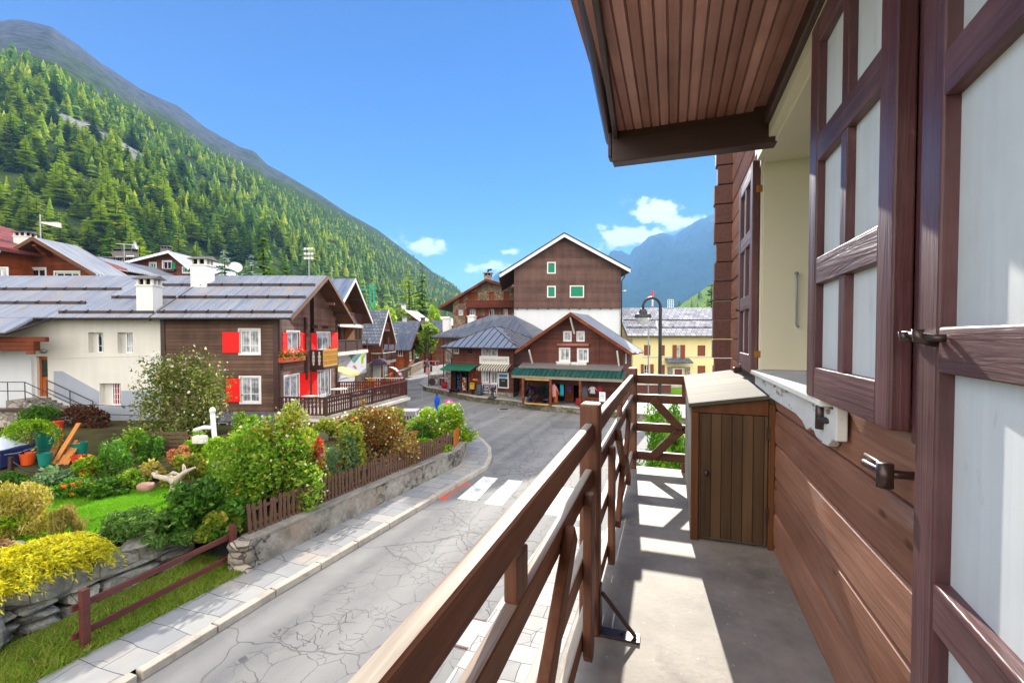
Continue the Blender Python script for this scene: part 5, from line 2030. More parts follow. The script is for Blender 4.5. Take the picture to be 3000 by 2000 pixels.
# grey and terracotta roofs further back
h6 = House('grey_roofed_barn', 'long barn with a pale grey metal roof among the trees', (-24, 82, .0), rad(-14), 11.0, 7.0, 5.2, 2.6, 'x')
h6.walls(M['timber_brown'])
h6.roof('slate', .6, (.5, .7), .14, barge='timber_brown')
h6.chimney(4.0, 2.2, .6, .6, 6, 8.6)
h6.chimney(7.5, 2.4, .6, .6, 6, 8.4, mat='slab_cap')
h7 = House('red_brown_house', 'red-brown house with a grey roof and a chimney behind the slate chalet', (-27.5, 102, .0), rad(-10), 7.5, 7.0, 8.2, 2.6, 'y')
h7.walls(M['timber_brick'])
h7.roof('slate', .7, (.6, .6), .15, barge='timber_brown')
h7.chimney(2.6, 2.0, .8, .8, 8.5, 12.4)
h8 = House('terracotta_house', 'small house with a terracotta roof at the foot of the wood', (-22.5, 112, .0), rad(-16), 9, 7, 7.4, 2.4, 'y')
h8.walls(M['timber_brick'])
h8.roof('terracotta', .7, (.6, .6), .15, barge='terracotta')
h9 = House('dark_roofed_house', 'dark house with a hipped grey roof behind the brown hut', (-21.5, 66.5, .0), rad(0), 6.5, 7, 5.0, 2.2, 'x')
h9.window('r', (905, 758, 912, 768), fw=.1, dp=.1, pane='pane')
h9.walls(M['timber_dark'])
h9.roof('slate', .9, (.5, .9), .15)

# ------------------------------------------------------------------ chalets behind the corrugated roofs on the left
hA = House('brown_chalet', 'brown chalet with white windows and a wide gable showing above the corrugated roof', (-45, 40.0, 3.0), 0, 9.3, 2.2, 7.55, 2.75, 'y', ro=.5)
hA.window('f', (70, 617, 104, 640), fw=.12, mull=(1, 0), casing=.12, pane='pane')
hA.window('f', (127, 625, 182, 650), fw=.12, mull=(2, 0), casing=.12, pane='pane')
hA.walls(M['timber_brown'])
hA.roof('corr_light', (.9, .6), (1.5, .3), .22, barge='soffit_far')
m = MB()
xr = 9.3 * .5
for i in range(6):
    m.box(xr - .16, xr + .16, -1.4 + i * .18, -.002, 9.75 - i * .12, 9.88 - i * .12)
m.build('bracket', M['timber_brown'], hA.t)
p = P(92, 555, 43)
hA.chimney(p.x + 45, 1.7, 1.1, 1.0, 8.5, P(92, 543, 43).z - 3.0)
hB = House('maroon_roofed_house', 'big house with a maroon metal roof cut off by the left picture edge', (-62, 36.5, 3.0), 0, 20, 12, 9.3, 4.4, 'y', ro=.36)
hB.window('f', (-14, 616, 17, 668), fw=.14, mull=(1, 0), casing=.1)
hB.walls(M['timber_brick'])
hB.roof('tile_red', .8, (1.6, .4), .3, barge='tile_red')
m = MB()
m.box(13, 20.8, -1.3, -.002, 8.55, 8.8)
m.box(13, 21.2, -1.5, -.0, 8.801, 9.0)
m.build('lean_to_roof', M['corr_light'], hB.t)
hC = House('long_brown_house', 'long brown house with a pale metal roof running back behind the gabled chalet', (-50.5, 45, 3.0), 0, 7.0, 17, 9.6, 1.25, 'y', ro=.57)
hC.window('r', (238, 629, 258, 637), fw=.12, mull=(1, 0), casing=.12)
hC.window('r', (262, 630, 281, 638), fw=.12, mull=(1, 0), casing=.12)
hC.window('r', (296, 634, 311, 641), fw=.12, mull=(1, 0), casing=.12)
hC.walls(M['timber_brown'])
hC.roof('corr_light', .9, (.8, .8), .2, barge='white_worn')
hD2 = House('green_shuttered_chalet', 'red-brown chalet with green shutters, flower boxes and a low white-edged gable', (-50.2, 60, 3.0), 0, 7.6, 10, 11.5, 1.45, 'y', ro=.77)
for (bx_, gs) in (((344.5, 604, 358, 616), None), ((374.5, 600, 393.5, 618), (394.5, 603, 404, 619)), ((420.5, 614, 437.5, 626), None)):
    hD2.window('f', bx_, fw=.1, casing=.12, pane='green_paint' if gs is None else 'pane')
    if gs: hD2.shutter('f', gs, 'green_paint')
a, b, c, d = hD2.fit('f', (374, 618, 404, 623))
hD2.walls(M['timber_red'])
hD2.roof('corr_dark', (.5, .9), (1.0, .6), .2, barge='white_paint')
m = MB()
hD2.slab(m, 'f', a, b, c, d, .04, .28)
m.build('flower_box', M['beam'], hD2.t)
hE = House('dormer_house', 'dark house with white windows and a flat roof behind the long metal roof', (-61.0, 66, 3.0), 0, 11.0, 6, 13.4, .5, 'x')
for bx_ in ((245, 594, 259, 601), (267.5, 591, 280, 604), (292.5, 589, 305.5, 603)):
    hE.window('f', bx_, fw=.12, casing=.14, pane='pane')
hE.walls(M['timber_dark'])
hE.roof('corr_dark', .8, (.6, .6), .2)
hE.chimney(3.5, 2, 2.9, 1.2, 13.4, 15.0, mat='slab_cap')
hE.chimney(9.6, 2, 1.0, 1.0, 13.4, 15.4, mat='slab_cap')
m = MB()
m.lathe([(.001, 14.9), (.45, 14.9), (.38, 15.1), (.02, 16.2), (.001, 16.2)], (5.6, 1.2, 0), 8)
m.build('turret_cap', M['corr_light'], hE.rf)

# ------------------------------------------------------------------ raised pavement and the shops
KZ = .45
kl = [(1007, 904), (1045, 914), (1085, 922), (1125, 927), (1167, 931), (1210, 938), (1250, 944), (1338, 952)]
kp = [G(x, y) for (x, y) in kl]
kp = [Vector((-8.6, 43.6, 0)), Vector((-7.9, 42.2, 0))] + kp + [Vector((8.2, 27.6, 0)), Vector((13, 24.5, 0))]
rp_ = thing('raised_pavement', 'raised stone pavement with a mossy kerb wall in front of the shops', 'pavement', (0, 34, 0))
o3 = Vector((0, 34, 0))
bk = [p + Vector((3.6, 5.5, 0)) for p in kp]
m = MB(o3)
for i in range(len(kp) - 1):
    a, b, c, d = kp[i], kp[i + 1], bk[i + 1], bk[i]
    m.poly([(a.x, a.y, KZ), (b.x, b.y, KZ), (c.x, c.y, KZ), (d.x, d.y, KZ)])
m.poly([(kp[0].x, kp[0].y, 0), (kp[0].x, kp[0].y, KZ), (bk[0].x, bk[0].y, KZ), (bk[0].x, bk[0].y, 0)])
m.build('paving', m_slabs('shop_paving', '#6f7378', '#8f9192', .8, .6, .6, '#8a857c'), rp_)


def m_mossy():
    mm = Mt('mossy_kerb_stone', .9, .15)
    a = mm.noise(1.6, 5)
    b = mm.noise(8, 5)
    c = mm.mix(mm.rng(b, .35, .65), C('#5a564c'), C('#8b8579'))
    c = mm.mix(mm.math('MULTIPLY', mm.rng(a, .45, .6), .75), c, C('#4d5230'))
    ed = mm.n('TexVoronoi', {'Vector': mm.n('VectorMath', {0: mm.co(), 1: (1, 1, 2.2)}, operation='MULTIPLY').outputs[0], 'Scale': 1.1}, feature='DISTANCE_TO_EDGE').outputs['Distance']
    mm.col(mm.mix(mm.rng(ed, .03, .006), c, C('#35322c')))
    mm.bump(b, .03)
    return mm.m


M['mossy'] = m_mossy()
m = MB(o3)
for i in range(len(kp) - 1):
    a, b = kp[i], kp[i + 1]
    m.poly([(a.x, a.y, -.05), (b.x, b.y, -.05), (b.x, b.y, KZ - .06), (a.x, a.y, KZ - .06)])
m.build('kerb_wall', M['mossy'], rp_)
m = MB(o3)
e1, e2 = offset_line(kp, .04), offset_line(kp, -.3)
for i in range(len(kp) - 1):
    q = [e1[i], e1[i + 1], e2[i + 1], e2[i]]
    m.prism([(p.x, p.y, KZ - .059) for p in q], (0, 0, .075))
m.build('edge_stone', M['kerb'], rp_)
m = MB()
lp = [G(961, 882), G(981, 893), G(1003, 900), G(1030, 880), G(1000, 855)]
m.prism([(p.x, p.y, -.02) for p in lp], (0, 0, .15))
tag(m.build('corner_pavement', M['slabs']), kind='structure')


def rot_house(name, label, pxr, Yr, rot_deg, Wd, D, H, rise, ridge, z0=KZ, cat='shop', **kw):
    """place by its front right corner"""
    a = (pxr - 1176) / F
    xr, yr = a * Yr, Yr
    r = -rad(rot_deg)
    return House(name, label, (xr - Wd * math.cos(r), yr - Wd * math.sin(r), z0), r, Wd, D, H, rise, ridge, cat, **kw)


# souvenir chalet
hs2 = rot_house('souvenir_shop', 'red-brown gabled shop chalet with a green-edged porch roof and two pale signs', 1432, 30.4, 25, 6.75, 2.9, 4.02, 2.2, 'y')
for bx_ in ((1286, 800, 1308, 828.5), (1327.5, 801.5, 1350, 829.5)):
    hs2.window('f', bx_, fw=.07, mull=(1, 0), casing=.06, dp=.1)
for bx_ in ((1295.5, 762, 1311.5, 782.5), (1326, 762, 1341.5, 782.5)):
    hs2.window('f', bx_, fw=.06, mull=(0, 0), casing=.05, dp=.1)
hs2.window('f', (1267, 883, 1333, 938), fw=.05, mull=(0, 0), dp=1.2, frame='beam', pane='dark', name='entrance')
hs2.window('r', (1436, 812, 1441, 835), fw=.08, dp=.1)
hs2.walls(M['timber_red'])
hs2.roof('corr_light', .75, (.95, .3), .12, barge='timber_brown')
m = MB()
for x in (.25, 6.5):
    m.bar(hs2.pt('f', x, 2.55, .06), hs2.pt('f', x, 3.75, .8), .09, .09)
m.bar(hs2.pt('f', 3.37, 4.9, .06), hs2.pt('f', 3.3, 6.0, .8), .1, .1)
m.build('strut', M['white_worn'], hs2.t)
for q in (('f', 5.0, 1.5, 5.12, 5.2, .001, .05), ('f', 0, 0, .14, 4.0, .001, .06), ('f', 6.61, 0, 6.75, 4.0, .001, .06)):
    m = MB()
    hs2.slab(m, *q)
    m.build('corner_board', M['timber_red'], hs2.t)
a, b, c, d = hs2.fit('f', (1279, 789, 1352, 795), .2)
m = MB()
m.tube([hs2.pt('f', a, (b + d) / 2, .14), hs2.pt('f', c, (b + d) / 2, .14)], .11, 10)
m.build('awning_roll', m_plain('striped_awning_cloth', '#a5685a', .8, .1, .2, 6), hs2.t, smooth=True)
# porch
yf = 1.55
m = MB()
hs2.slab(m, 'f', -.55, 1.95, 7.0, 2.07, .005, .5)
pr0 = [(.0, 2.72), (.95, 2.45), (.95, 2.53), (.0, 2.80)]
m = MB()
m.prism([hs2.pt('f', -.55, z, o) for (o, z) in pr0], hs2.pt('f', 7.35, 0) - hs2.pt('f', 0, 0))
pr_ = m.build('porch_roof', M['slab_cap'], hs2.t)
m = MB()
pr1 = [(.94, 2.33), (yf + .12, 2.02), (yf + .12, 2.08), (.94, 2.42)]
m.prism([hs2.pt('f', -.8, z, o) for (o, z) in pr1], hs2.pt('f', 7.9, 0) - hs2.pt('f', 0, 0))
m.build('green_edge', m_corrug('green_metal_sheet', '#1d5a50', 0, .3, .1, .4, .3), pr_)
m = MB()
hs2.slab(m, 'f', -.75, 1.80, 7.05, 1.99, yf + .02, yf + .09)
m.build('porch_fascia', m_wood('pale_fascia_wood', '#6a6557', '#8f8a78', 0), pr_)
for px_ in (1201.5, 1264.5, 1332.5):
    a = hs2.hit('f', px_, 905, yf)[0]
    m = MB()
    hs2.slab(m, 'f', a - .07, 0, a + .07, 1.80, yf - .07, yf + .07)
    m.build('porch_post', M['timber_brown'], hs2.t, bev=.01)
a0 = hs2.hit('f', 1334, 920, yf)[0]
m = MB()
for (z0, z1) in ((.05, .14), (.34, .40), (.62, .72)):
    hs2.slab(m, 'f', a0 + .1, z0, 7.0, z1, yf - .03, yf + .03)
for i in range(9):
    x = a0 + .12 + i * (6.9 - a0) / 9
    hs2.slab(m, 'f', x, .1401, x + .16, .3399, yf - .02, yf + .02)
    hs2.slab(m, 'f', x, .4001, x + .16, .6199, yf - .02, yf + .02)
hs2.slab(m, 'f', 6.93, 0, 7.07, 1.80, yf - .07, yf + .07)
m.build('porch_railing', M['timber_brown'], hs2.t)
# show window glazing between the posts
a1, a2 = hs2.hit('f', 1206, 900, yf)[0], hs2.hit('f', 1261, 900, yf)[0]
m = MB()
hs2.slab(m, 'f', a1, 0, a2, .10, yf - .05, yf + .05)
hs2.slab(m, 'f', a1, 1.68, a2, 1.79, yf - .05, yf + .05)
sw = m.build('show_window', M['gold'], hs2.t)
gl = Mt('show_window_glass', .03, .5)
gl.bs.inputs['Base Color'].default_value = (.9, .95, .95, 1)
gl.bs.inputs['Transmission Weight'].default_value = 1.0
gl.bs.inputs['IOR'].default_value = 1.02
M['clear'] = gl.m
m = MB()
hs2.slab(m, 'f', a1, .101, a2, 1.679, yf - .008, yf + .004)
m.build('glass', M['clear'], sw)
hs2w = hs2.M4


def at(h, side, px, py, out):
    a, z = h.hit(side, px, py, out)
    return a, z


# signs
def sign(h, box, label, lines, out, name='shop_sign', mat='white_worn', tmat='lettering_grey', border=None):
    a, b, c, d = h.fit('f', box, out)
    base = h.M4 @ h.pt('f', (a + c) / 2, b, out)
    t = thing(name, label, 'sign', base, h.rot)
    w, hh = c - a, d - b
    m = MB()
    m.box(-w / 2, w / 2, -.03, 0.02, 0, hh)
    m.build('board', M[mat], t)
    if border:
        m = MB()
        for q in ((-w / 2, -w / 2 + .07, 0, hh), (w / 2 - .07, w / 2, 0, hh), (-w / 2 + .0705, w / 2 - .0705, hh - .07, hh), (-w / 2 + .0705, w / 2 - .0705, 0, .07)):
            m.box(q[0], q[1], -.05, -.0305, q[2], q[3])
        m.build('frame', M[border], t)
    for (txt, fz, size, tm) in lines:
        lettering(t, txt, (0, -.036, hh * fz), 0, size, tm or tmat)
    return t, w, hh


M['lettering_grey'] = m_plain('faded_lettering', '#6f6c6c', .7, .2, .1)
M['lettering_white'] = m_plain('white_lettering', '#d6d0d6', .6, .2, .05)
M['violet'] = m_plain('violet_board', '#3a2a44', .6, .2, .1)
sign(hs2, (1277, 830, 1310.5, 851), 'left pale sign on the souvenir shop, three lines of faded script', [('Emporium', .72, .26, None), ('Neodonati', .47, .28, None), ('onneik', .2, .2, None)], .25)
sign(hs2, (1312, 831.5, 1347, 853.5), 'right pale sign on the souvenir shop with two lines of faded capitals', [('DMLODO', .62, .3, None), ('20T4', .25, .27, None)], .25)
a, b, c, d = hs2.fit('f', (1274, 852, 1352, 858), .3)
m = MB()
hs2.slab(m, 'f', a, b - .02, c, b + .06, .002, .42)
m.build('sign_shelf', M['white_worn'], hs2.t)
# goods hung and stood in the porch
COLS = {'navy': '#232b52', 'blue': '#2f62a8', 'teal': '#1f93a3', 'pink': '#c48a8e', 'orange': '#b55a22', 'red': '#9a2430', 'white': '#c9c6c4', 'grey': '#5a5860', 'green': '#2f6a48', 'purple': '#5a3a68', 'brown': '#5d3a26', 'yellow': '#c8a540'}
for k_, v_ in COLS.items(): M['c_' + k_] = m_plain(k_ + '_cloth', v_, .8, .15, .25, 6)


def garment(h, px, pyt, pyb, out, w, mat, label, name='hanging_garment', group='clothes hung in the souvenir shop porch', style=0):
    a, z1 = h.hit('f', px, pyt, out)
    z0 = h.hit('f', px, pyb, out)[1]
    base = h.M4 @ h.pt('f', a, z0, out)
    t = thing(name, label, 'clothing' if style == 0 else 'towel', base, h.rot, group)
    H_ = z1 - z0
    m = MB()
    n_ = 7
    for r in range(6):
        pass
    rows = 7
    pts = []
    for r in range(rows):
        f = r / (rows - 1)
        ww = w * ((1.0 - .12 * f) if style else (.8 + .25 * (1 - f) - (.45 if f > .93 else 0)))
        for i in range(n_):
            x = (i / (n_ - 1) - .5) * ww
            pts.append((x, .03 * math.sin(i * 2.1 + r * .4) - .0, H_ * f))
    fs = [(r * n_ + i, r * n_ + i + 1, (r + 1) * n_ + i + 1, (r + 1) * n_ + i) for r in range(rows - 1) for i in range(n_ - 1)]
    m.add(pts, fs)
    if style == 0:
        for sx in (-1, 1):
            m.add([(sx * w * .38, 0, H_ * .92), (sx * w * .38, .01, H_ * .66), (sx * w * .78, .0, H_ * .45), (sx * w * .85, 0, H_ * .55)], [(0, 1, 2, 3)])
    o = m.build('cloth', M[mat], t, smooth=True)
    sm_ = o.modifiers.new('solid', 'SOLIDIFY')
    sm_.thickness = .025
    m = MB()
    m.tube([(0, 0, H_ * .9), (0, 0, H_ + .06)], .008, 5)
    m.tube([(-w * .35, 0, H_ * .93), (0, 0, H_ * 1.0), (w * .35, 0, H_ * .93)], .008, 5)
    m.build('hanger', M['iron'], t)


garment(hs2, 1290, 883, 909, 1.0, .30, 'c_teal', 'turquoise towel hanging by the shop entrance', 'towel', 'towels in the shop porch', 1)
garment(hs2, 1272, 882, 912, 1.35, .32, 'c_pink', 'pale pink garment hanging on the post left of the entrance')
garment(hs2, 1276, 886, 926, 1.15, .30, 'c_orange', 'orange-brown garment hanging low left of the entrance')
garment(hs2, 1306, 884, 902, .2, .36, 'c_purple', 'dark patterned jumper hanging in the doorway')
garment(hs2, 1343, 887, 914, .9, .42, 'c_grey', 'grey and white jumper left of the others above the porch railing')
garment(hs2, 1361, 887, 904, .9, .36, 'c_white', 'white-fronted garment in the middle above the porch railing')
garment(hs2, 1377, 887, 902, .9, .34, 'c_red', 'red garment right of the white one above the porch railing')
garment(hs2, 1326, 914, 930, 1.3, .26, 'c_red', 'small red and white cloth beside the porch steps', 'towel', 'towels in the shop porch', 1)
garment(hs2, 1222, 886, 906, .8, .55, 'c_purple', 'dark jacket displayed high in the show window')
garment(hs2, 1250, 886, 903, .8, .5, 'c_green', 'green cloth displayed at the right of the show window')
for (px_, py_, r_, h_, mt, lab) in ((1210, 924, .12, .34, 'c_white', 'white figurine at the left of the show window'), (1217, 924, .16, .30, 'c_blue', 'blue and white vase in the show window'),
                                    (1232, 925, .22, .26, 'c_orange', 'orange basket in the middle of the show window'), (1232, 912, .15, .22, 'c_white', 'white ornament above the orange basket'),
                                    (1253, 924, .2, .46, 'c_navy', 'navy blue jar at the right of the show window'), (1221, 906, .16, .3, 'c_yellow', 'yellow-brown rucksack in the show window'),
                                    (1258, 893, .14, .22, 'c_blue', 'blue hat hung at the right end of the show window')):
    a, z = hs2.hit('f', px_, py_, 1.1)
    base = hs2.M4 @ hs2.pt('f', a, max(z, .02), 1.1)
    t = thing('souvenir', lab, 'souvenir', base, hs2.rot, 'goods in the shop show window')
    m = MB()
    m.lathe([(.001, 0), (r_ * .7, 0), (r_, h_ * .35), (r_ * .95, h_ * .6), (r_ * .5, h_ * .85), (r_ * .6, h_), (.001, h_ * .98)], (0, 0, 0), 14)
    m.build('body', M[mt], t, smooth=True)
    m = MB()
    m.lathe([(r_ * .98, h_ * .38), (r_ * 1.02, h_ * .4), (r_ * 1.01, h_ * .52), (r_ * .97, h_ * .54)], (0, 0, 0), 14)
    m.build('band', M['c_white' if mt != 'c_white' else 'c_blue'], t, smooth=True)
a, z = hs2.hit('f', 1384, 909, yf)
t = thing('notice_board', 'white notice board at the right of the porch railing', 'notice board', hs2.M4 @ hs2.pt('f', a, z - .36, yf + .06), hs2.rot)
m = MB()
m.box(-.2, .2, -.02, .0, 0, .62)
m.build('board', M['white_paint'], t)
m = MB()
for q in (.45, .35, .25):
    m.box(-.13, .13, -.023, -.0205, q, q + .03)
m.build('print', M['lettering_grey'], t)
# shop door
m = MB()
a, b, c, d = hs2.fit('f', (1288, 884, 1308, 926))
hs2.slab(m, 'f', a, .02, c, 1.75, -1.0, -.94)
m.build('door', M['orange_door'], hs2.t)

# hip-roofed kiosk-like shop
hs1 = rot_house('corner_shop', 'brown corner shop with a hipped metal roof, green canopy and striped awning', 1179, 35.3, 27, 5.7, 5.0, 3.72, 0, 'x')
for bx_ in ((1107.5, 798, 1123, 817.5), (1127.5, 799, 1142, 818)):
    hs1.window('f', bx_, fw=.06, mull=(0, 0), casing=.05, dp=.1, frame='white_worn')
hs1.window('f', (1043.5, 797, 1053, 811), fw=.06, mull=(1, 0), casing=.05, dp=.1, frame='white_worn', pane='pane')
hs1.window('f', (1072.5, 797.5, 1084, 813), fw=.05, mull=(0, 0), dp=.15, frame='timber_brown', pane='pane')
for bx_ in ((1108, 850, 1122, 878), (1127.5, 852, 1142, 880)):
    hs1.window('f', bx_, fw=.06, mull=(1, 0), casing=.05, dp=.1)
hs1.window('f', (1036, 850, 1076, 900), fw=.06, mull=(2, 0), dp=.5, frame='timber_brown', pane='dark', name='shop_front')
hs1.window('f', (1082, 850, 1095, 902), fw=.08, mull=(0, 0), dp=.12, frame='timber_brick', pane='timber_brown', name='door')
hs1.walls(M['timber_red'])
m = MB()
hs1.slab(m, 'f', 2.3, -.02, 5.72, .30, .002, .06)
hs1.slab(m, 'r', -.06, -.02, 5.0, .30, .002, .06)
m.build('plinth', M['rubble'], hs1.t)
m = MB()
z0, zt_ = 3.73, 5.5
ov = .75
e = [(-ov, -ov), (5.7 + ov, -ov), (5.7 + ov, 5.0 + ov), (-ov, 5.0 + ov)]
ap_ = [(2.7, 2.2, zt_), (3.2, 2.8, zt_)]
pts = [(x, y, z0) for (x, y) in e] + ap_ + [(x, y, z0 + .12) for (x, y) in e]
m.add(pts, [(3, 2, 1, 0), (6, 7, 5, 4), (7, 8, 5), (8, 9, 4, 5), (9, 6, 4), (0, 1, 7, 6), (1, 2, 8, 7), (2, 3, 9, 8), (3, 0, 6, 9)])
M['seam'] = m_plain('zinc_roof', '#8d939e', .38, .5, .14, 1.5, 0, .5)
rf1 = m.build('roof', M['seam'], hs1.t)
m = MB()


def rib(p, q):
    m.bar(Vector(p) + Vector((0, 0, .02)), Vector(q) + Vector((0, 0, .02)), .035, .05)


A, B_, Cc, Dd = [Vector((x, y, z0 + .12)) for (x, y) in e]
T0, T1 = Vector(ap_[0]), Vector(ap_[1])
for i in range(1, 12):
    f = i / 12
    base = A.lerp(B_, f)
    up = T0
    dz = min(f / .46, (1 - f) / .54)
    q = A.lerp(T0, f / .46) if f < .46 else B_.lerp(T0, (1 - f) / .54)
    rib(base, Vector((base.x, base.y + (q.y - base.y), q.z)) if True else q)
for i in range(1, 10):
    f = i / 10
    base = B_.lerp(Cc, f)
    q = B_.lerp(T1, f / .5) if f < .5 else Cc.lerp(T1, (1 - f) / .5)
    rib(base, Vector((q.x, base.y, q.z)))
    base = A.lerp(Dd, f)
    q = A.lerp(T0, f / .5) if f < .5 else Dd.lerp(T0, (1 - f) / .5)
    rib(base, Vector((q.x, base.y, q.z)))
for (p, q) in ((A, T0), (B_, T0), (Cc, T1), (Dd, T1), (T0, T1)):
    rib(p, q)
m.build('seam', M['gutter'], rf1)
m = MB()
m.tube([A + Vector((0, -.06, -.06)), B_ + Vector((.06, -.06, -.06)), Cc + Vector((.06, 0, -.06))], .06, 7)
m.tube([B_ + Vector((-.5, .6, -.1)), (5.78, -.08, 3.3), (5.78, -.08, 0)], .04, 6)
m.tube([A + Vector((.3, .1, -.1)), (-.05, -.08, 3.3), (-.05, -.08, 0)], .04, 6)
m.build('gutter', M['gutter'], rf1, smooth=True)
sign(hs1, (1102, 818, 1169.5, 836), 'wide pale sign with faded grey lettering on the corner shop', [('CARTOLERIA BUVETTE', .5, .23, None)], .05, border='white_paint')
t, w_, h_ = sign(hs1, (1108, 881, 1142.5, 902), 'violet sign with white lettering in a white frame on the corner shop', [('SPORT', .64, .34, 'lettering_white'), ('ARTICOLI', .30, .26, 'lettering_white')], .05, mat='violet', border='lettering_white')
t, w_, h_ = sign(hs1, (1144.5, 855.5, 1168.5, 891), 'framed dark poster with a blue sky band on the corner shop', [], .05, 'framed_poster', 'white_paint')
m = MB()
m.box(-w_ / 2 + .09, w_ / 2 - .09, -.036, -.031, .08, h_ * .62)
m.build('dark_field', M['black_metal'], t)
m = MB()
m.box(-w_ / 2 + .09, w_ / 2 - .11, -.036, -.031, h_ * .72, h_ * .88)
m.build('blue_band', m_plain('poster_blue', '#1b7fae', .4, .3, .1), t)
lettering(t, 'SPORT', (0, -.036, h_ * .66), 0, .22, 'lettering_grey')
lettering(t, 'annex', (0, -.038, h_ * .48), 0, .12, 'lettering_white')
# canopy and striped awning
a, b, c, d = hs1.fit('f', (1031, 838, 1092, 848), .6)
cz = hs1.hit('f', 1060, 836, .1)[1]
ca = thing('canopy', 'dark green sloping canopy over the corner shop entrance', 'canopy', hs1.M4 @ hs1.pt('f', 1.2, cz, 0), hs1.rot)
m = MB()
mm_ = lambda a_, z_, o_: hs1.pt('f', a_, z_, o_) - hs1.pt('f', 1.2, cz, 0)
m.add([mm_(-.35, cz, .01), mm_(2.55, cz, .01), mm_(2.45, cz - .38, 1.15), mm_(-.45, cz - .38, 1.15), mm_(-.35, cz - .04, .01), mm_(2.55, cz - .04, .01), mm_(2.45, cz - .46, 1.15), mm_(-.45, cz - .46, 1.15)],
      [(0, 1, 2, 3), (7, 6, 5, 4), (3, 2, 6, 7), (0, 3, 7, 4), (1, 5, 6, 2)])
m.build('sheet', m_plain('green_canopy', '#1e6048', .6, .3, .12, 3), ca)
m = MB()
for a_ in (-.3, 1.1, 2.35):
    m.bar(mm_(a_, cz - .9, .02), mm_(a_, cz - .45, 1.0), .04, .04)
m.build('bracket', M['beam'], ca)


def m_stripe():
    mm = Mt('striped_awning', .85, .15)
    q = mm.xyz(mm.co())
    f = mm.math('FRACT', mm.math('MULTIPLY', q[0], 1 / .23))
    mm.col(mm.mix(mm.math('GREATER_THAN', f, .5), C('#5d5750'), C('#b7b2a3')))
    return mm.m


a, b, c, d = hs1.fit('f', (1101, 837, 1169, 851), .4)
aw2 = thing('awning', 'grey and cream striped awning with a scalloped edge on the corner shop', 'awning', hs1.M4 @ hs1.pt('f', a, d, 0), hs1.rot)
L_ = c - a
m = MB()
m.add([(0, -.02, .05), (L_, -.02, .05), (L_ + .03, -.75, -.30), (-.03, -.75, -.30), (0, -.02, .02), (L_, -.02, .02), (L_ + .03, -.75, -.33), (-.03, -.75, -.33)],
      [(0, 1, 2, 3), (7, 6, 5, 4), (0, 3, 7, 4), (1, 5, 6, 2)])
nsc = 14
for i in range(nsc):
    x0, x1 = -.03 + i * (L_ + .06) / nsc, -.03 + (i + 1) * (L_ + .06) / nsc
    xm = (x0 + x1) / 2
    m.prism([(x0, -.752, -.33), (x0, -.752, -.46), (xm, -.752, -.52), (x1, -.752, -.46), (x1, -.752, -.30), (x0, -.752, -.30)], (0, -.012, 0))
m.build('cloth', m_stripe(), aw2)
m = MB()
m.bar((.03, -.01, -.5), (.0, -.74, -.34), .025, .025)
m.bar((L_ - .03, -.01, -.5), (L_, -.74, -.34), .025, .025)
m.build('arm', M['iron'], aw2)


# things standing in front of the corner shop
def stand(px, py, Y, label, cat, name, group=None, z=KZ, rot=hs1.rot):
    p = G(px, py, z)
    return thing(name, label, cat, (p.x, p.y, z), rot, group)


def card_rack(px, py, mat, label, w=.5, h=1.5):
    t = stand(px, py, 0, label, 'display rack', 'display_rack', 'racks in front of the corner shop')
    m = MB()
    m.box(-w / 2, w / 2, -.12, .12, 0, .05)
    for x in (-w / 2 + .015, w / 2 - .015):
        m.box(x - .015, x + .015, -.02, .02, .051, h)
    for i in range(5):
        m.box(-w / 2 + .031, w / 2 - .031, -.10, .02, .25 + i * h * .16, .27 + i * h * .16)
    m.build('frame', M['grey_metal'], t)
    for i in range(5):
        for j in range(3):
            m = MB()
            x = -w / 2 + .04 + j * (w - .08) / 3
            m.box(x, x + (w - .08) / 3 - .02, -.09, -.07, .272 + i * h * .16, .272 + i * h * .16 + h * .13)
            m.build('card', M[mat[(i + j) % len(mat)]], t)


card_rack(1044, 898, ['c_blue', 'c_white', 'c_navy'], 'rack of blue and white cards at the left of the corner shop entrance', .62, 1.5)
card_rack(1055, 901, ['c_blue', 'c_navy'], 'narrow rack of blue leaflets left of the orange card rack', .36, 1.5)
card_rack(1067, 903, ['c_orange', 'c_white', 'c_yellow', 'c_red'], 'rack of orange and yellow postcards right of the entrance opening', .44, 1.35)
t = stand(1086, 905, 0, 'yellow letter box on the brown door of the corner shop', 'letter box', 'letter_box')
m = MB()
m.box(-.2, .2, -.16, .0, .42, .95)
m.build('box', M['c_yellow'], t, bev=.01)
m = MB()
m.box(-.14, .14, -.168, -.161, .83, .87)
m.build('slot', M['dark'], t)
m = MB()
m.box(-.04, .04, -.14, -.02, 0, .419)
m.build('stand', M['iron'], t)
t = stand(1091, 873, 0, 'small orange sign above the yellow letter box', 'sign', 'orange_sign')
a, z = hs1.hit('f', 1091, 872, .1)
t.location = hs1.M4 @ hs1.pt('f', a, z - .09, .06)
m = MB()
m.box(-.25, .25, -.03, .0, 0, .2)
m.build('plate', M['c_orange'], t)
lettering(t, 'APERTO', (0, -.036, .1), 0, .12, 'lettering_white')
t = stand(1101, 908, 0, 'dark blue-grey barrel standing beside the corner shop door', 'barrel', 'barrel')
m = MB()
m.lathe([(.001, 0), (.21, 0), (.25, .2), (.27, .42), (.25, .64), (.21, .84), (.001, .83)], (0, 0, 0), 18)
m.build('staves', m_plain('barrel_wood', '#4a5560', .6, .2, .2, 8), t, smooth=True)
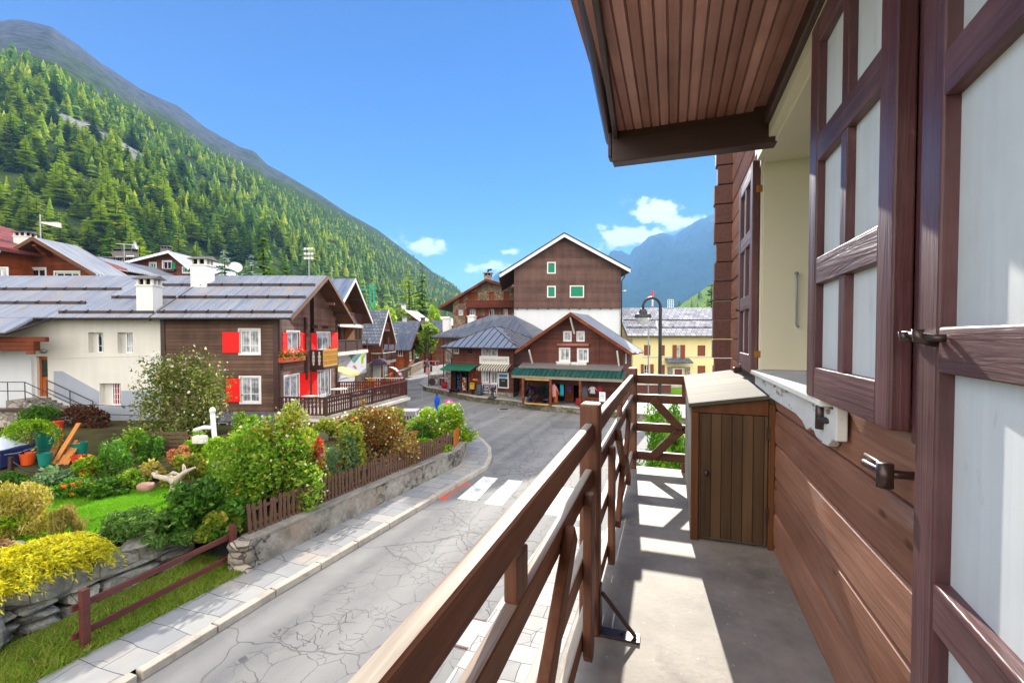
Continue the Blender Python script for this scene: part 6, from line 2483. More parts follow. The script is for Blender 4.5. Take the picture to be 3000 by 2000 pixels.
for z in (.12, .32, .54, .74):
    r_ = .235 + .035 * (1 - abs(z - .42) / .42)
    m = MB()
    m.lathe([(r_ - .004, z - .025), (r_ + .008, z - .022), (r_ + .008, z + .022), (r_ - .004, z + .025)], (0, 0, 0), 18)
    m.build('hoop', M['iron'], t, smooth=True)
t = stand(1131, 914, 0, 'black cast iron hand pump on the pavement before the violet sign', 'hand pump', 'hand_pump')
m = MB()
m.lathe([(.001, 0), (.34, 0), (.34, .06), (.14, .12), (.10, .3), (.10, .62), (.16, .68), (.16, .78), (.05, .86), (.001, .87)], (0, 0, 0), 14)
m.build('column', M['iron'], t, smooth=True)
m = MB()
m.tube([(.02, 0, .84), (-.2, -.02, .92), (-.34, -.02, .55), (-.36, -.02, .35)], .025, 6)
m.build('lever', M['iron'], t, smooth=True)
m = MB()
m.tube([(.08, 0, .55), (.26, -.02, .52), (.30, -.02, .40)], .035, 7)
m.build('spout', M['iron'], t, smooth=True)
t = stand(1042, 902, 0, 'low dark bench in front of the blue card racks', 'bench', 'bench')
m = MB()
m.box(-.42, .42, -.16, .16, .26, .31)
m.build('seat', M['beam'], t, bev=.008)
for x in (-.34, .34):
    m = MB()
    m.box(x - .03, x + .03, -.13, .13, 0, .259)
    m.build('leg', M['iron'], t)

# red display case and frilled rack left of the corner shop
t = stand(1022, 893, 0, 'red framed display case at the left corner of the shop', 'display case', 'display_case')
m = MB()
for (x, y) in ((-.5, -.25), (.46, -.25), (-.5, .21), (.46, .21)):
    m.box(x, x + .04, y, y + .04, 0, .95)
m.box(-.5, .5, -.25, .25, .951, 1.0)
m.box(-.5, .5, -.25, .25, -.0, .05)
m.build('frame', M['c_pink'], t)
m = MB()
m.rock((0, 0, .32), .34, .18, .26, 3, 12, 8, .3)
m.build('goods', M['c_red'], t, smooth=True)

# ------------------------------------------------------------------ big brown building behind the shops
YB = 46.0
pl, pr2 = P(1181, 700, YB), P(1426, 700, YB)
hb = House('tall_apartment_building', 'tall building with brown upper cladding, green shutters and a white lower wall', (pl.x, YB, 0), 0, pr2.x - pl.x, 13, 11.95, 3.1, 'y', 'building', ro=.46)
for bx_ in ((1257, 602, 1276, 628), (1257, 657, 1276, 683), (1309, 656, 1341, 683)):
    a0, z0, a1, z1 = hb.fit('f', bx_)
    hb.window('f', (a0 + .07, z0 + .07, a1 - .07, z1 - .07), px=False, fw=.02, mull=(0, 0), casing=.085, dp=.05, pane='green_paint')
zsplit = hb.hit('f', 1300, 707)[1]
hb.walls(M['timber_big'], 'wall', zsplit, None, 'frbl', out=.0)
hb.walls(M['plaster_white'], 'lower_wall', 0, zsplit, 'frbl', out=-.10)
hb.roof('corr_dark', (1.45, .75), (.75, .5), .20, barge='white_paint')
# dark metal strip over the white bargeboards
m = MB()
pf = hb.pf
for (p, q) in ((pf[0], pf[1]), (pf[1], pf[2])):
    m.prism([(p[0], -.835, p[1] + .225), (q[0], -.835, q[1] + .225), (q[0], -.835, q[1] + .36), (p[0], -.835, p[1] + .36)], (0, .12, 0))
m.build('verge_strip', M['black_metal'], hb.rf)
m = MB()
hb.slab(m, 'f', -.12, zsplit - .06, hb.W + .12, zsplit + .0, .002, .10)
x = .3
while x < hb.W:
    hb.slab(m, 'f', x - .06, zsplit - .16, x + .06, zsplit - .061, -.09, .09)
    x += 1.05
m.build('drip_board', M['beam'], hb.t)
m = MB()
m.tube([(hb.W + .45, -.3, 11.7), (hb.W + .3, -.12, 11.1), (hb.W + .06, -.08, 10.7), (hb.W + .06, -.08, 0)], .06, 7)
m.build('downpipe', M['gutter'], hb.t, smooth=True)
m = MB()
a, z = hb.hit('f', 1433, 668)
m.tube([(hb.W, -.05, z), (hb.W + .35, -.1, z)], .03, 6)
m.lathe([(.001, -.08), (.1, -.06), (.14, .02), (.05, .08), (.001, .09)], (hb.W + .38, -.1, z), 10)
m.build('wall_lamp', M['white_paint'], hb.t, smooth=True)

# ------------------------------------------------------------------ stone hotel
YH = 62.0
pl = P(1040, 700, YH)
hh = House('stone_hotel', 'rubble stone hotel with red-brown balconies and shutters behind the shops', (pl.x, YH, 0), rad(-6), 14.0, 11, 9.75, 2.75, 'y', 'hotel', ro=.34)
wins = [((1055, 684, 1063, 696), 'brown_shutter'), ((1075, 672, 1083.5, 687.5), 'brown_shutter'), ((1086, 672, 1096, 687.5), 'brown_shutter'), ((1124, 672, 1134, 687.5), 'brown_shutter'), ((1158, 671, 1169, 687.5), 'brown_shutter'),
        ((1053, 711.5, 1064, 724), 'curtain'), ((1079, 710, 1092, 733), 'curtain'), ((1122.5, 709.5, 1135, 724), 'curtain'), ((1156, 709.5, 1166, 724), 'curtain')]
for bx_, pn in wins:
    hh.window('f', bx_, fw=.1, mull=(1, 0), casing=.08 if pn == 'brown_shutter' else 0, dp=.14, pane=pn, frame='timber_brick' if pn == 'brown_shutter' else 'white_paint')
for bx_ in ((1047.5, 711, 1053, 724.5), (1064, 711, 1069, 724.5), (1068, 709.5, 1078.5, 733), (1093, 709, 1103, 733), (1113, 709, 1122, 725), (1136, 709, 1145, 725), (1149, 709, 1156, 725), (1166.5, 709, 1174, 725)):
    hh.shutter('f', bx_, 'brown_shutter')
hh.walls(M['rubble_hotel'])
hh.roof('corr_dark', (1.7, .8), (1.2, .4), .22, barge='timber_brown')
for (bx_, x1_) in (((1071, 689.5, 1178, 703), None), ((1069, 725, 1178, 737), None)):
    a, b, c, d = hh.fit('f', bx_, 1.0)
    m = MB()
    hh.slab(m, 'f', a, b - .2, c + 3, b, .002, 1.0)
    bo = m.build('balcony', M['balc_red'], hh.t)
    m = MB()
    hh.slab(m, 'f', a, d - .12, c + 3, d, .93, 1.02)
    x = a
    while x < c + 2.9:
        hh.slab(m, 'f', x, b + .001, x + .17, d - .121, .955, .995)
        x += .21
    m.build('balustrade', M['balc_red'], bo)
    for x in (a + .02, (a + c) / 2):
        m = MB()
        m.bar(hh.pt('f', x, b - 1.1, .05), hh.pt('f', x, b - .2, .8), .16, .16)
        m.build('bracket', M['timber_brown'], bo)
hh.chimney(4.6, 1.6, 1.0, .9, 11.0, 13.8, mat='stone_grey')
m = MB()
m.tube([(4.6, 1.6, 13.8), (4.6, 1.6, 14.25), (5.1, 1.5, 14.3)], .16, 8)
m.build('chimney_cowl', M['iron'], hh.rf)

# ------------------------------------------------------------------ dark-roofed stone house behind the corner shop
YD = 43.5
pl = P(1023, 800, YD)
hd = House('stone_house', 'grey stone house with a dark standing-seam roof and two stone chimneys', (pl.x, YD, 0), rad(-20), 8.0, 6.5, 5.0, 0, 'x')
hd.window('f', (1036, 822, 1046, 845), fw=.07, dp=.2, pane='pane', frame='timber_brown')
hd.walls(M['stone_grey'])
m = MB()
ov, z0, zt_ = .95, 5.01, 7.25
e = [(-ov, -ov), (8 + ov, -ov), (8 + ov, 6.5 + ov), (-ov, 6.5 + ov)]
ap_ = [(3.6, 2.6, zt_), (5.6, 3.6, zt_)]
pts = [(x, y, z0) for (x, y) in e] + ap_ + [(x, y, z0 + .16) for (x, y) in e]
m.add(pts, [(3, 2, 1, 0), (6, 7, 5, 4), (7, 8, 5), (8, 9, 4, 5), (9, 6, 4), (0, 1, 7, 6), (1, 2, 8, 7), (2, 3, 9, 8), (3, 0, 6, 9)])
rfd = m.build('roof', M['corr_dark'], hd.t)
hd.rf = rfd
for (px_, py0_, py1_, yl) in ((1027, 764, 728, .8), (1084, 752, 724, 1.6), (1149, 755, 730, 2.2)):
    q = hd.inv @ P(px_, 745, YD + yl)
    zt2 = (hd.inv @ P(px_, py1_, YD + yl)).z
    m = MB()
    m.box(q.x - .33, q.x + .33, q.y - .3, q.y + .3, 5.2, zt2 - .15)
    m.box(q.x - .4, q.x + .4, q.y - .37, q.y + .37, zt2 - .149, zt2 - .06)
    m.box(q.x - .22, q.x + .22, q.y - .2, q.y + .2, zt2 - .059, zt2 + .04)
    m.build('chimney', M['chimney_plaster'], rfd)
m = MB()
m.tube([(-.9, -.98, 5.0), (8.9, -.98, 5.0)], .07, 7)
m.tube([(-.12, -.14, 4.9), (-.12, -.14, 0)], .05, 6)
m.build('gutter', M['gutter'], rfd)

# wooden stair and link between the two shops
t = thing('wooden_lean_to', 'dark weathered timber lean-to in the gap between the two shops', 'lean-to', (P(1195, 900, 35.6).x, 35.6, KZ), hs1.rot)
m = MB()
for x in (-.35, .35, 1.0):
    m.box(x - .06, x + .06, -.06, .06, 0, 2.6)
m.build('post', M['beam'], t)
m = MB()
m.prism([(-.5, -.5, 2.25), (1.3, -.5, 1.95), (1.3, -.5, 2.02), (-.5, -.5, 2.32)], (0, 1.6, 0))
m.build('roof', M['slab_cap'], t)
m = MB()
m.box(-.35, 1.0, .6, .66, 0, 2.2)
m.prism([(-.1, -.2, 0), (.05, -.2, 0), (.5, .3, 1.5), (.35, .3, 1.5)], (.25, .1, 0))
m.build('boards', M['timber_dark'], t)

# ------------------------------------------------------------------ yellow house
YY = 47.5
pl = P(1453, 800, YY)
hy = House('yellow_house', 'pale yellow house with brown shutters and a frosty scale-slate roof', (pl.x, YY, -.3), 0, 17, 9, 5.85, 2.65, 'x')
sh_boxes = []
for (x0, y0, x1, y1) in ((1479, 792, 1494, 816), (1512.5, 792.5, 1527, 817), (1602, 793, 1620, 817.5)):
    hy.window('f', (x0, y0, x1, y1), fw=.06, mull=(0, 0), dp=.06, pane='brown_shutter', frame='brown_shutter')
hy.window('f', (1554.5, 793, 1562, 826), fw=.05, mull=(0, 0), dp=.15, pane='curtain')
hy.shutter('f', (1544.5, 792, 1554, 828), 'brown_shutter', battens=False)
hy.shutter('f', (1562.5, 792, 1573, 828), 'brown_shutter', battens=False)
hy.window('f', (1479, 837, 1493, 858), fw=.07, mull=(1, 1), dp=.15, pane='pane')
hy.shutter('f', (1472, 836, 1478.5, 858.5), 'brown_shutter', battens=False)
hy.shutter('f', (1493.5, 836, 1501, 858.5), 'brown_shutter', battens=False)
for (x0, y0, x1, y1) in ((1512.5, 837.5, 1527, 861), (1602, 839.5, 1620, 862)):
    hy.window('f', (x0, y0, x1, y1), fw=.06, mull=(0, 0), dp=.06, pane='brown_shutter', frame='brown_shutter')
hy.window('f', (1547, 845, 1570, 890), fw=.12, mull=(0, 0), dp=.12, pane='brown_shutter', name='door')
for bx_ in ((1636, 793, 1652, 818), (1636, 839, 1652, 862)):
    hy.window('f', bx_, fw=.06, mull=(0, 0), dp=.06, pane='brown_shutter', frame='brown_shutter')
hy.walls(M['plaster_yellow'])
hy.roof('slate_pale', .75, (.75, .6), .18, barge='beam')
hy.guard(2.6, -.5, 17.3, h=.08)
hy.guard(4.0, -.5, 17.3, h=.08)
a, b, c, d = hy.fit('f', (1533, 826, 1590, 834), .8)
m = MB()
m.prism([hy.pt('f', a, d, .0), hy.pt('f', a, b, 1.1), hy.pt('f', a, b + .1, 1.15), hy.pt('f', a, d + .12, .0)], (c - a, 0, 0))
m.build('porch_roof', M['slate'], hy.t)
m = MB()
a2, b2, c2, d2 = hy.fit('f', (1544, 842, 1573, 890))
hy.slab(m, 'f', a2 - .5, 0, a2, d2, .001, .12)
hy.slab(m, 'f', c2, 0, c2 + .5, d2, .001, .12)
hy.slab(m, 'f', a2, d2 - .12, c2, d2, .001, .14)
m.build('door_surround', M['stone_grey'], hy.t)
m = MB()
for i in range(3):
    m.box(a2 - .6 - .0, c2 + .6, -.9 - i * .3, -.6 - i * .3 if i else -.001, .3, .78 - i * .15)
m.build('steps', M['kerb'], hy.t)
m = MB()
for x in (1472, 1620):
    z = hy.hit('f', x, 819)[1]
m_ = hy.hit('f', 1500, 820)[1]
hy.slab(m, 'f', 1.0, m_ - .04, 16.5, m_ + .02, .001, .05)
m.build('string_course', M['plaster_grey'], hy.t)

# low garden with shrub beds, brick edging before the yellow house
t = thing('brick_wall', 'low red-brown wall and steps before the yellow house', 'wall', (P(1480, 890, 41).x, 41, 0))
m = MB()
m.box(-1.6, 2.4, 0, .3, -.02, .75)
m.build('bricks', M['terracotta'], t)
m = MB()
m.box(-1.7, 2.5, -.06, .36, .751, .82)
m.build('coping', M['kerb'], t)
m = MB()
for (px_, py_, rx, ry) in ((1540, 890, 7, 2.2),):
    p = P(px_, py_, 43.0)
    m.poly([(p.x + rx * math.cos(a), 43 + ry * math.sin(a), .02) for a in [2 * math.pi * k / 24 for k in range(24)]])
tag(m.build('yard_grass', M['lawn']), kind='structure')


# ------------------------------------------------------------------ street lamps, masts
def street_lamp(px_pole, px_head, py_top, py_head, Y, label, r=.055):
    p = P(px_pole, py_top + 15, Y)
    hx = P(px_head, py_head, Y)
    t = thing('street_lamp', label, 'street lamp', (p.x, Y, 0))
    rr = abs(hx.x - p.x) / 2
    ztop = P(px_pole, py_top, Y).z
    zc = ztop - rr
    m = MB()
    m.tube([(0, 0, 0), (0, 0, 1.2), (0, 0, zc)], [r * 1.5, r * 1.1, r * .9], 10)
    m.lathe([(.001, 0), (r * 2.4, 0), (r * 2.4, .5), (r * 1.6, .6), (.001, .6)], (0, 0, 0), 10)
    m.build('pole', M['black_metal'], t, smooth=False)
    m = MB()
    s = -1 if hx.x < p.x else 1
    arc = [(s * (rr - rr * math.cos(a)), 0, zc + rr * math.sin(a)) for a in [math.pi * k / 14 for k in range(15)]]
    m.tube(arc + [(s * 2 * rr, 0, hx.z + .12)], r * .75, 8)
    m.build('arm', M['black_metal'], t, smooth=True)
    m = MB()
    c = (s * 2 * rr, 0, hx.z)
    m.lathe([(.001, .14), (.10, .13), (.14, .05), (.15, .0), (.25, -.03), (.29, -.14), (.27, -.15), (.001, -.10)], c, 16)
    m.build('lamp_shade', M['iron'], t, smooth=False)
    m = MB()
    m.lathe([(.26, -.152), (.25, -.22), (.17, -.36), (.001, -.42)], c, 16)
    m.build('globe', M['lampglass'], t, smooth=True)
    return t


lg = Mt('frosted_lamp_glass', .15, .5)
lg.bs.inputs['Base Color'].default_value = (.8, .83, .85, 1)
lg.bs.inputs['Transmission Weight'].default_value = .75
lg.bs.inputs['Roughness'].default_value = .25
M['lampglass'] = lg.m
street_lamp(1517, 1477, 684, 719, 15.5, 'black swan-neck street lamp with a bell shade before the yellow house', .062)
t = thing('street_lamp', 'thin modern street lamp with a slanting arm before the yellow house', 'street lamp', (P(1489.5, 800, 30).x, 30, 0))
z1 = P(1490, 752, 30).z
m = MB()
m.tube([(0, 0, 0), (0, 0, z1)], .045, 8)
m.build('pole', M['grey_metal'], t)
m = MB()
e = P(1513, 733, 30)
m.tube([(0, 0, z1), (.1, 0, z1 + .15), (.45, 0, e.z - .05), (e.x - t.location.x - .1, 0, e.z + .02)], .04, 7)
m.build('arm', M['grey_metal'], t, smooth=True)
m = MB()
x = e.x - t.location.x
m.prism([(x - .25, -.08, e.z - .05), (x + .25, -.08, e.z + .03), (x + .22, -.08, e.z + .09), (x - .2, -.08, e.z + .05)], (0, .16, 0))
m.build('lamp_head', M['grey_metal'], t)
m = MB()
m.tube([(.5, 0, e.z - .1), (.56, 0, e.z - .5), (.72, 0, e.z - .78)], .05, 7)
m.build('banner_arm', M['white_paint'], t, smooth=True)

# red and white radio mast on the slope, small lattice box mast
q = P(1498, 760, 150)
t = thing('radio_mast', 'thin red and white radio mast rising behind the yellow house roof', 'mast', (q.x, 150, 0))
z1 = P(1498, 668, 150).z
for i in range(8):
    a, b = z1 * i / 8, z1 * (i + 1) / 8
    m = MB()
    for (dx, dy) in ((-.22, -.2), (.22, -.2), (0, .25)):
        m.tube([(dx * (1.6 - i * .15), dy, a), (dx * (1.6 - (i + 1) * .15), dy, b)], .09, 5)
    for k in range(3):
        z = a + (b - a) * k / 3
        m.bar((-.35, -.2, z), (.35, -.2, z + (b - a) / 3), .06, .06)
    m.build('section', M['red' if i % 2 else 'white_paint'], t)
q = P(1540, 720, 120)
t = thing('floodlight_mast', 'short white lattice floodlight mast beside the radio mast', 'mast', (q.x, 120, 0))
z0, z1 = P(1540, 714, 120).z, P(1540, 688, 120).z
m = MB()
m.tube([(0, 0, 0), (0, 0, z0)], .12, 6)
m.build('pole', M['grey_metal'], t)
m = MB()
for i in range(6):
    z = z0 + (z1 - z0) * i / 5
    m.box(-.75, .75, -.05, .05, z - .06, z + .06)
for x in (-.75, -.25, .25, .75):
    m.box(x - .05, x + .05, -.055, .055, z0, z1)
m.build('lattice', M['white_paint'], t)
# sports floodlight on the left
q = P(710, 620, 75)
t = thing('floodlight_mast', 'tall grey floodlight mast with two rows of lamps before the forest', 'mast', (q.x, 75, 0))
z0, z1 = P(710, 598, 75).z, P(710, 569, 75).z
m = MB()
m.tube([(0, 0, 0), (0, 0, z1)], [.16, .1], 8)
m.build('pole', M['grey_metal'], t)
m = MB()
for f in (.15, .5, .9):
    z = z0 + (z1 - z0) * f
    m.bar((-.65, 0, z), (.65, 0, z), .06, .06)
for x in (-.5, .5):
    m.bar((x, 0, z0), (x, 0, z1), .05, .05)
m.build('crossbar', M['grey_metal'], t)
for f in (.15, .5, .9):
    for x in (-.55, 0, .55):
        m = MB()
        z = z0 + (z1 - z0) * f
        m.box(x - .18, x + .18, -.26, -.04, z - .16, z + .18)
        m.build('floodlight', M['white_worn'], t)
# green crane
q = P(855, 690, 70)
t = thing('tower_crane', 'green lattice tower crane behind the orange-walled chalet', 'crane', (q.x, 70, 0))
z1 = P(855, 652, 70).z
M['crane'] = m_plain('crane_green', '#169a76', .5, .3, .08)
m = MB()
for (sx, sy) in ((-1, -1), (1, -1), (-1, 1), (1, 1)):
    m.bar((sx * .28, sy * .28, 0), (sx * .28, sy * .28, z1), .1, .1)
k = 0
z = 0
while z < z1 - .55:
    s = 1 if k % 2 else -1
    m.bar((-.28 * s, -.28, z), (.28 * s, -.28, z + .55), .06, .06)
    m.bar((.28, -.28 * s, z), (.28, .28 * s, z + .55), .06, .06)
    z += .55
    k += 1
m.build('tower', M['crane'], t)
m = MB()
zj = z1 - .9
m.bar((-4.5, -2.5, zj), (.6, .3, zj), .12, .12)
m.bar((-4.5, -2.5, zj + .35), (.6, .3, zj + .6), .08, .08)
for i in range(12):
    f = i / 12
    m.bar((-4.5 + 5.1 * f, -2.5 + 2.8 * f, zj), (-4.5 + 5.1 * (f + .04), -2.5 + 2.8 * (f + .04), zj + .35 + .25 * f), .05, .05)
m.build('jib', M['crane'], t)
# aerials on the left roofs
q = P(86, 560, 43)
t = thing('rooftop_aerial', 'grey rooftop aerial with a long pale windsock-shaped antenna beside the tiled chimney', 'aerial', (q.x, 43.3, 8.5 + 3))
m = MB()
zt = P(84, 490, 43).z - t.location.z
m.tube([(0, 0, 0), (0, 0, zt)], .05, 6)
m.build('mast', M['grey_metal'], t)
m = MB()
za = P(84, 508, 43).z - t.location.z
m.add([(.05, 0, za + .02), (1.7, 0, za - .05), (1.7, 0, za - .5), (.05, 0, za - .12), (.05, .06, za + .02), (1.7, .3, za - .05), (1.7, .3, za - .5), (.05, .06, za - .12)],
      [(0, 1, 2, 3), (7, 6, 5, 4), (0, 4, 5, 1), (3, 2, 6, 7), (1, 5, 6, 2)])
m.build('antenna', M['white_worn'], t)
q = P(214, 590, 50)
t = thing('rooftop_aerial', 'T-shaped television aerial above the long metal roof', 'aerial', (q.x, 54, 12.2))
zt = P(214, 560, 54).z - 12.2
m = MB()
m.tube([(0, 0, -1.5), (0, 0, zt)], .04, 6)
m.build('mast', M['grey_metal'], t)
m = MB()
m.tube([(-.9, 0, zt), (1.0, 0, zt - .12)], .04, 6)
for i in range(8):
    x = -.8 + i * .24
    m.tube([(x, -.25, zt - (x + .9) * .06), (x, .25, zt - (x + .9) * .06)], .02, 4)
m.build('antenna', M['white_worn'], t)
q = P(541, 630, 52)
t = thing('satellite_dish', 'white satellite dish between the two silvery spruces', 'dish', (q.x, 52, 8.0))
zc = P(541, 617, 52).z - 8
m = MB()
m.tube([(0, 0, -6), (0, .2, zc - .2)], .08, 6)
m.build('mount', M['grey_metal'], t)
m = MB()
m.lathe([(.001, .0), (.28, .04), (.5, .12), (.68, .26), (.70, .29), (.5, .16), (.28, .08), (.001, .04)], (0, 0, 0), 20)
Rm = Matrix.Rotation(rad(62), 3, 'X') @ Matrix.Rotation(rad(0), 3, 'Y')
Rz = Matrix.Rotation(rad(35), 3, 'Z')
m.v = [tuple(Rz @ (Rm @ Vector(v)) + Vector((0, 0, zc))) for v in m.v]
m.build('dish', M['white_paint'], t, smooth=True)

# ------------------------------------------------------------------ cafe corner below the terrace
q = P(1004, 955, 24.9)
t = thing('parasol', 'closed blue parasol standing at the bend beyond the garden', 'parasol', (q.x, 24.9, 0))
z0, z1 = P(1004, 947, 24.9).z, P(1004, 906, 24.9).z
m = MB()
m.tube([(0, 0, 0), (0, 0, z1)], .025, 8)
m.lathe([(.001, 0), (.25, 0), (.22, .08), (.04, .12), (.001, .12)], (0, 0, 0), 14)
m.build('pole', M['grey_metal'], t)
m = MB()
pr = []
for (f, r_) in ((0, .015), (.15, .05), (.4, .12), (.65, .165), (.82, .14), (.92, .06), (1, .02)):
    pr.append((f, r_))
ng = 16
pts = []
for (f, r_) in pr:
    for k in range(ng):
        rr = r_ * (1 if k % 2 else .62)
        pts.append((rr * math.cos(2 * math.pi * k / ng), rr * math.sin(2 * math.pi * k / ng), z0 + (z1 - z0) * f))
m.add(pts, [(i * ng + k, i * ng + (k + 1) % ng, (i + 1) * ng + (k + 1) % ng, (i + 1) * ng + k) for i in range(len(pr) - 1) for k in range(ng)])
m.build('canopy', m_plain('blue_canvas', '#0d52b8', .7, .2, .12, 3), t)
m = MB()
m.lathe([(.001, -.05), (.04, -.04), (.045, .1), (.02, .17), (.001, .18)], (0, 0, z1), 10)
m.build('finial', M['iron'], t, smooth=True)
q = P(1030, 950, 25.2)
t = thing('bin_lid_table', 'small grey table with a pink dome-shaped cushion on it beside the blue parasol', 'table', (q.x, 25.2, 0))
t.name = 'cafe_table'
zt = P(1028, 928, 25.2).z
m = MB()
m.lathe([(.001, zt - .04), (.42, zt - .04), (.43, zt - .01), (.42, zt), (.001, zt)], (0, 0, 0), 20)
m.build('table_top', M['table_top'], t)
m = MB()
m.tube([(0, 0, 0), (0, 0, zt - .041)], .04, 8)
m.lathe([(.001, 0), (.26, 0), (.2, .06), (.001, .06)], (0, 0, 0), 12)
m.build('pedestal', M['iron'], t)
t['label'] = 'small round cafe table beside the closed blue parasol'
t2 = thing('paper_lantern', 'bright pink domed cushion lying on the round cafe table', 'cushion', (q.x + .02, 25.2, zt))
t2.name = 'cushion'
m = MB()
m.lathe([(.001, 0), (.27, 0), (.26, .1), (.2, .2), (.1, .26), (.001, .27)], (0, 0, 0), 16)
m.build('cover', m_plain('pink_cloth', '#d83a94', .7, .2, .1), t2, smooth=True)
q = P(943, 960, 25.0)
t = thing('cafe_table', 'square white table by the end of the terrace wall', 'table', (q.x, 25.0, 0))
zt = P(945, 940, 25.0).z
m = MB()
m.box(-.42, .42, -.4, .4, zt - .05, zt)
m.build('table_top', M['white_worn'], t, bev=.008)
for (sx, sy) in ((-1, -1), (1, -1), (-1, 1), (1, 1)):
    m = MB()
    m.bar((sx * .46, sy * .42, 0), (sx * .36, sy * .34, zt - .051), .04, .04)
    m.build('leg', M['white_worn'], t)
t = thing('picket_fence', 'short dark picket fence across the corner beyond the flowering shrubs', 'fence', (-5.4, 23.9, .0))
o4 = Vector((-5.4, 23.9, 0))
fa, fb2 = P(930, 962, 23.9), P(1015, 960, 23.9)
m = MB(o4)
for z in (.35, .75):
    m.bar((fa.x, 23.94, z), (fb2.x, 23.94, z), .03, .06)
m.build('rail', M['baluster'], t)
me = None
x = fa.x
while x < fb2.x:
    if me is None:
        mm = MB()
        mm.box(-.04, .04, -.01, .01, 0, .98)
        o = mm.build('picket', M['baluster'], t)
        me = o.data
    else:
        o = link_mesh('picket', me, M['baluster'], t)
    o.location = (x - o4.x, 0, .0)
    x += .15
q = G(968, 935)
t = thing('bollard', 'thin grey metal post standing in the road beside the terrace', 'post', (q.x, q.y, 0))
q = P(970, 960, 26)
t.location = (q.x, 26, 0)
m = MB()
m.tube([(0, 0, 0), (0, 0, P(968, 896, 26).z)], .03, 8)
m.build('pole', M['grey_metal'], t)
m = MB()
m.lathe([(.001, 0), (.09, 0), (.09, .02), (.001, .02)], (0, 0, 0), 10)
m.build('foot', M['grey_metal'], t)
# striped folding chair-pram shape: beach shelter on the street corner
q = P(915, 876, 40)
t = thing('beach_shelter', 'pink and orange striped hooded shelter with a dark hoop frame beyond the terrace', 'shelter', (q.x, 40, 0))
zb2, zt = P(915, 876, 40).z, P(915, 843, 40).z
hgt = zt - .0
m = MB()
arc = [(-.75 + 1.35 * math.sin(a), -.5, hgt * (1 - .95 * (1 - math.cos(a)))) for a in [math.pi * .5 * k / 10 for k in range(11)]]
for y in (-.5, .5):
    m.tube([(x, y, z) for (x, _, z) in arc], .03, 6)
m.build('hoop', M['iron'], t, smooth=True)


def m_pinkstripe():
    mm = Mt('pink_striped_cloth', .8, .15)
    q_ = mm.xyz(mm.co())
    f = mm.math('FRACT', mm.math('MULTIPLY', q_[0], 1 / .22))
    mm.col(mm.mix(mm.math('GREATER_THAN', f, .45), C('#b5607a'), C('#d5c6c4')))
    return mm.m


m = MB()
m.add([(x, y, z + .02) for y in (-.5, .5) for (x, _, z) in arc[:7]], [(i, i + 1, 7 + i + 1, 7 + i) for i in range(6)])
o = m.build('hood', m_pinkstripe(), t)
sm_ = o.modifiers.new('solid', 'SOLIDIFY')
sm_.thickness = .02
m = MB()
m.box(-.72, .35, -.45, .45, .05, hgt * .62)
m.build('body', M['c_pink'], t, bev=.03)
m = MB()
m.box(-.74, -.60, -.46, .46, .05, hgt * .78)
m.box(.30, .44, -.46, .46, .05, hgt * .60)
m.build('side_panel', M['c_orange'], t, bev=.02)
# sign post with pink hanging baskets
q = P(984, 888, 42.5)
t = thing('sign_post', 'tall thin dark pole at the shop corner carrying a bar of pink ring signs', 'sign post', (q.x, 42.5, .45))
ztop = P(984, 775, 42.5).z - .45
m = MB()
m.tube([(0, 0, 0), (0, 0, ztop)], .035, 7)
m.build('pole', M['black_metal'], t)
zb_ = P(984, 829, 42.5).z - .45
m = MB()
m.tube([(-.62, 0, zb_), (1.0, 0, zb_)], .03, 6)
m.build('crossbar', M['c_pink'], t)
for x in (-.42, .25, .85):
    m = MB()
    m.tube([(x - .2, 0, zb_ - .03), (x - .19, 0, zb_ - .3), (x - .05, 0, zb_ - .48), (x + .1, 0, zb_ - .38), (x + .2, 0, zb_ - .03)], .05, 7)
    m.build('ring', M['c_pink'], t, smooth=True)
m = MB()
m.prism([(-.2, 0, zb_ - .62), (.12, 0, zb_ - .62), (.2, 0, zb_ - 1.25), (-.28, 0, zb_ - 1.25)], (0, -.03, 0))
m.build('hanging_plate', M['c_pink'], t)
q = P(1005, 880, 44)
t = thing('hand_cart', 'grey wooden hand cart parked at the corner of the stone house', 'cart', (q.x, 44, .45))
m = MB()
m.box(-.7, .7, -.4, .4, .55, .75)
m.box(-.72, .72, -.42, -.401, .551, 1.0)
m.build('bed', M['stone_grey'], t)
for x in (-.45, .45):
    m = MB()
    m.lathe([(.001, -.03), (.32, -.03), (.34, 0), (.32, .03), (.001, .03)], (0, 0, 0), 18)
    m.v = [(x + vx, -.5 + vz, .34 + vy) for (vx, vy, vz) in m.v]
    m.build('wheel', M['beam'], t)
m = MB()
m.tube([(.7, -.2, .62), (1.3, -.2, .9)], .03, 6)
m.build('handle', M['beam'], t)
q = P(870, 838, 43)
t = thing('parasol', 'dark half-open parasol before the ground floor of the slate chalet', 'parasol', (q.x, 43.4, 0))
zt = P(870, 822, 43.4).z
m = MB()
m.tube([(0, 0, 0), (0, 0, zt)], .03, 7)
m.build('pole', M['white_worn'], t)
m = MB()
m.lathe([(.01, zt), (.35, zt - .1), (.75, zt - .32), (1.0, zt - .62), (.97, zt - .62), (.7, zt - .38), (.01, zt - .06)], (0, 0, 0), 12)
m.build('canopy', m_plain('plum_canvas', '#3d3040', .8, .15, .15), t)
q = (-9.5, 36.5)
t = thing('terrace_fence', 'sunlit red-brown slatted fence along the forecourt of the poster chalet', 'fence', (-12.3, 38.4, 0))
balustrade(t, [(-12.4, 38.4), (-9.2, 38.6)], .55, 1.1, 'balc_red', .2, 'plain', 1.6, base=(-12.3, 38.4, 0), wd=.12, maxb=60, rail_mat='white_worn')
m = MB(Vector((-12.3, 38.4, 0)))
m.box(-12.8, -9.1, 38.3, 38.7, -.05, .55)
m.build('plinth', M['rubble'], t)

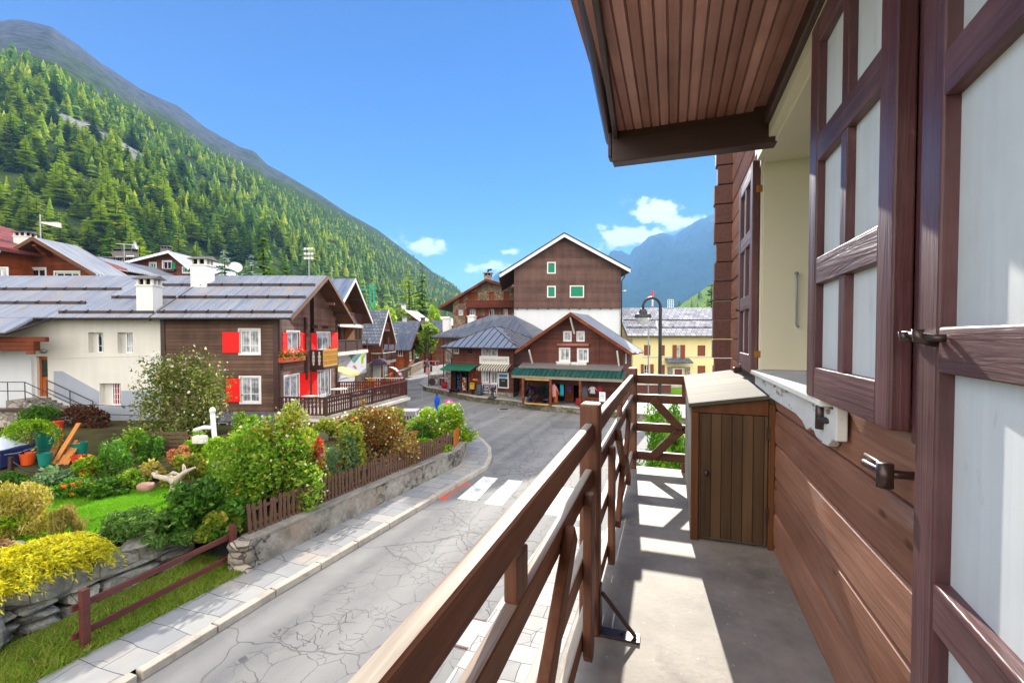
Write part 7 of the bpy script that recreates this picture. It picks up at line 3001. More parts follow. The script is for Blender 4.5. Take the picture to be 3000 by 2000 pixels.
# ------------------------------------------------------------------ mountains
def fbm(x, y, o=5, s=0.0):
    v, a, f = 0.0, .5, 1.0
    for _ in range(o):
        v += a * mnoise.noise(Vector((x * f + s, y * f + s * 1.7, s * .31)))
        a *= .5
        f *= 2.03
    return v


class Range:
    """a mountainside given by its skyline as seen along each bearing, with a base and a crest distance per bearing"""

    def __init__(s, prof, base, crest, zb, p0, p1, nx, ns, amp, seed, pw=.92, fine=.35, wl=260):
        s.px = np.linspace(p0, p1, nx)
        s.pr = np.interp(s.px, [p[0] for p in prof], [p[1] for p in prof])
        s.Yb = np.interp(s.px, [b[0] for b in base], [b[1] for b in base])
        s.Yr = np.interp(s.px, [b[0] for b in crest], [b[1] for b in crest])
        s.ns, s.nx = ns, nx
        sv = np.concatenate([np.linspace(0, 1, ns), [1.12, 1.35]])
        s.sv = sv
        V = np.zeros((nx, len(sv), 3))
        for i in range(nx):
            a = (s.px[i] - 1176) / F
            zr = CAMZ + (771 - s.pr[i]) / F * s.Yr[i]
            for j, q in enumerate(sv):
                Y = s.Yb[i] + (s.Yr[i] - s.Yb[i]) * q
                qq = min(q, 1.0)
                z = zb + (zr - zb) * qq ** pw
                if q > 1: z -= (zr - zb) * (q - 1) * .8
                x = a * Y
                env = min(1.0, 4 * qq * (1 - qq) + .12) if q <= 1 else .12
                z += amp * env * (fbm(x / wl, Y / wl, 5, seed) * 1.2 + fine * abs(fbm(x / wl * 3.7, Y / wl * 3.7, 4, seed + 9)) * 1.5)
                V[i, j] = (x, Y, max(z, zb - 3))
        s.V = V

    def build(s, name, mat):
        nx, m = s.nx, len(s.sv)
        idx = np.arange(nx * m).reshape(nx, m)
        Fc = np.stack([idx[:-1, :-1], idx[1:, :-1], idx[1:, 1:], idx[:-1, 1:]], -1).reshape(-1, 4)
        o = np_obj(name, s.V.reshape(-1, 3), Fc, mat, None, True)
        return tag(o, kind='structure')

    def sample(s, fx, fs):
        """surface point at fractional bearing fx (0..1) and slope position fs (0..1)"""
        gx, gs = fx * (s.nx - 1), fs * (s.ns - 1)
        i, j = np.minimum(gx.astype(int), s.nx - 2), np.minimum(gs.astype(int), s.ns - 2)
        u, v = (gx - i)[:, None], (gs - j)[:, None]
        A = s.V
        return A[i, j] * (1 - u) * (1 - v) + A[i + 1, j] * u * (1 - v) + A[i, j + 1] * (1 - u) * v + A[i + 1, j + 1] * u * v


def m_mountain(name, low, mid, rock, snow=None, sc=.004, zrock=500, patchy=.5):
    m = Mt(name, 1.0, .0)
    v = m.co()
    x, y, z = m.xyz(v)
    a = m.noise(sc, 8, rough=.65)
    b = m.noise(sc * 9, 6, rough=.65)
    c = m.mix(m.rng(b, .35, .65), col4(low), col4(mid))
    k = m.rng(m.math('ADD', m.math('MULTIPLY', z, 1 / zrock), m.math('MULTIPLY', m.math('SUBTRACT', a, .5), 2.2 * patchy)), .62, .95)
    c = m.mix(k, c, m.mix(m.rng(b, .3, .7), col4(rock, .5), col4(rock, 1.35)))
    if snow:
        ks = m.math('MULTIPLY', m.rng(z, snow[0], snow[1]), m.rng(a, .53, .58))
        c = m.mix(ks, c, (.8, .82, .85, 1))
    m.col(c)
    m.bump(m.math('ADD', m.math('ADD', b, a), m.noise(sc * 3.2, 8, rough=.7)), .5 / sc * .05)
    return m.m


left_prof = [(-700, -60), (-300, 10), (-100, 60), (0, 66), (40, 57), (70, 58), (135, 74), (160, 92), (200, 120), (250, 160), (330, 213), (420, 252), (480, 300), (560, 345), (590, 352), (620, 383), (680, 415), (740, 450), (800, 490), (870, 530), (930, 575), (990, 622), (1045, 655), (1075, 690)]
hill = Range(left_prof, [(-700, 130), (0, 165), (300, 190), (600, 260), (850, 380), (1075, 640)], [(-700, 900), (0, 1150), (300, 1250), (560, 1350), (800, 1700), (1075, 2500)], 2.0, -700, 1075, 200, 90, 34, 3.0)
M['hillmat'] = m_mountain('left_mountainside', '#2f4222', '#48552e', '#4d525c', None, .006, 520)
hill.build('mountain', M['hillmat'])
# bare rock slab on the slope: grey stone where it breaks through the wood
_c = hill.V[np.argmin(np.abs(hill.px - 250)), :]
_y = 771 - F * (_c[:, 2] - CAMZ) / _c[:, 1]
OUT = _c[np.argmin(np.abs(_y[:34] - 338))]
_nt = M['hillmat'].node_tree
_bs = _nt.nodes['Principled BSDF']
_old = _bs.inputs['Base Color'].links[0].from_socket
_w = Mt.__new__(Mt)
_w.m, _w.nt, _w.bs = M['hillmat'], _nt, _bs
_v = _w.n('VectorMath', {0: _w.co(), 1: tuple(-float(q) for q in OUT)}, operation='ADD').outputs[0]
_v = _w.n('VectorMath', {0: _v, 1: (1 / 95, 1 / 75, 1 / 48)}, operation='MULTIPLY').outputs[0]
_d = _w.n('VectorMath', {0: _v}, operation='LENGTH').outputs[1]
_k = _w.rng(_w.math('ADD', _d, _w.math('MULTIPLY', _w.noise(.03, 6), 1.6)), 1.75, 1.45)
_w.col(_w.mix(_k, _old, _w.mix(_w.noise(.09, 6), C('#55585e'), C('#a8a4a0'))))
right_prof = [(1080, 760), (1110, 655), (1130, 640), (1150, 625), (1172, 640), (1230, 660), (1360, 620), (1400, 585), (1425, 578), (1445, 588), (1470, 566), (1487, 548), (1505, 541), (1522, 537), (1545, 544), (1570, 528), (1600, 511), (1640, 493), (1700, 490), (2700, 500)]
farr = Range(right_prof, [(1080, 3900), (1400, 3200), (2700, 2500)], [(1080, 8000), (1360, 7300), (1640, 6600), (2700, 5600)], 4.0, 1080, 1900, 200, 90, 190, 11.0, 1.0, 1.3, 1100)
M['farmat'] = m_mountain('far_mountain', '#1d3320', '#2a4030', '#33383c', (1500, 1600), .0012, 2600)
farr.build('far_mountain', M['farmat'])
spur_prof = [(1440, 765), (1500, 735), (1545, 712), (1590, 682), (1640, 648), (1720, 600), (1900, 560), (2300, 540), (2700, 560)]
spur = Range(spur_prof, [(1440, 700), (2700, 260)], [(1440, 1300), (1640, 1050), (2700, 700)], 3.0, 1440, 2700, 90, 40, 14, 21.0, 1.0)
M['spurmat'] = m_mountain('grassy_spur', '#5d7a35', '#83974a', '#6d6a4d', None, .01, 900)
spur.build('grassy_spur', M['spurmat'])

# ------------------------------------------------------------------ conifers
M['spruce'] = m_leaf('spruce_needles', '#33581f', '#56792e', '#729338', .32, .6, .05, spec=.03)
M['larch'] = m_leaf('larch_needles', '#6c8e24', '#a4b63a', '#b4b840', .42, .6, .05, spec=.03)
M['pine'] = m_leaf('forest_needles', '#3c6226', '#648530', '#80963a', .34, .6, .05, spec=.03)
M['blue_spruce'] = m_leaf('silver_spruce_needles', '#5d7a74', '#8fa7a2', '#b3c3c0', .25, .6, .3)
M['yellowgreen'] = m_leaf('light_tree_leaves', '#66901c', '#a3bc30', '#bdc644', .45, .5, .1)
M['treegreen'] = m_leaf('mid_tree_leaves', '#466a22', '#7b9434', '#98a444', .42, .5, .1)


def conifer_mesh(seed, h=1.0, wr=.21, layers=16, droop=.35, dens=1.0, mat='spruce'):
    """unit-height conifer: whorls of drooping boughs, each a jagged fan of small cards"""
    q = np.random.default_rng(seed)
    V, Fc = [], []

    def card(p, d, L, wd, sag):
        s = np.array([-d[1], d[0], 0.0])
        s /= max(np.linalg.norm(s), 1e-6)
        a = p + d * L * .5 + np.array([0, 0, -sag * .25])
        t = p + d * L + np.array([0, 0, -sag])
        b = len(V)
        V.extend([p - s * wd * .25, p + s * wd * .25, a + s * wd, t, a - s * wd])
        Fc.append((b, b + 1, b + 2, b + 4))
        Fc.append((b + 2, b + 3, b + 4, b + 4))
    for l in range(layers):
        f = (l + .3 + .5 * q.random()) / layers
        z = .08 + .90 * f
        rr = wr * (1 - f) ** .85 * (.8 + .35 * q.random()) + .012
        nb_ = max(4, int((10 - 5 * f) * dens))
        a0 = q.random() * 6.28
        for k in range(nb_):
            a = a0 + 6.283 * k / nb_ + q.normal() * .18
            d = np.array([math.cos(a), math.sin(a), 0])
            L = rr * (.7 + .5 * q.random())
            sag = L * droop * (.7 + .6 * q.random())
            zz = z + q.normal() * .012
            base = np.array([0, 0, zz])
            m_ = 3
            for t in range(m_):
                g = t / m_
                pp = base + d * L * g + np.array([0, 0, -sag * g * .6])
                for sd in (-1, 1):
                    dd = np.array([math.cos(a + sd * .62), math.sin(a + sd * .62), 0])
                    card(pp, dd, L * .5 * (1.15 - g * .4), .13 * L + .006, L * droop * .35 + .01)
            card(base + d * L * .55 + np.array([0, 0, -sag * .4]), d, L * .5, .10 * L + .005, sag * .5)
    V = np.array(V)
    quads = np.array([f for f in Fc if f[2] != f[3]])
    tris = np.array([f[:3] for f in Fc if f[2] == f[3]])
    me = bpy.data.meshes.new('crown')
    faces = [tuple(int(i) for i in r) for r in quads] + [tuple(int(i) for i in r) for r in tris]
    me.from_pydata([tuple(v) for v in V], [], faces)
    me.update()
    me.materials.append(M[mat])
    return me


def trunk_mesh():
    m = MB()
    m.tube([(0, 0, -.03), (0, 0, .5), (0, 0, .95)], [.018, .011, .002], 6)
    me = bpy.data.meshes.new('trunk')
    me.from_pydata(m.v, [], m.f)
    me.update()
    me.materials.append(M['bark'])
    return me


TRUNK = trunk_mesh()
CROWN = {'spruce': [conifer_mesh(1, wr=.22), conifer_mesh(2, wr=.19, droop=.5), conifer_mesh(3, wr=.25)],
         'larch': [conifer_mesh(4, wr=.24, layers=15, droop=.12, mat='larch'), conifer_mesh(5, wr=.28, layers=14, droop=.05, mat='larch')],
         'pine': [conifer_mesh(6, wr=.23, mat='pine'), conifer_mesh(7, wr=.21, droop=.25, mat='pine')],
         'blue_spruce': [conifer_mesh(8, wr=.26, layers=20, droop=.2, dens=1.4, mat='blue_spruce')]}


def conifer(kind, p, h, wf, label, group=None, name=None, seed=0):
    nm = name or {'spruce': 'spruce', 'larch': 'larch', 'pine': 'conifer', 'blue_spruce': 'silver_spruce'}[kind]
    t = thing(nm, label, 'tree', p, R.uniform(0, 6.28), group)
    cs = CROWN[kind]
    c = link_mesh('crown', cs[seed % len(cs)], None, t)
    c.scale = (h * wf, h * wf, h)
    k = link_mesh('trunk', TRUNK, None, t)
    k.scale = (h, h, h)
    return t


# scatter the forest over the left mountainside
N = 17000
fx = NR.random(N)
fs_ = NR.random(N) ** .62
pts = hill.sample(fx, fs_)
pxs = CX + F * pts[:, 0] / pts[:, 1]
pys = 771 - F * (pts[:, 2] - CAMZ) / pts[:, 1]
tl = np.interp(pxs, [-200, 0, 60, 120, 200, 260, 330, 400, 480, 560, 640, 740, 850, 1050], [142, 144, 156, 172, 214, 250, 284, 322, 358, 402, 446, 490, 545, 662])
d_rock = np.minimum(np.hypot((pxs - 215) / 130, (pys - 318 - (pxs - 215) * .50) / 34), np.hypot((pxs - 465) / 28, (pys - 435) / 20))
keep = (pxs > -160) & (pxs < 1062) & (pys > tl + NR.normal(size=N) * 9)
keep &= ~((d_rock < 1) & (NR.random(N) < .86))
pts, pxs, pys = pts[keep], pxs[keep], pys[keep]
pn = np.array([mnoise.noise(Vector((p[0] / 55, p[1] / 80, 3.1))) for p in pts])
pn2 = np.array([mnoise.noise(Vector((p[0] / 22, p[1] / 30, 8.7))) for p in pts])
keep = (pn + .6 * pn2 > -.62) | (NR.random(len(pts)) < .35)           # small clearings
pts, pxs, pys, pn, pn2 = pts[keep], pxs[keep], pys[keep], pn[keep], pn2[keep]
hts = (11 + 14 * NR.random(len(pts)) ** 1.2) * (1 + .35 * pn2)
up_ = np.clip((pys - np.interp(pxs, hill.px, hill.pr)) / 160, 0, 1)
hts *= .45 + .55 * up_
# bearings where light larches dominate: the lower left of the slope
larchness = np.clip(1.15 - np.hypot((pxs - 90) / 330, (pys - 500) / 210), 0, 1) * .8 + .20 + .5 * np.clip(pn, -.3, .6)
kind = np.where(NR.random(len(pts)) < larchness, 1, 0)
dist = pts[:, 1]
show = hts / dist
vis = (pys - hts / dist * F * .8 < 640) & (pxs > -20)
order = np.argsort(-np.where(vis, show, 0))
indiv = order[:285]
gl_ = {0: ('dark green spruce in the wooded mountainside', 'spruces of the mountainside wood'), 1: ('light yellow-green larch in the wooded mountainside', 'larches of the mountainside wood')}
for n_, i in enumerate(indiv):
    k = int(kind[i])
    kd = 'larch' if k else ('spruce' if n_ % 3 else 'pine')
    conifer(kd, tuple(pts[i] - np.array([0, 0, .5])), float(hts[i]) * 1.05, R.uniform(1.0, 1.5), gl_[k][0], gl_[k][1], 'larch' if k else 'spruce', n_)
rest = np.setdiff1d(np.arange(len(pts)), indiv)


def low_tree():
    V, T = [], []
    q = np.random.default_rng(31)
    for l in range(6):
        z0 = .10 + l * .145
        r = .25 * (1 - l / 6.6)
        b = len(V)
        V.append((0, 0, z0 + .25))
        n = 7
        a0 = q.random() * 6
        for k in range(n):
            rr = r * (.72 + .55 * q.random())
            V.append((rr * math.cos(a0 + 6.283 * k / n), rr * math.sin(a0 + 6.283 * k / n), z0 - .05 * q.random()))
        for k in range(n):
            T.append((b, b + 1 + k, b + 1 + (k + 1) % n))
    return np.array(V), np.array(T)


LV, LT = low_tree()


def forest(sel, mat, label):
    p, h = pts[sel], hts[sel]
    n = len(sel)
    a = NR.random(n) * 6.283
    w = h * (.85 + .5 * NR.random(n))
    c, s = np.cos(a), np.sin(a)
    x = (LV[None, :, 0] * c[:, None] - LV[None, :, 1] * s[:, None]) * w[:, None]
    y = (LV[None, :, 0] * s[:, None] + LV[None, :, 1] * c[:, None]) * w[:, None]
    z = LV[None, :, 2] * h[:, None] - .5
    V = np.stack([x, y, z], -1) + p[:, None, :]
    T = (LT[None] + (np.arange(n) * len(LV))[:, None, None]).reshape(-1, 3)
    o = np_obj('forest', V.reshape(-1, 3), T, M[mat])
    return tag(o, label, 'forest', None, 'stuff')


forest(rest[kind[rest] == 0], 'pine', 'dense dark conifer forest covering the upper left mountainside')
forest(rest[kind[rest] == 1], 'larch', 'lighter larches mixed through the forest on the left mountainside')
# thin wood on the spur at the right
fx2, fs2 = NR.random(900), NR.random(900)
sp2 = spur.sample(fx2, fs2)
m_ = (CX + F * sp2[:, 0] / sp2[:, 1] < 1760) & (NR.random(900) < .35)
pts_s, hts_s = sp2[m_], 8 + 8 * NR.random(m_.sum())
pts, hts = pts_s, hts_s
forest(np.arange(len(pts)), 'pine', 'scattered trees on the sunlit grassy spur at the right')

# trees standing apart in front of the wood (pixel of foot, distance, height in pixels)
solo = [('larch', 178, 640, 105, 92, 1.25, 'bright larch rising just right of the small tiled chimney'),
        ('larch', 150, 625, 112, 60, 1.25, 'small light larch left of the bright larch by the chimney'),
        ('spruce', 256, 636, 100, 120, 1.2, 'dark feathery spruce behind the T-shaped aerial'),
        ('larch', 322, 640, 108, 100, 1.45, 'round-topped bright green larch behind the dark spruce'),
        ('spruce', 362, 640, 104, 84, 1.1, 'narrow green spruce right of the round-topped larch'),
        ('larch', 40, 600, 118, 60, 1.2, 'yellow larch at the left beside the rooftop aerial mast'),
        ('larch', 425, 645, 115, 52, 1.3, 'short light green larch above the green-shuttered chalet'),
        ('blue_spruce', 517, 660, 50, 95, 1.05, 'left silvery blue spruce beside the satellite dish'),
        ('blue_spruce', 578, 660, 52, 84, 1.0, 'right silvery blue spruce next to the tall olive spruce'),
        ('pine', 606, 680, 62, 160, 1.05, 'tall olive-green spruce standing above the corrugated roof ridge'),
        ('spruce', 655, 655, 90, 80, 1.0, 'slim green spruce right of the tall olive spruce'),
        ('larch', 940, 735, 120, 124, 1.15, 'tall light conifer left of the darkest pointed spruce by the far barns'),
        ('spruce', 970, 735, 118, 134, .95, 'darkest pointed spruce beside the tall light conifer'),
        ('spruce', 1450, 800, 62, 88, 1.0, 'lone thin spruce between the tall building and the yellow house'),
        ('spruce', 1634, 716, 58, 72, 1.2, 'dark spruce at the house corner above the yellow house roof')]
for i, (kd, x, y, Y, hp, wf, lab) in enumerate(solo):
    p = P(x, y, Y)
    hh_ = hp / F * Y
    z = p.z
    if z > 1.5:
        hh_ += z - 1.0
        z = 1.0
    conifer(kd, (p.x, Y, z), hh_, wf, lab, None, None, i)


def broadleaf(px, py, Y, wpx, hpx, mat, label, seed, n=1500, ls=.16):
    p = P(px, py, Y)
    r, h = wpx / F * Y / 2, hpx / F * Y
    z = min(p.z, 6)
    dz = max(0.0, z)
    bl = [(b[0], b[1], b[2] + dz, b[3], b[4], b[5]) for b in dome_blobs(r, r, h, 9, seed, .25, (.3, .5))]
    t = thing('broadleaf_tree', label, 'tree', (p.x, Y, z - dz))
    V, Fc = leaf_cards(blob_points(bl, n, .6), ls * h / 3, .6)
    np_obj('crown', V, Fc, M[mat], t)
    m = MB()
    m.tube([(0, 0, 0), (.05 * r, 0, dz + h * .35), (0, 0, dz + h * .7)], [.05 * h, .035 * h, .01 * h], 6)
    for b in bl[:4]:
        m.tube([(0, 0, dz + h * .3), (b[0] * .6, b[1] * .6, b[2] * .9), (b[0], b[1], b[2])], [.03 * h, .018 * h, .006 * h], 5)
    m.build('trunk', M['bark'], t)


bls = [(716, 648, 80, 40, 18, 'treegreen', 'low round green tree behind the roof ridge left of the yellow-green mound'), (765, 650, 82, 54, 24, 'yellowgreen', 'bright yellow-green mound of a tree behind the orange-walled chalet roof'),
       (800, 652, 84, 40, 20, 'treegreen', 'small dull green tree right of the yellow-green mound'), (868, 712, 88, 44, 62, 'yellowgreen', 'tall bright green tree behind the green crane'),
       (885, 715, 80, 58, 52, 'yellowgreen', 'broad light green tree right of the crane above the slate roof'), (915, 700, 100, 50, 46, 'treegreen', 'mid green tree between the crane tree and the tall light conifer'),
       (860, 690, 120, 44, 60, 'treegreen', 'darker green tree behind the crane'), (1000, 720, 105, 36, 60, 'yellowgreen', 'rounded yellow-green tree right of the darkest spruce'),
       (976, 815, 64, 50, 62, 'treegreen', 'bushy green tree beside the upper street near the stone house'), (955, 812, 72, 48, 66, 'yellowgreen', 'sunny green tree above the roadside wall behind the brown hut'),
       (990, 790, 66, 40, 52, 'yellowgreen', 'light tree rising left of the stone house roof'), (1436, 845, 56, 26, 70, 'treegreen', 'grey-green bush between the tall building and the yellow house'),
       (1040, 690, 140, 40, 34, 'treegreen', 'small tree behind the stone hotel eaves')]
for i, (x, y, Y, wpx, hpx, mt, lab) in enumerate(bls):
    broadleaf(x, y, Y, wpx, hpx, mt, lab, 100 + i)

# ------------------------------------------------------------------ garden plants
M['lf_green'] = m_leaf('garden_leaves', '#4b7818', '#82a82c', '#adb848')
M['lf_dark'] = m_leaf('dark_garden_leaves', '#2c5212', '#4f7e20', '#6a942c')
M['lf_fresh'] = m_leaf('fresh_green_leaves', '#5b8a14', '#97b824', '#b3c43a', .48)
M['lf_olive'] = m_leaf('olive_elder_leaves', '#47591f', '#76803a', '#a9a56a', .4)
M['lf_mixed'] = m_leaf('autumn_green_leaves', '#62801e', '#9aa236', '#b59a4a', .42)
M['lf_bronze'] = m_leaf('bronze_red_leaves', '#6f4a24', '#8f6a38', '#86903a', .42)
M['lf_yellow'] = m_leaf('golden_juniper_needles', '#b3aa1c', '#dcd030', '#94a030', .4)
M['lf_grey'] = m_leaf('grey_green_leaves', '#5f7f52', '#86a276', None, .35)
M['lf_thread'] = m_leaf('thread_grass_leaves', '#8a8a3c', '#b0a860', '#9a6a4c', .4)
M['lf_golden'] = m_leaf('golden_seedheads', '#8f8c2c', '#c0ae58', '#d0bd88', .42)
M['lf_vine'] = m_leaf('dark_red_vine_leaves', '#4a2420', '#6a3a2a', '#3f4a20', .3)
M['lf_thuja'] = m_leaf('thuja_sprays', '#3f7414', '#6a9c22', '#86b030', .4)
M['lf_fern'] = m_leaf('ferny_leaves', '#3a6a1c', '#5c9030', '#7fa840', .42)
M['lf_juniper'] = m_leaf('spreading_juniper_needles', '#3d6428', '#64883c', '#86a052', .35)


def gp(px, py, z=GZ):
    q = G(px, py, z)
    return (q.x, q.y, z)


def sized(px, py, wpx, hpx, z=GZ):
    q = G(px, py, z)
    return (q.x, q.y, z), wpx / F * q.y / 2, hpx / F * q.y


def bush(label, px, py, wpx, hpx, mat, n, ls, seed, ry=.8, **kw):
    loc, rx, h = sized(px, py, wpx, hpx)
    if kw.pop('fence', False):                                    # keep the whole plant behind the picket fence
        a_ = (px - CX) / F
        Y = loc[1]
        for _ in range(3):
            rx = wpx / F * Y / 2
            u_ = a_ * Y * TS + Y * TCc
            Y = (wallw(u_) - .34 - rx * ry * .8 - .2 * rx) / (a_ * TCc - TS)
        loc, h = (a_ * Y, Y, GZ), max(.4, P(px, py - hpx, Y).z - GZ)
    return shrub(label, loc, rx, rx * ry, h, M[mat], n, ls, seed=seed, **kw)


# big elder at the corner of the chalet
p = P(430, 1030, 19.6)
shrub('tall loose elder with cream flower heads in front of the chalet corner', (p.x, 19.6, GZ), 2.3, 1.7, 3.5, M['lf_olive'], 6000, .07, 40, 3, 'elder_bush', 'tree', .5,
      flowers=[(M['fl_white'], 380, .05, 'flower_heads')], stems=14, shell=.9, lo=.12, shoots=110)
bush('dense hydrangea of pale green leaves before the terrace window', 655, 1118, 150, 168, 'lf_mixed', 5200, .055, 5, k=14, flowers=[(M['fl_white'], 260, .045, 'flower_heads')], lo=.2, stems=7, fence=True)
bush('large mixed green shrub hanging over the picket fence', 600, 1190, 250, 205, 'lf_green', 9500, .055, 6, k=24, ry=.6, flowers=[(M['fl_white'], 190, .032, 'flower_heads'), (M['fl_orange'], 40, .04, 'blossoms')], lo=.12, stems=8, fence=True)
bush('upright green shrub leaning to the fence beside the red blossoms', 690, 1150, 130, 150, 'lf_mixed', 3800, .05, 8, k=12, ry=.7, flowers=[(M['fl_white'], 160, .04, 'flower_heads')], stems=5, fence=True)
bush('glossy dark green shrub at the lower end of the garden above the boulders', 470, 1232, 190, 135, 'lf_dark', 5200, .065, 9, k=16, ry=.7, stems=5)
bush('low spreading juniper along the edge of the lawn', 335, 1248, 230, 78, 'lf_juniper', 6500, .05, 10, k=16, ry=.55, asp=.28, stems=3)
bush('small bush covered with bright red blossoms', 718, 1075, 52, 52, 'lf_green', 500, .05, 11, flowers=[(M['fl_red'], 420, .05, 'blossoms'), (M['fl_pink'], 150, .05, 'blossoms')], stems=2, fence=True)
bush('soft grey-green feathery bush behind the picket fence', 778, 1128, 130, 128, 'lf_grey', 5200, .045, 12, k=14, asp=.25, ry=.7, flowers=[(M['fl_orange'], 16, .06, 'blossoms')], stems=3, fence=True)
bush('big bronze and red autumn shrub behind the fence', 852, 1090, 200, 160, 'lf_bronze', 8200, .055, 13, k=22, ry=.65, flowers=[(M['fl_white'], 330, .035, 'flower_heads'), (M['fl_orange'], 150, .045, 'autumn_leaves')], stems=8, fence=True)
bush('yellow-green bush between the bronze shrub and the hydrangea', 800, 1040, 74, 78, 'lf_mixed', 1500, .055, 14, stems=3, fence=True)
bush('tall fresh green shrub with white flower sprays at the bend of the street', 1018, 1042, 150, 108, 'lf_fresh', 7500, .055, 15, k=20, ry=.55, flowers=[(M['fl_white'], 420, .045, 'flower_sprays')], stems=6, fence=True)
bush('dark green bush left of the terracotta pot', 962, 1020, 70, 48, 'lf_dark', 1700, .06, 16, stems=3)
bush('low yellow-green plants at the foot of the orange-brown fence', 985, 1050, 110, 40, 'lf_fresh', 1900, .05, 17, ry=.4, stems=2, fence=True)
for (x, y, w_, h_, mt, lab, sd) in ((575, 1010, 90, 60, 'lf_green', 'green bush below the lean-to roof of the chalet', 81), (760, 1010, 90, 54, 'lf_mixed', 'bush with yellowing leaves under the terrace corner', 82),
                                    (835, 985, 90, 46, 'lf_dark', 'dark green bush against the terrace wall', 83), (905, 985, 80, 50, 'lf_mixed', 'loose bush at the far end of the terrace wall', 84),
                                    (690, 1045, 100, 70, 'lf_fresh', 'light green bush in the middle of the garden below the terrace', 85), (560, 1110, 110, 80, 'lf_green', 'green bush between the white post and the fence shrub', 86)):
    bush(lab, x, y, w_, h_, mt, 2200, .06, sd, stems=3)
bush('orange marigold at the joint of the two picket fences', 941, 1066, 24, 34, 'lf_mixed', 220, .05, 18, flowers=[(M['fl_orange'], 120, .06, 'blossoms')], stems=1)
q = gp(953, 1022)
t = thing('flower_pot', 'terracotta flower pot among the shrubs near the bend', 'pot', (q[0], q[1], q[2] + .25))
m = MB()
m.lathe([(.001, 0), (.12, 0), (.17, .26), (.19, .26), (.19, .32), (.15, .32), (.001, .28)], (0, 0, 0), 16)
m.build('pot', M['terracotta'], t, smooth=False)
# leaves spilling by the end of the fence
bush('vine with yellowing leaves trailing over the fence end', 505, 1238, 110, 62, 'lf_mixed', 1500, .06, 19, ry=.5, stems=3, lo=.05)

# middle border
mid = [(258, 1098, 76, 98, 'lf_fern', 2600, 'tall ferny green plant in the middle of the border', 20), (300, 1062, 90, 78, 'lf_green', 2400, 'broad green shrub behind the tall ferny plant', 21),
       (348, 1058, 70, 62, 'lf_fern', 1800, 'ferny shrub before the wooden lattice', 22), (350, 1102, 66, 44, 'lf_golden', 2600, 'round clipped yellow-green cushion bush', 23),
       (205, 1105, 66, 52, 'lf_fresh', 1900, 'green marigold clump left of the tall ferny plant', 24), (120, 1118, 100, 44, 'lf_grey', 2000, 'bluish spreading perennial left of the marigold clump', 25),
       (160, 1140, 90, 40, 'lf_fern', 1800, 'low bright edging plant at the rear lawn edge', 26), (235, 1135, 110, 32, 'lf_dark', 1900, 'dark low edging along the rear lawn edge', 27),
       (300, 1120, 80, 36, 'lf_green', 1500, 'low green edging plant near the pale stone', 28), (30, 1112, 70, 28, 'lf_dark', 1200, 'low dark plants at the left end of the border', 29),
       (440, 1095, 80, 52, 'lf_mixed', 2000, 'mixed green bush behind the driftwood trunk', 30), (455, 1060, 70, 66, 'lf_fresh', 1900, 'yellow-green bush at the foot of the white post', 31),
       (390, 1040, 60, 50, 'lf_dark', 1400, 'dark shrub below the elder', 32), (530, 1075, 110, 80, 'lf_fresh', 2600, 'sunlit yellow-green shrub right of the white post', 33),
       (395, 1118, 44, 26, 'lf_mixed', 800, 'small flowering clump around the driftwood trunk', 34)]
for (x, y, w_, h_, mt, n_, lab, sd) in mid:
    fl_ = ()
    if sd in (24, 26): fl_ = [(M['fl_orange'], 26, .07, 'blossoms'), (M['fl_yellow'], 14, .06, 'blossoms')]
    if sd == 34: fl_ = [(M['fl_pink'], 90, .04, 'blossoms')]
    bush(lab, x, y, w_, h_, mt, n_, .055, sd, flowers=fl_, stems=2, asp=.3 if mt == 'lf_fern' else .5)
bush('salmon-pink hydrangea heads beside the driftwood trunk', 418, 1082, 58, 52, 'lf_mixed', 600, .05, 35, flowers=[(m_leaf('salmon_petals', '#c06a4a', '#d8906a', '#d07878', .3), 900, .045, 'flower_heads')], stems=2)
bush('orange flowering bush behind the salmon hydrangea', 440, 1060, 50, 36, 'lf_fresh', 500, .05, 36, flowers=[(M['fl_orange'], 300, .05, 'blossoms')], stems=2)
# dark red vine over the stair wall
p = P(185, 1000, 22.3)
shrub('dark red vine smothering the low wall below the house stairs', (p.x, 22.3, GZ - .3), 1.55, .5, 1.35, M['lf_vine'], 4200, .07, 16, 40, 'climbing_vine', 'vine', stems=5)
p = P(95, 985, 22.0)
shrub('dark green bush behind the weeping tree', (p.x, 22.0, GZ - .2), 1.3, .6, 1.3, M['lf_dark'], 2400, .07, 10, 41)
t = thing('low_wall', 'low dark capped wall at the left behind the weeping tree', 'wall', (-24.5, 22.2, GZ))
m = MB()
m.box(-6, 1.2, 0, .4, -.3, .75)
m.build('stones', M['rubble'], t)
m = MB()
m.box(-6.1, 1.3, -.06, .46, .751, .86)
m.build('coping', M['beam'], t)
# weeping pea tree
q = gp(78, 1055)
t = thing('weeping_tree', 'small weeping tree with a bright green umbrella crown on a slanting trunk', 'tree', q)
m = MB()
sc = q[1] / F
m.tube([(.08, 0, 0), (-.0, 0, .55), (-.12, 0, 1.05)], [.06, .05, .035], 7)
m.build('trunk', M['beam'], t)
pp = []
for i in range(140):
    a = R.uniform(0, 6.28)
    L = R.uniform(.35, 1.0)
    for k in range(26):
        f = (k + R.random()) / 26
        r_ = L * 1.0 * math.sin(f * 1.45)
        z = 1.12 + .42 * math.sin(f * 2.2) - 1.05 * f * f * L
        pp.append((-.1 + r_ * math.cos(a) + R.gauss(0, .035), .85 * r_ * math.sin(a) + R.gauss(0, .035), z + R.gauss(0, .03)))
V, Fc = leaf_cards(np.array(pp), .05, .4, (0, 0, -.8), .7)
np_obj('crown', V, Fc, M['lf_fresh'], t)

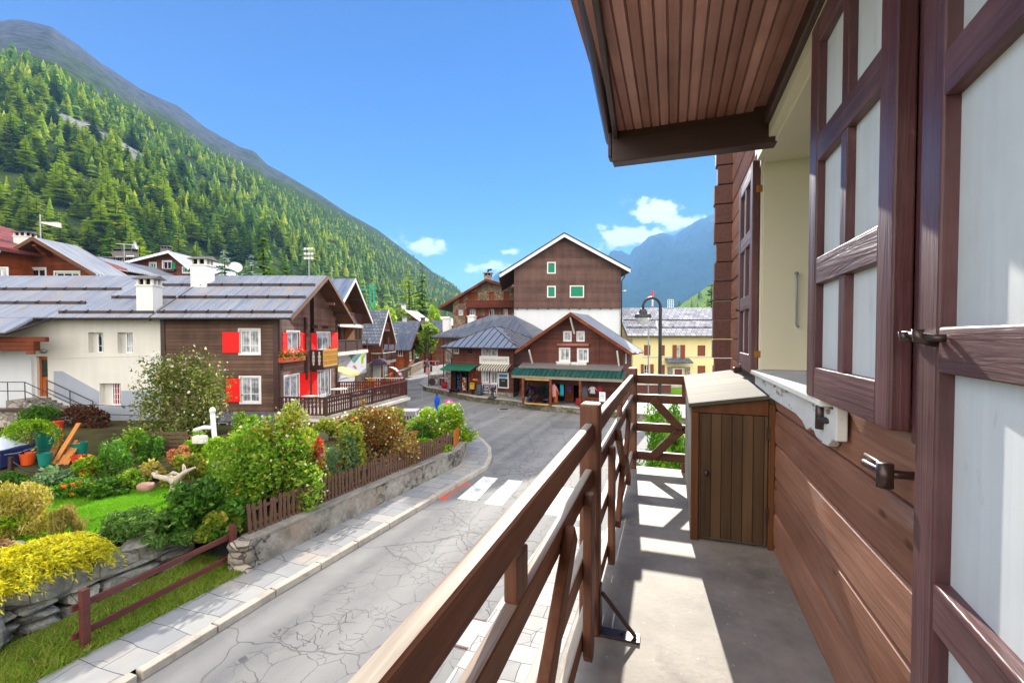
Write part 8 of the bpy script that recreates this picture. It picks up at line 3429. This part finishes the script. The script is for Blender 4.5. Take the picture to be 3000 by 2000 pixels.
# things by the wood pile
q = gp(-5, 1068)
t = thing('covered_cart', 'pale tarpaulin with a dark blue base covering something at the left picture edge', 'tarpaulin', q)
m = MB()
pts = []
nn = 9
for i in range(nn):
    for j in range(nn):
        x, y = -1.0 + 1.75 * i / (nn - 1), -.6 + 1.2 * j / (nn - 1)
        e = min(1, 2.2 * min(i, nn - 1 - i, j, nn - 1 - j) / (nn - 1) + .25)
        pts.append((x, y, .3 + .75 * e * (.85 + .12 * math.sin(i * 1.7 + j))))
m.add(pts, [(i * nn + j, (i + 1) * nn + j, (i + 1) * nn + j + 1, i * nn + j + 1) for i in range(nn - 1) for j in range(nn - 1)])
o = m.build('cover', m_plain('pale_tarpaulin', '#c3cad4', .45, .4, .12, 2, .01), t, smooth=True)
m = MB()
m.box(-.98, .74, -.58, .58, .03, .62)
m.build('base', M['c_navy'], t, bev=.04)
for (x, y, r_, h_, mt, lab, nm) in ((64, 1066, .21, .40, 'orange_plastic', 'orange plastic bucket below the weeping tree', 'bucket'), (104, 1068, .20, .42, 'teal_plastic', 'small green tub beside the orange bucket', 'tub'),
                                    (112, 1042, .36, .88, 'teal_plastic', 'large teal water butt behind the leaning planks', 'water_butt'), (130, 1020, .22, .95, 'red_plastic', 'red plastic drum standing behind the water butt', 'drum'),
                                    (182, 1050, .24, .55, 'teal_plastic', 'teal tub right of the leaning planks', 'tub'), (180, 1062, .2, .25, 'red_plastic', 'low red bowl right of the leaning planks', 'bowl')):
    if mt not in M: M[mt] = m_plain(mt, {'orange_plastic': '#d8541a', 'teal_plastic': '#127a68', 'red_plastic': '#c8381e'}[mt], .45, .4, .1, 3)
    q = gp(x, y)
    t = thing(nm, lab, nm.replace('_', ' '), q)
    m = MB()
    m.lathe([(.001, 0), (r_ * .8, 0), (r_, h_ - .03), (r_ * 1.06, h_ - .03), (r_ * 1.06, h_), (r_ * .95, h_), (r_ * .76, .05), (.001, .05)], (0, 0, 0), 18)
    m.build('body', M[mt], t)
    m = MB()
    m.tube([(-r_, 0, h_ - .02), (-r_ * .7, -.02, h_ + .1), (0, -.02, h_ + .14), (r_ * .7, -.02, h_ + .1), (r_, 0, h_ - .02)], .009, 6)
    m.build('handle', M['iron'], t)
M['plank_a'] = m_wood('sawn_plank', '#9a5c28', '#c78a48', 0, .7, .2)
M['plank_b'] = m_wood('dark_plank', '#5f3317', '#8a5228', 0, .7, .2)
for (x0, y0, x1, y1, wd, mt, lab) in ((108, 1066, 142, 1002, .20, 'plank_b', 'darkest plank at the left of the leaning stack'), (124, 1066, 182, 972, .15, 'plank_a', 'longest plank of the leaning stack'),
                                      (132, 1067, 164, 1006, .16, 'plank_b', 'middle brown plank of the leaning stack'), (142, 1067, 173, 1012, .19, 'plank_a', 'broad orange plank of the leaning stack'),
                                      (152, 1068, 180, 1018, .13, 'plank_a', 'rightmost short plank of the leaning stack')):
    a = Vector(gp(x0, y0))
    b = P(x1, y1, a.y + 1.1)
    L = (b - a).length
    d = (b - a).normalized()
    o = thing('plank', lab, 'plank', a, 0, 'planks leaning by the water butt')
    m = MB()
    m.box(0, L, -wd / 2, wd / 2, 0, .04)
    pb_ = m.build('board', M[mt], o, bev=.004)
    pb_.rotation_euler = d.to_track_quat('X', 'Z').to_euler()
# wooden lattice
q = gp(372, 1052)
t = thing('garden_lattice', 'weathered wooden slatted screen under the elder', 'screen', (q[0], q[1], GZ))
for x in (-.85, 0, .9):
    m = MB()
    m.box(x - .04, x + .04, -.03, .03, 0, 1.0)
    m.build('post', M['picket'], t)
m = MB()
for i in range(6):
    m.box(-.95, .98, -.052, -.031, .12 + i * .15, .22 + i * .15)
m.build('slats', M['picket'], t)
# white post with an arm and a small hanging lantern box
q = gp(498, 1066)
t = thing('white_post', 'white wooden garden post with a curved arm and a ball finial', 'post', q)
sc = q[1] / F
H_ = 118 * sc
m = MB()
m.bar((0, 0, 0), (-.12, 0, H_), .11, .11)
m.lathe([(.001, H_ - .02), (.07, H_), (.10, H_ + .1), (.06, H_ + .2), (.001, H_ + .23)], (-.12, 0, 0), 12)
m.build('pole', M['white_paint'], t)
m = MB()
m.tube([(-.10, -.01, H_ * .72), (-.4, -.01, H_ * .73), (-.75, -.01, H_ * .67)], .07, 7)
m.build('arm', M['white_paint'], t, smooth=True)
t2 = thing('nest_box', 'small white box hanging under the arm of the white garden post', 'nest box', (q[0] - .52, q[1] - .02, GZ + H_ * .42))
m = MB()
m.box(-.24, .16, -.13, .13, 0, .26)
m.build('box', M['white_worn'], t2, bev=.03)
m = MB()
m.lathe([(.001, 0), (.06, 0), (.06, .01), (.001, .01)], (0, 0, 0), 12)
m.v = [(x - .08, -.131 - z, .13 + y) for (x, y, z) in m.v]
m.build('hole', M['cream'], t2)
m = MB()
m.tube([(-.04, 0, .26), (-.04, 0, .42)], .01, 5)
m.build('cord', M['iron'], t2)
# driftwood trunk
q = gp(402, 1146)
t = thing('driftwood_trunk', 'bleached forked driftwood trunk standing at the lawn edge', 'trunk', q)
sc = q[1] / F
M['driftwood'] = m_wood('bleached_driftwood', '#8a7a6a', '#cfc4b6', 2, .8, .2, .5, .01)
m = MB()
U = lambda x, y, d=0.0: ((x - 402) * sc, d, (1146 - y) * sc)
m.tube([U(402, 1150), U(403, 1128), U(404, 1106), U(396, 1096)], [.15, .135, .13, .09], 9)
m.tube([U(404, 1108), U(392, 1098), U(375, 1096), U(358, 1092), U(350, 1084)], [.11, .09, .065, .06, .03], 8)
m.tube([U(358, 1092), U(361, 1080)], [.04, .015], 6)
m.tube([U(406, 1110, -.05), U(416, 1092, -.06), U(428, 1082, -.05), U(450, 1072, 0)], [.10, .08, .06, .03], 8)
m.tube([U(427, 1083, -.04), U(424, 1070, 0), U(422, 1064)], [.06, .04, .015], 6)
m.tube([U(396, 1098, .02), U(386, 1090, .03), U(398, 1084, .0), U(412, 1086, -.04)], [.06, .05, .045, .03], 7)
m.build('wood', M['driftwood'], t, smooth=True)
q = gp(336, 1126)
t = thing('garden_stone', 'small pinkish stone at the rear lawn edge', 'stone', q)
m = MB()
m.rock((0, 0, .1), .24, .16, .14, 5, 12, 8)
m.build('stone', m_plain('pinkish_stone', '#b08878', .85, .2, .2, 5, .01), t, smooth=True)
# short dark post with cable at the left
q = gp(24, 1102)
t = thing('garden_post', 'short dark wooden post at the left edge of the border', 'post', q)
m = MB()
m.bar((0, 0, 0), (.05, 0, .72), .10, .10)
m.build('pole', M['beam'], t)
m = MB()
m.tube([(.04, 0, .6), (.5, .05, .25), (1.1, .3, .22), (1.6, .8, .3)], .02, 5)
m.build('cable', M['iron'], t)

# front bed
bush('tall golden seed-headed perennials at the left edge of the lawn', 45, 1232, 165, 118, 'lf_golden', 6500, .05, 50, k=18, ry=.7, asp=.3, bias=(0, 0, .9), spread=.6, stems=6)
bush('green lower leaves in front of the golden seed heads', 20, 1240, 120, 70, 'lf_fresh', 2000, .05, 51, stems=2, asp=.35)
bush('greyish feathery grass tuft beside the golden perennials', 155, 1222, 90, 62, 'lf_thread', 2600, .06, 52, asp=.14, bias=(0, 0, 1.0), spread=.55, stems=1)
bush('pinkish heather patch behind the golden juniper', 30, 1312, 110, 74, 'lf_thread', 2200, .05, 53, flowers=[(m_leaf('heather_petals', '#8a4a5c', '#b07a84', '#c9a87a', .3), 900, .035, 'blossoms')], stems=1, ry=.6)
# golden thread juniper: a low mound of arching tufts
loc, rx, hh_ = sized(110, 1345, 330, 120, .85)
c0 = Vector(Bw(-11.0, 3.6, .96))
t = thing('golden_juniper', 'bright golden-yellow thread juniper spilling over the boulders at the left', 'shrub', (c0.x, c0.y, .96))
pp, dd = [], []
for i in range(1500):
    u_, w_ = R.uniform(-2.3, 2.1), R.uniform(-.75, .80)
    hgt = .42 * max(0.0, 1 - (w_ / 1.0) ** 2) * max(.25, 1 - (abs(u_) / 2.5) ** 4) * R.uniform(.6, 1.15)
    bx_, by_ = u_ * TS + w_ * TCc, u_ * TCc - w_ * TS
    a = R.uniform(0, 6.28)
    ox_, oy_ = math.cos(a) * .6 + TCc * .5, math.sin(a) * .6 - TS * .5
    Lb = R.uniform(.25, .5)
    for k in range(24):
        f = k / 23
        pp.append((bx_ + ox_ * Lb * f + R.gauss(0, .018), by_ + oy_ * Lb * f + R.gauss(0, .018), hgt + .22 * f - .42 * f * f + R.gauss(0, .012)))
        dd.append((ox_, oy_, .5 - 1.1 * f))
pp, dd = np.array(pp), np.array(dd)
n_ = len(pp)
a = unit(dd + NR.normal(size=(n_, 3)) * .35)
b = unit(np.cross(a, NR.normal(size=(n_, 3))))
L = (.046 * (.6 + .8 * NR.random(n_)))[:, None]
V = np.stack([pp + a * L, pp + b * L * .22, pp - a * L, pp - b * L * .22], 1).reshape(-1, 3)
fill = []
for i in range(40):
    u_, w_ = R.uniform(-2.0, 1.9), R.uniform(-.6, .75)
    fill.append((u_ * TS + w_ * TCc, u_ * TCc - w_ * TS, .10, .45, .45, .24 * (1.2 - abs(w_))))
V2, F2 = leaf_cards(blob_points(fill, 14000, .5), .045, .25, (0, 0, .4))
V = np.concatenate([V, V2])
np_obj('foliage', V, np.arange(len(V)).reshape(-1, 4), M['lf_yellow'], t)
m = MB()
for i in range(5):
    a = 1.26 * i
    m.tube([(0, 0, -.05), (.5 * math.cos(a), .9 * math.sin(a), .15)], [.03, .012], 5)
m.build('stem', M['bark'], t)
t = thing('stepping_stone', 'flat pale stone slab in the front bed at the left edge', 'stone', (gp(8, 1262)[0], gp(8, 1262)[1], .80))
m = MB()
m.rock((0, 0, .03), .4, .22, .05, 9, 12, 6, .15)
m.build('slab', M['kerb'], t, smooth=True)

# thuja beside the balcony, seen through the end railing
for (x, y, Y, w_, h_, lab, sd) in ((1500, 1092, 9.6, 1.0, 3.2, 'tall fresh green thuja close behind the end railing of the balcony', 70), (1548, 1070, 10.4, .75, 2.9, 'narrower thuja to the right of the tall one behind the railing', 71)):
    p = P(x, y, Y)
    h_ = P(x, 918, Y).z - .02
    bl = []
    q = random.Random(sd)
    for i in range(34):
        z = h_ * (.05 + .9 * i / 34)
        rr = w_ * .5 * min(1, 1.35 * (1 - z / h_) ** .6)
        a = q.uniform(0, 6.28)
        bl.append((rr * .5 * math.cos(a), rr * .5 * math.sin(a), z, rr * .62 + .05, rr * .62 + .05, .32))
    shrub(lab, (p.x, Y, 0), w_, w_, h_, M['lf_thuja'], 9000, .055, 1, sd, 'thuja', 'shrub', .3, blobs=bl, bias=(0, 0, .9), spread=.6, stems=2)

# planting in front of the poster chalet and on the stairs
p = P(790, 880, 36)
shrub('bush of red blossoms behind the rear terrace balustrade', (-11.6, 36.8, .3), .9, .5, 1.3, M['lf_green'], 900, .07, 8, 80, flowers=[(M['fl_red'], 420, .07, 'blossoms')])
p = P(565, 968, 23.6)
t = thing('flower_trough', 'trough of red geraniums on the ledge below the chalet window', 'flower trough', (p.x, 23.55, P(565, 975, 23.55).z))
m = MB()
m.box(-1.0, 1.0, -.12, .12, 0, .16)
m.build('trough', M['beam'], t)
posy(t, 'leaves', -1.0, 1.0, -.14, .14, .12, .26, 220, .06, M['lf_box'])
posy(t, 'blossoms', -.95, .3, -.17, .17, .16, .32, 200, .055, M['fl_red'])
posy(t, 'blossoms', .4, .95, -.17, .17, .16, .36, 150, .06, M['fl_red'])
t = thing('basement_lean_to', 'low slate-roofed lean-to with white windows under the chalet front', 'lean-to', (p.x, 23.2, 0))
m = MB()
m.prism([(-1.6, .75, 1.12), (-1.6, -.55, .92), (-1.6, -.55, .98), (-1.6, .75, 1.18)], (3.4, 0, 0))
m.build('roof', M['slate'], t)
m = MB()
m.box(-1.5, 1.7, -.35, .6, -.05, .915)
m.build('wall', M['block_wall'], t)
for x in (-1.35, -.3, .7):
    m = MB()
    m.box(x, x + .9, -.40, -.351, .12, .86)
    wq = m.build('window', M['white_paint'], t)
    for k in (0, 1):
        m = MB()
        m.box(x + .08 + k * .4, x + .42 + k * .4, -.41, -.401, .2, .8)
        m.build('pane', M['pane'], wq)

# ------------------------------------------------------------------ valley air
hz = bpy.data.materials.new('valley_haze')
hz.use_nodes = True
nt = hz.node_tree
nt.nodes.remove(nt.nodes['Principled BSDF'])
pv = nt.nodes.new('ShaderNodeVolumePrincipled')
pv.inputs['Color'].default_value = (.26, .52, 1.0, 1)
pv.inputs['Density'].default_value = HAZE
pv.inputs['Anisotropy'].default_value = 0.0
nt.links.new(pv.outputs[0], nt.nodes['Material Output'].inputs['Volume'])
m = MB()
m.box(-9500, 9500, -300, 15500, -12, 1950)
tag(m.build('haze', hz), kind='stuff')
